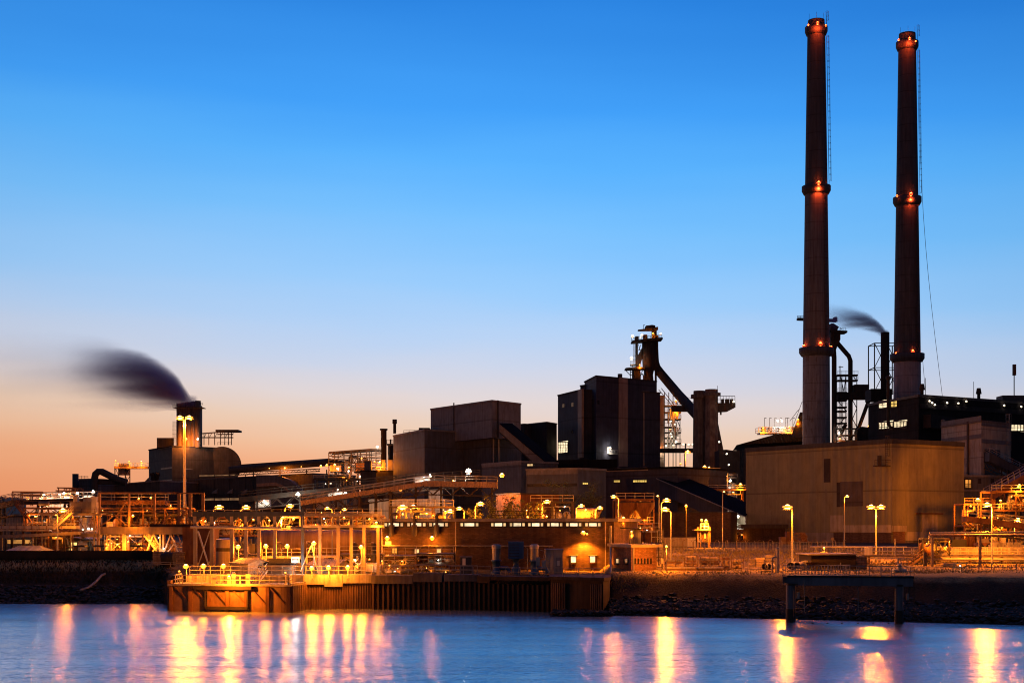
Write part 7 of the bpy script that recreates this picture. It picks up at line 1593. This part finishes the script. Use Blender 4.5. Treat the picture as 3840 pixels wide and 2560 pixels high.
def right_yard():
    d = 190; t = thing('bunker','flat roofed dark bunker with a pale roof edge near the jetty','bunker',(X(3125,d),d,4.8)); MB().box(X(3042,d),X(3210,d),d,d+8,4.5,Zp(2080,d)).build('wall','brick_black',t); MB().box(X(3030,d),X(3213,d),d-.3,d+8.3,Zp(2080,d)+.003,Zp(2075,d)).build('roof','trim',t); MB().box(X(3150,d),X(3154,d),d-.08,d-.003,Zp(2117,d),Zp(2108,d)).build('vent','galvanised',t)
    MB().box(X(3210,d)+.005,X(3255,d),d+.5,d+8,4.5,Zp(2084,d)).build('side_wall','brick_pale',t)
    d = 203; z = Zp(2080,d); t = thing('footbridge','brightly lit railed footbridge running off the right edge','footbridge',(X(3500,d),d,z))
    MB().box(X(3205,d),X(4000,d),d,d+2.2,z-.25,z).build('deck','column_pale',t); MB().rail([(X(3205,d),d-.05,z),(X(4000,d),d-.05,z)],1.05,1.15,.07,4).build('handrail','steel_pale',t); MB().rail([(X(3205,d),d+2.2,z),(X(4000,d),d+2.2,z)],1.05,1.5,.07,3).build('handrail','steel_pale',t)
    MB().tube([P(3365,2095,d),P(4000,2098,d)],.2,10).build('pipe','steel_pale',t)
    for px in (3262,3505,3640,3760): MB().bar((X(px,d),d+.4,4.9),(X(px,d),d+.4,z-.25),.22).build('column','rust_pale',t)
    MB().box(X(3242,d),X(3269,d),d-.4,d+.5,z,Zp(2051,d)).build('cabinet','white_paint',t); MB().bar(P(3357,2084,d-.3),P(3357,2018,d-.3),.12).build('post','steel_pale',t)
    MB().rail([P(3150,2078,d),P(3240,2078,d)],1.0,1.2,.07,2).build('handrail','steel_pale',t)
    t = thing('footbridge_stairs','open stair descending from the footbridge to the yard','stairs',(X(3430,200),200,4.9)); MB().stairs((X(3398,200.5),200.5,5.0),(X(3458,201.5),201.5,z),1.0).build('flight','rust_pale',t)
    d = 198; t = thing('pipe_bridge','pipe bridge on square posts along the right yard','pipe bridge',(X(3600,d),d,5))
    for px in (3496,3675,3850): MB().box(X(px,d)-.16,X(px,d)+.16,d-.16,d+.16,4.8,Zp(2007,d)).build('post','column_pale',t)
    MB().tube([P(3486,1997,d),P(4000,1994,d)],.14,10).build('pipe','pipe_pale',t); MB().tube([P(3490,2004,d+.5),P(4000,2004,d+.5)],.12,10).build('pipe','pipe_pale',t); MB().bar(P(3486,2008,d+.2),P(4000,2008,d+.2),.2).build('beam','rust_pale',t)
    MB().tube([P(3489,1997,d),P(3486,2003,d),P(3486,2040,d),P(3480,2046,d),P(3470,2048,d)],.12,8).build('pipe','pipe_pale',t)
    MB().box(X(3463,d),X(3475,d),d-.2,d+.25,4.8,Zp(2070,d)).build('pillar','concrete_dark',t)
    machinery('valve_rack','knot of valves where the pipe bridge turns down','valve rack',3462,3560,201,Zp(2080,203),2020,5,101,'steel_dark','pipe_pale',2,(),1,rails=False)
    r = random.Random(8); d = 207
    for i,(a,b,y1,lab) in enumerate(((3528,3565,2052,'short pale slab stack left on the footbridge'),(3566,3720,2054,'long stack of concrete panels behind the footbridge rail'),(3722,3900,2052,'right hand stack of concrete panels at the frame edge'))):
        t = thing('panel_stack',lab,'panel stack',(X((a+b)/2,d),d,5.6),'concrete panels behind the footbridge'); z0 = 5.6; zt = Zp(y1,d)
        for k in range(5): MB().box(X(a,d)+r.uniform(0,.1),X(b,d)-r.uniform(0,.1),d,d+1.5,z0+(zt-z0)*k/5+.02,z0+(zt-z0)*(k+.9)/5).build('panel','concrete',t)
    d = 212
    for i in range(9):
        a = 3715+(i%5)*27; y = 2050-(i//5)*9; t = thing('concrete_block',['block at the left end of the lower row','second block of the lower row','middle block of the lower row','fourth block of the lower row','block at the right end of the lower row','left block of the upper row','second block of the upper row','third block of the upper row','right block of the upper row'][i]+' beyond the footbridge','concrete block',P(a+12,y,d),'concrete blocks beyond the footbridge'); MB().box(X(a+(6 if i>4 else 0),d),X(a+25+(6 if i>4 else 0),d),d,d+1,Zp(y,d),Zp(y-8.4,d)).build('block','concrete',t)
    d = 214; t = thing('skip','black tub shaped skip on the panels beyond the footbridge','skip',P(3595,2048,d)); MB().hex8([P(3563,2048,d),P(3625,2048,d),P(3625,2048,d+2.5),P(3563,2048,d+2.5),P(3574,2021,d),P(3625,2022,d),P(3625,2022,d+2.5),P(3574,2021,d+2.5)]).build('tub','black_paint',t); MB().box(X(3562,d),X(3628,d),d-.1,d+2.6,Zp(2050,d),Zp(2048.1,d)).build('skids','steel_dark',t)
    t = thing('loader','small yellow loader with a raised arm beyond the footbridge','loader',P(3700,2048,216)); d = 216; MB().hex8([P(3668,2034,d),P(3712,2034,d),P(3712,2034,d+2),P(3668,2034,d+2),P(3670,2018,d),P(3706,2018,d),P(3706,2018,d+2),P(3670,2018,d+2)]).build('cab','column_pale',t); MB().bar(P(3712,2020,d),P(3760,2044,d),.3).build('arm','column_pale',t); MB().box(X(3668,d),X(3722,d),d-.1,d+2.1,Zp(2045,d),Zp(2034.2,d)).build('chassis','rust',t)
    for px in (3678,3710): a = P(px,2046,d-.15); MB().tube([a,a+Vector((0,.3,0))],.38,16).build('wheel','rubber',t)
    # under the footbridge: bench, frames
    d = 196; t = thing('timber_stack','boards on a low trestle under the footbridge','timber stack',P(3565,2140,d),'timber stacks in the yard'); z = Zp(2122,d); MB().box(X(3535,d),X(3590,d),d,d+1,z,z+.25).build('board','timber',t); MB().box(X(3540,d),X(3586,d),d,d+1,z+.26,z+.42).build('board','timber',t)
    for px in (3545,3570): MB().bar((X(px,d),d+.5,5),(X(px,d),d+.5,z),.12).build('trestle','rust_pale',t)
    t = thing('yard_wall','dark backdrop wall under the footbridge','wall',(X(3650,206),206,5)); MB().box(X(3420,208),X(4050,208),207.2,207.6,4.5,Zp(2086,207.4)).build('wall','brick_black',t)  # dark backdrop filling the gap below the deck
    d = 187; t = thing('railing','thin railing along the dark river wall at the right','railing',(X(3700,d),d,4.9)); MB().rail([(X(3576,d),d,4.95),(X(4000,d),d,4.95)],.95,1.7,.06,2).build('rail','column_pale',t)
    g = MB(); g.bar(P(3628,2164,186),P(3620,2134,186),.12); g.bar(P(3650,2164,186),P(3641,2134,186),.12); t = thing('boarding_ladder','pale leaning handrails of a boarding ladder','ladder',P(3638,2164,186)); g.build('stiles','steel_pale',t)
    t = thing('work_lamp','tiny cold lamp on a thin post at the river wall','work lamp',(X(3601,186),186,4.9)); MB().bar((X(3599,186),186,4.4),(X(3599,186),186,Zp(2126,186)),.05).build('post','steel_dark',t); lamp(t,P(3601,2124,186),'w','bulkhead',25,.55)
    t = thing('electrical_cabinet','low green cabinet standing by the river wall railing','cabinet',(X(3710,190),190,4.9)); MB().box(X(3692,190),X(3727,190),190,191,4.8,Zp(2133,190)).build('housing','steel_blue',t); MB().box(X(3731,190),X(3739,190),190,190.6,4.8,Zp(2138,190)).build('pedestal','white_paint',t)
    # dark river wall
    d = 177; t = thing('river_wall','black river wall at the right edge above the stones','river wall',(X(3750,d),d,1)); MB().slab([(X(4200,d),4.55),(X(3546,d),4.55),(X(3550,d),4.0),(X(3520,d),2.6),(X(3478,d),.9),(X(3478,d),-.5),(X(4200,d),-.5)],d-4.5,d-3.6).build('wall','concrete_black',t) if 0 else MB().slab([(X(4200,173),Zp(2166,173)),(X(3546,173),Zp(2166,173)),(X(3550,173),Zp(2178,173)),(X(3530,173),Zp(2222,173)),(X(3482,173),Zp(2272,173)),(X(4200,173),Zp(2276,173))],170.5,182).build('wall','concrete_black',t)
    # works behind at the far right
    machinery('process_rig','glowing pipe rig at the right edge above the footbridge','process rig',3718,3900,262,6.8,1842,5,103,'rust','pipe_pale',6,[(3823,1824,'o',1200,1.3),(3818,1831,'o',900,1.2),(3752,1882,'o',500,1.3),(3744,1966,'o',1300,1.4)],3,k_=1.3)
    machinery('process_rig','dim low rig between the great shed and the right street lamp','process rig',3616,3720,268,6.8,1890,4,105,'rust','rust_pale',6,[(3640,1900,'a',150,.9)],2,k_=1.3)
    street_lamp(3817,1956,240,6.6,'street lamp low at the right edge over the conveyor end',(1,),6000,s=1.3,arm=.2)
    gallery('ore_conveyor','rusty conveyor descending to the right behind the pipe bridge','ore conveyor',(3616,1955,232),(3950,1998,226),2.2,.9,'rust',None,(3700,3790),6.6,'long ore conveyors')
def shed_flood():
    p = P(3667,1884,258); t = thing('flood_lamp','floodlight on a mast lighting the right face of the great shed','flood lamp',(p.x,p.y,6.8))
    MB().tube([(p.x,p.y+.3,6.6),(p.x,p.y+.3,p.z)],[.16,.09],8).build('post','galvanised',t)
    h = lamp(t,p,'o','bulkhead',0,2.4)
    l = bpy.data.lights.new('lamp_light','SPOT'); l.energy = 33000*LP; l.color = COLS['o']; l.spot_size = R(50); l.spot_blend = .7; l.shadow_soft_size = .4
    o = bpy.data.objects.new('lamp_light',l); C.objects.link(o); o.parent = t; q = p+Vector((0,.7,0)); o.location = q-t.location
    o.rotation_euler = (Vector((96,308,17))-q).to_track_quat('-Z','Y').to_euler()
shed_flood()
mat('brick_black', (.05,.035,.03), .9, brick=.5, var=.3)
right_yard()
def jetty():
    A = Vector((X(2952,159),159,0)); B = Vector((X(3428,155.5),155.5,0)); zt = 5.25; t = thing('jetty','small steel jetty on two thick tubular piles in the water','jetty',((A+B)/2).xy.to_3d())
    n = Vector((0,3,0)); g = MB(); g.prism([(A.x,A.y),(B.x,B.y),(B.x,B.y+3),(A.x,A.y+3)],zt-.2,zt); g.build('deck','steel_dark',t)
    a = A+Vector((0,.35,zt-.65)); b = B+Vector((0,.35,zt-.65)); MB().bar(a,b,.45,.9).build('main_beam','steel_bluegrey',t); MB().bar(a+Vector((0,2.2,0)),b+Vector((0,2.2,0)),.45,.9).build('main_beam','steel_bluegrey',t)
    for px,d in ((2975,158.4),(3386,155.6)):
        x = X(px,d)
        for dx,dy in ((-.22,.9),(.22,2.2)):
            MB().lathe(x+dx,d+dy,[(.42,1.5),(.42,zt-1.1)],22).build('pile','steel_bluegrey',t); MB().lathe(x+dx,d+dy,[(.43,-3),(.45,1.3),(.425,1.5)],22).build('pile_foot','rust_wet',t)
        MB().box(x-.55,x+.55,d+.3,d+2.8,zt-1.1,zt-.9).build('pile_cap','steel_dark',t)
        MB().box(x+.5,x+.75,d+.3,d+.7,zt-2.6,zt-1.9).build('junction_box','steel_grey',t)
    MB().rail([A+Vector((6.8,0,zt)),B+Vector((0,0,zt))],1.05,1.25,.055,3).build('handrail','steel_grey',t); MB().rail([A+Vector((.1,2.9,zt)),B+Vector((0,2.9,zt))],1.05,1.4,.05,2).build('handrail','steel_grey',t); MB().rail([B+Vector((0,0,zt)),B+Vector((0,2.9,zt))],1.05,1.4,.055,3).build('handrail','steel_grey',t)
    for px in (3016,3218): p = X(px,157.5); MB().tube([(p,157.6,zt-.4),(p+.03,157.6,1.2)],.035,5).build('mooring_line','galvanised',t)
    x = X(3418,156); MB().ladder((x,156,.4),(x,156,zt),.55,False).build('ladder','steel_dark',t)
    t = thing('gangway','bright railed gangway leading onto the jetty','gangway',Vector((X(3060,165),165,zt)))
    G0 = Vector((X(2935,172),172,4.85)); G1 = Vector((X(3185,160.5),160.5,zt)); G2 = Vector((X(2930,166),166,4.9))
    for s_ in (0,1.5): MB().rail([G0+Vector((s_,.3*s_,0)),G1+Vector((s_*.3,s_,0))],1.1,.62,.06,3).build('handrail','steel_pale',t)
    g = MB(); g.loft([G0+Vector((0,0,-.2)),G0+Vector((1.5,.5,-.2)),G0+Vector((1.5,.5,0)),G0],[G1+Vector((0,0,-.2)),G1+Vector((.5,1.5,-.2)),G1+Vector((.5,1.5,0)),G1]); g.build('deck','steel_pale',t)
    t = thing('davit','small white crane davit with a bin at the shore end of the jetty','davit',(X(3375,180),180,4.9)); d = 180; MB().bar((X(3367,d),d,4.7),(X(3367,d),d,Zp(2090,d)),.14).build('post','steel_pale',t); MB().bar(P(3374,2088,d),P(3382,2122,d),.12).build('arm','steel_pale',t); MB().box(X(3352,d),X(3402,d),d,d+.8,4.7,Zp(2132,d)).build('bin','white_paint',t); MB().lathe(X(3372,d),d-.2,[(.3,Zp(2136,d)),(.3,Zp(2116,d)),(.1,Zp(2112,d))],12).build('drum','steel_pale',t)
    for i,px in enumerate((3047,3103,3157,3218,3275,3332,3365)):
        t = MB().lathe(X(px,157),157,[(.01,-.2),(.1,-.1),(.13,0),(.1,.1),(.01,.14)],10).build('float','rubber',label='small black float on the water between the jetty piles',category='float',group='floats between the jetty piles')
    # revetment stair + slab ladder on the bank
    t = thing('bank_stairs','narrow wooden steps let into the bank under the jetty','stairs',(X(3180,168),168,1)); MB().stairs((X(3165,168),168,1.0),(X(3195,174),174,3.7),.8).build('flight','timber_dark',t)
    t = thing('bank_slabs','pale slab steps lying askew on the bank left of the jetty','stairs',P(2825,2260,172)); k = 8
    for i in range(k): p = P(2792+i*8.5,2276-i*5,172.5+i*.6); MB().box(p.x-.22,p.x+.22,p.y-.12,p.y+.25,p.z-.05,p.z+.08).build('slab','steel_blue',t)
mat('steel_bluegrey', (.17,.18,.21), .55, .15, var=.3)
mat('rust_wet', (.035,.025,.022), .5, bump=.4)
jetty()
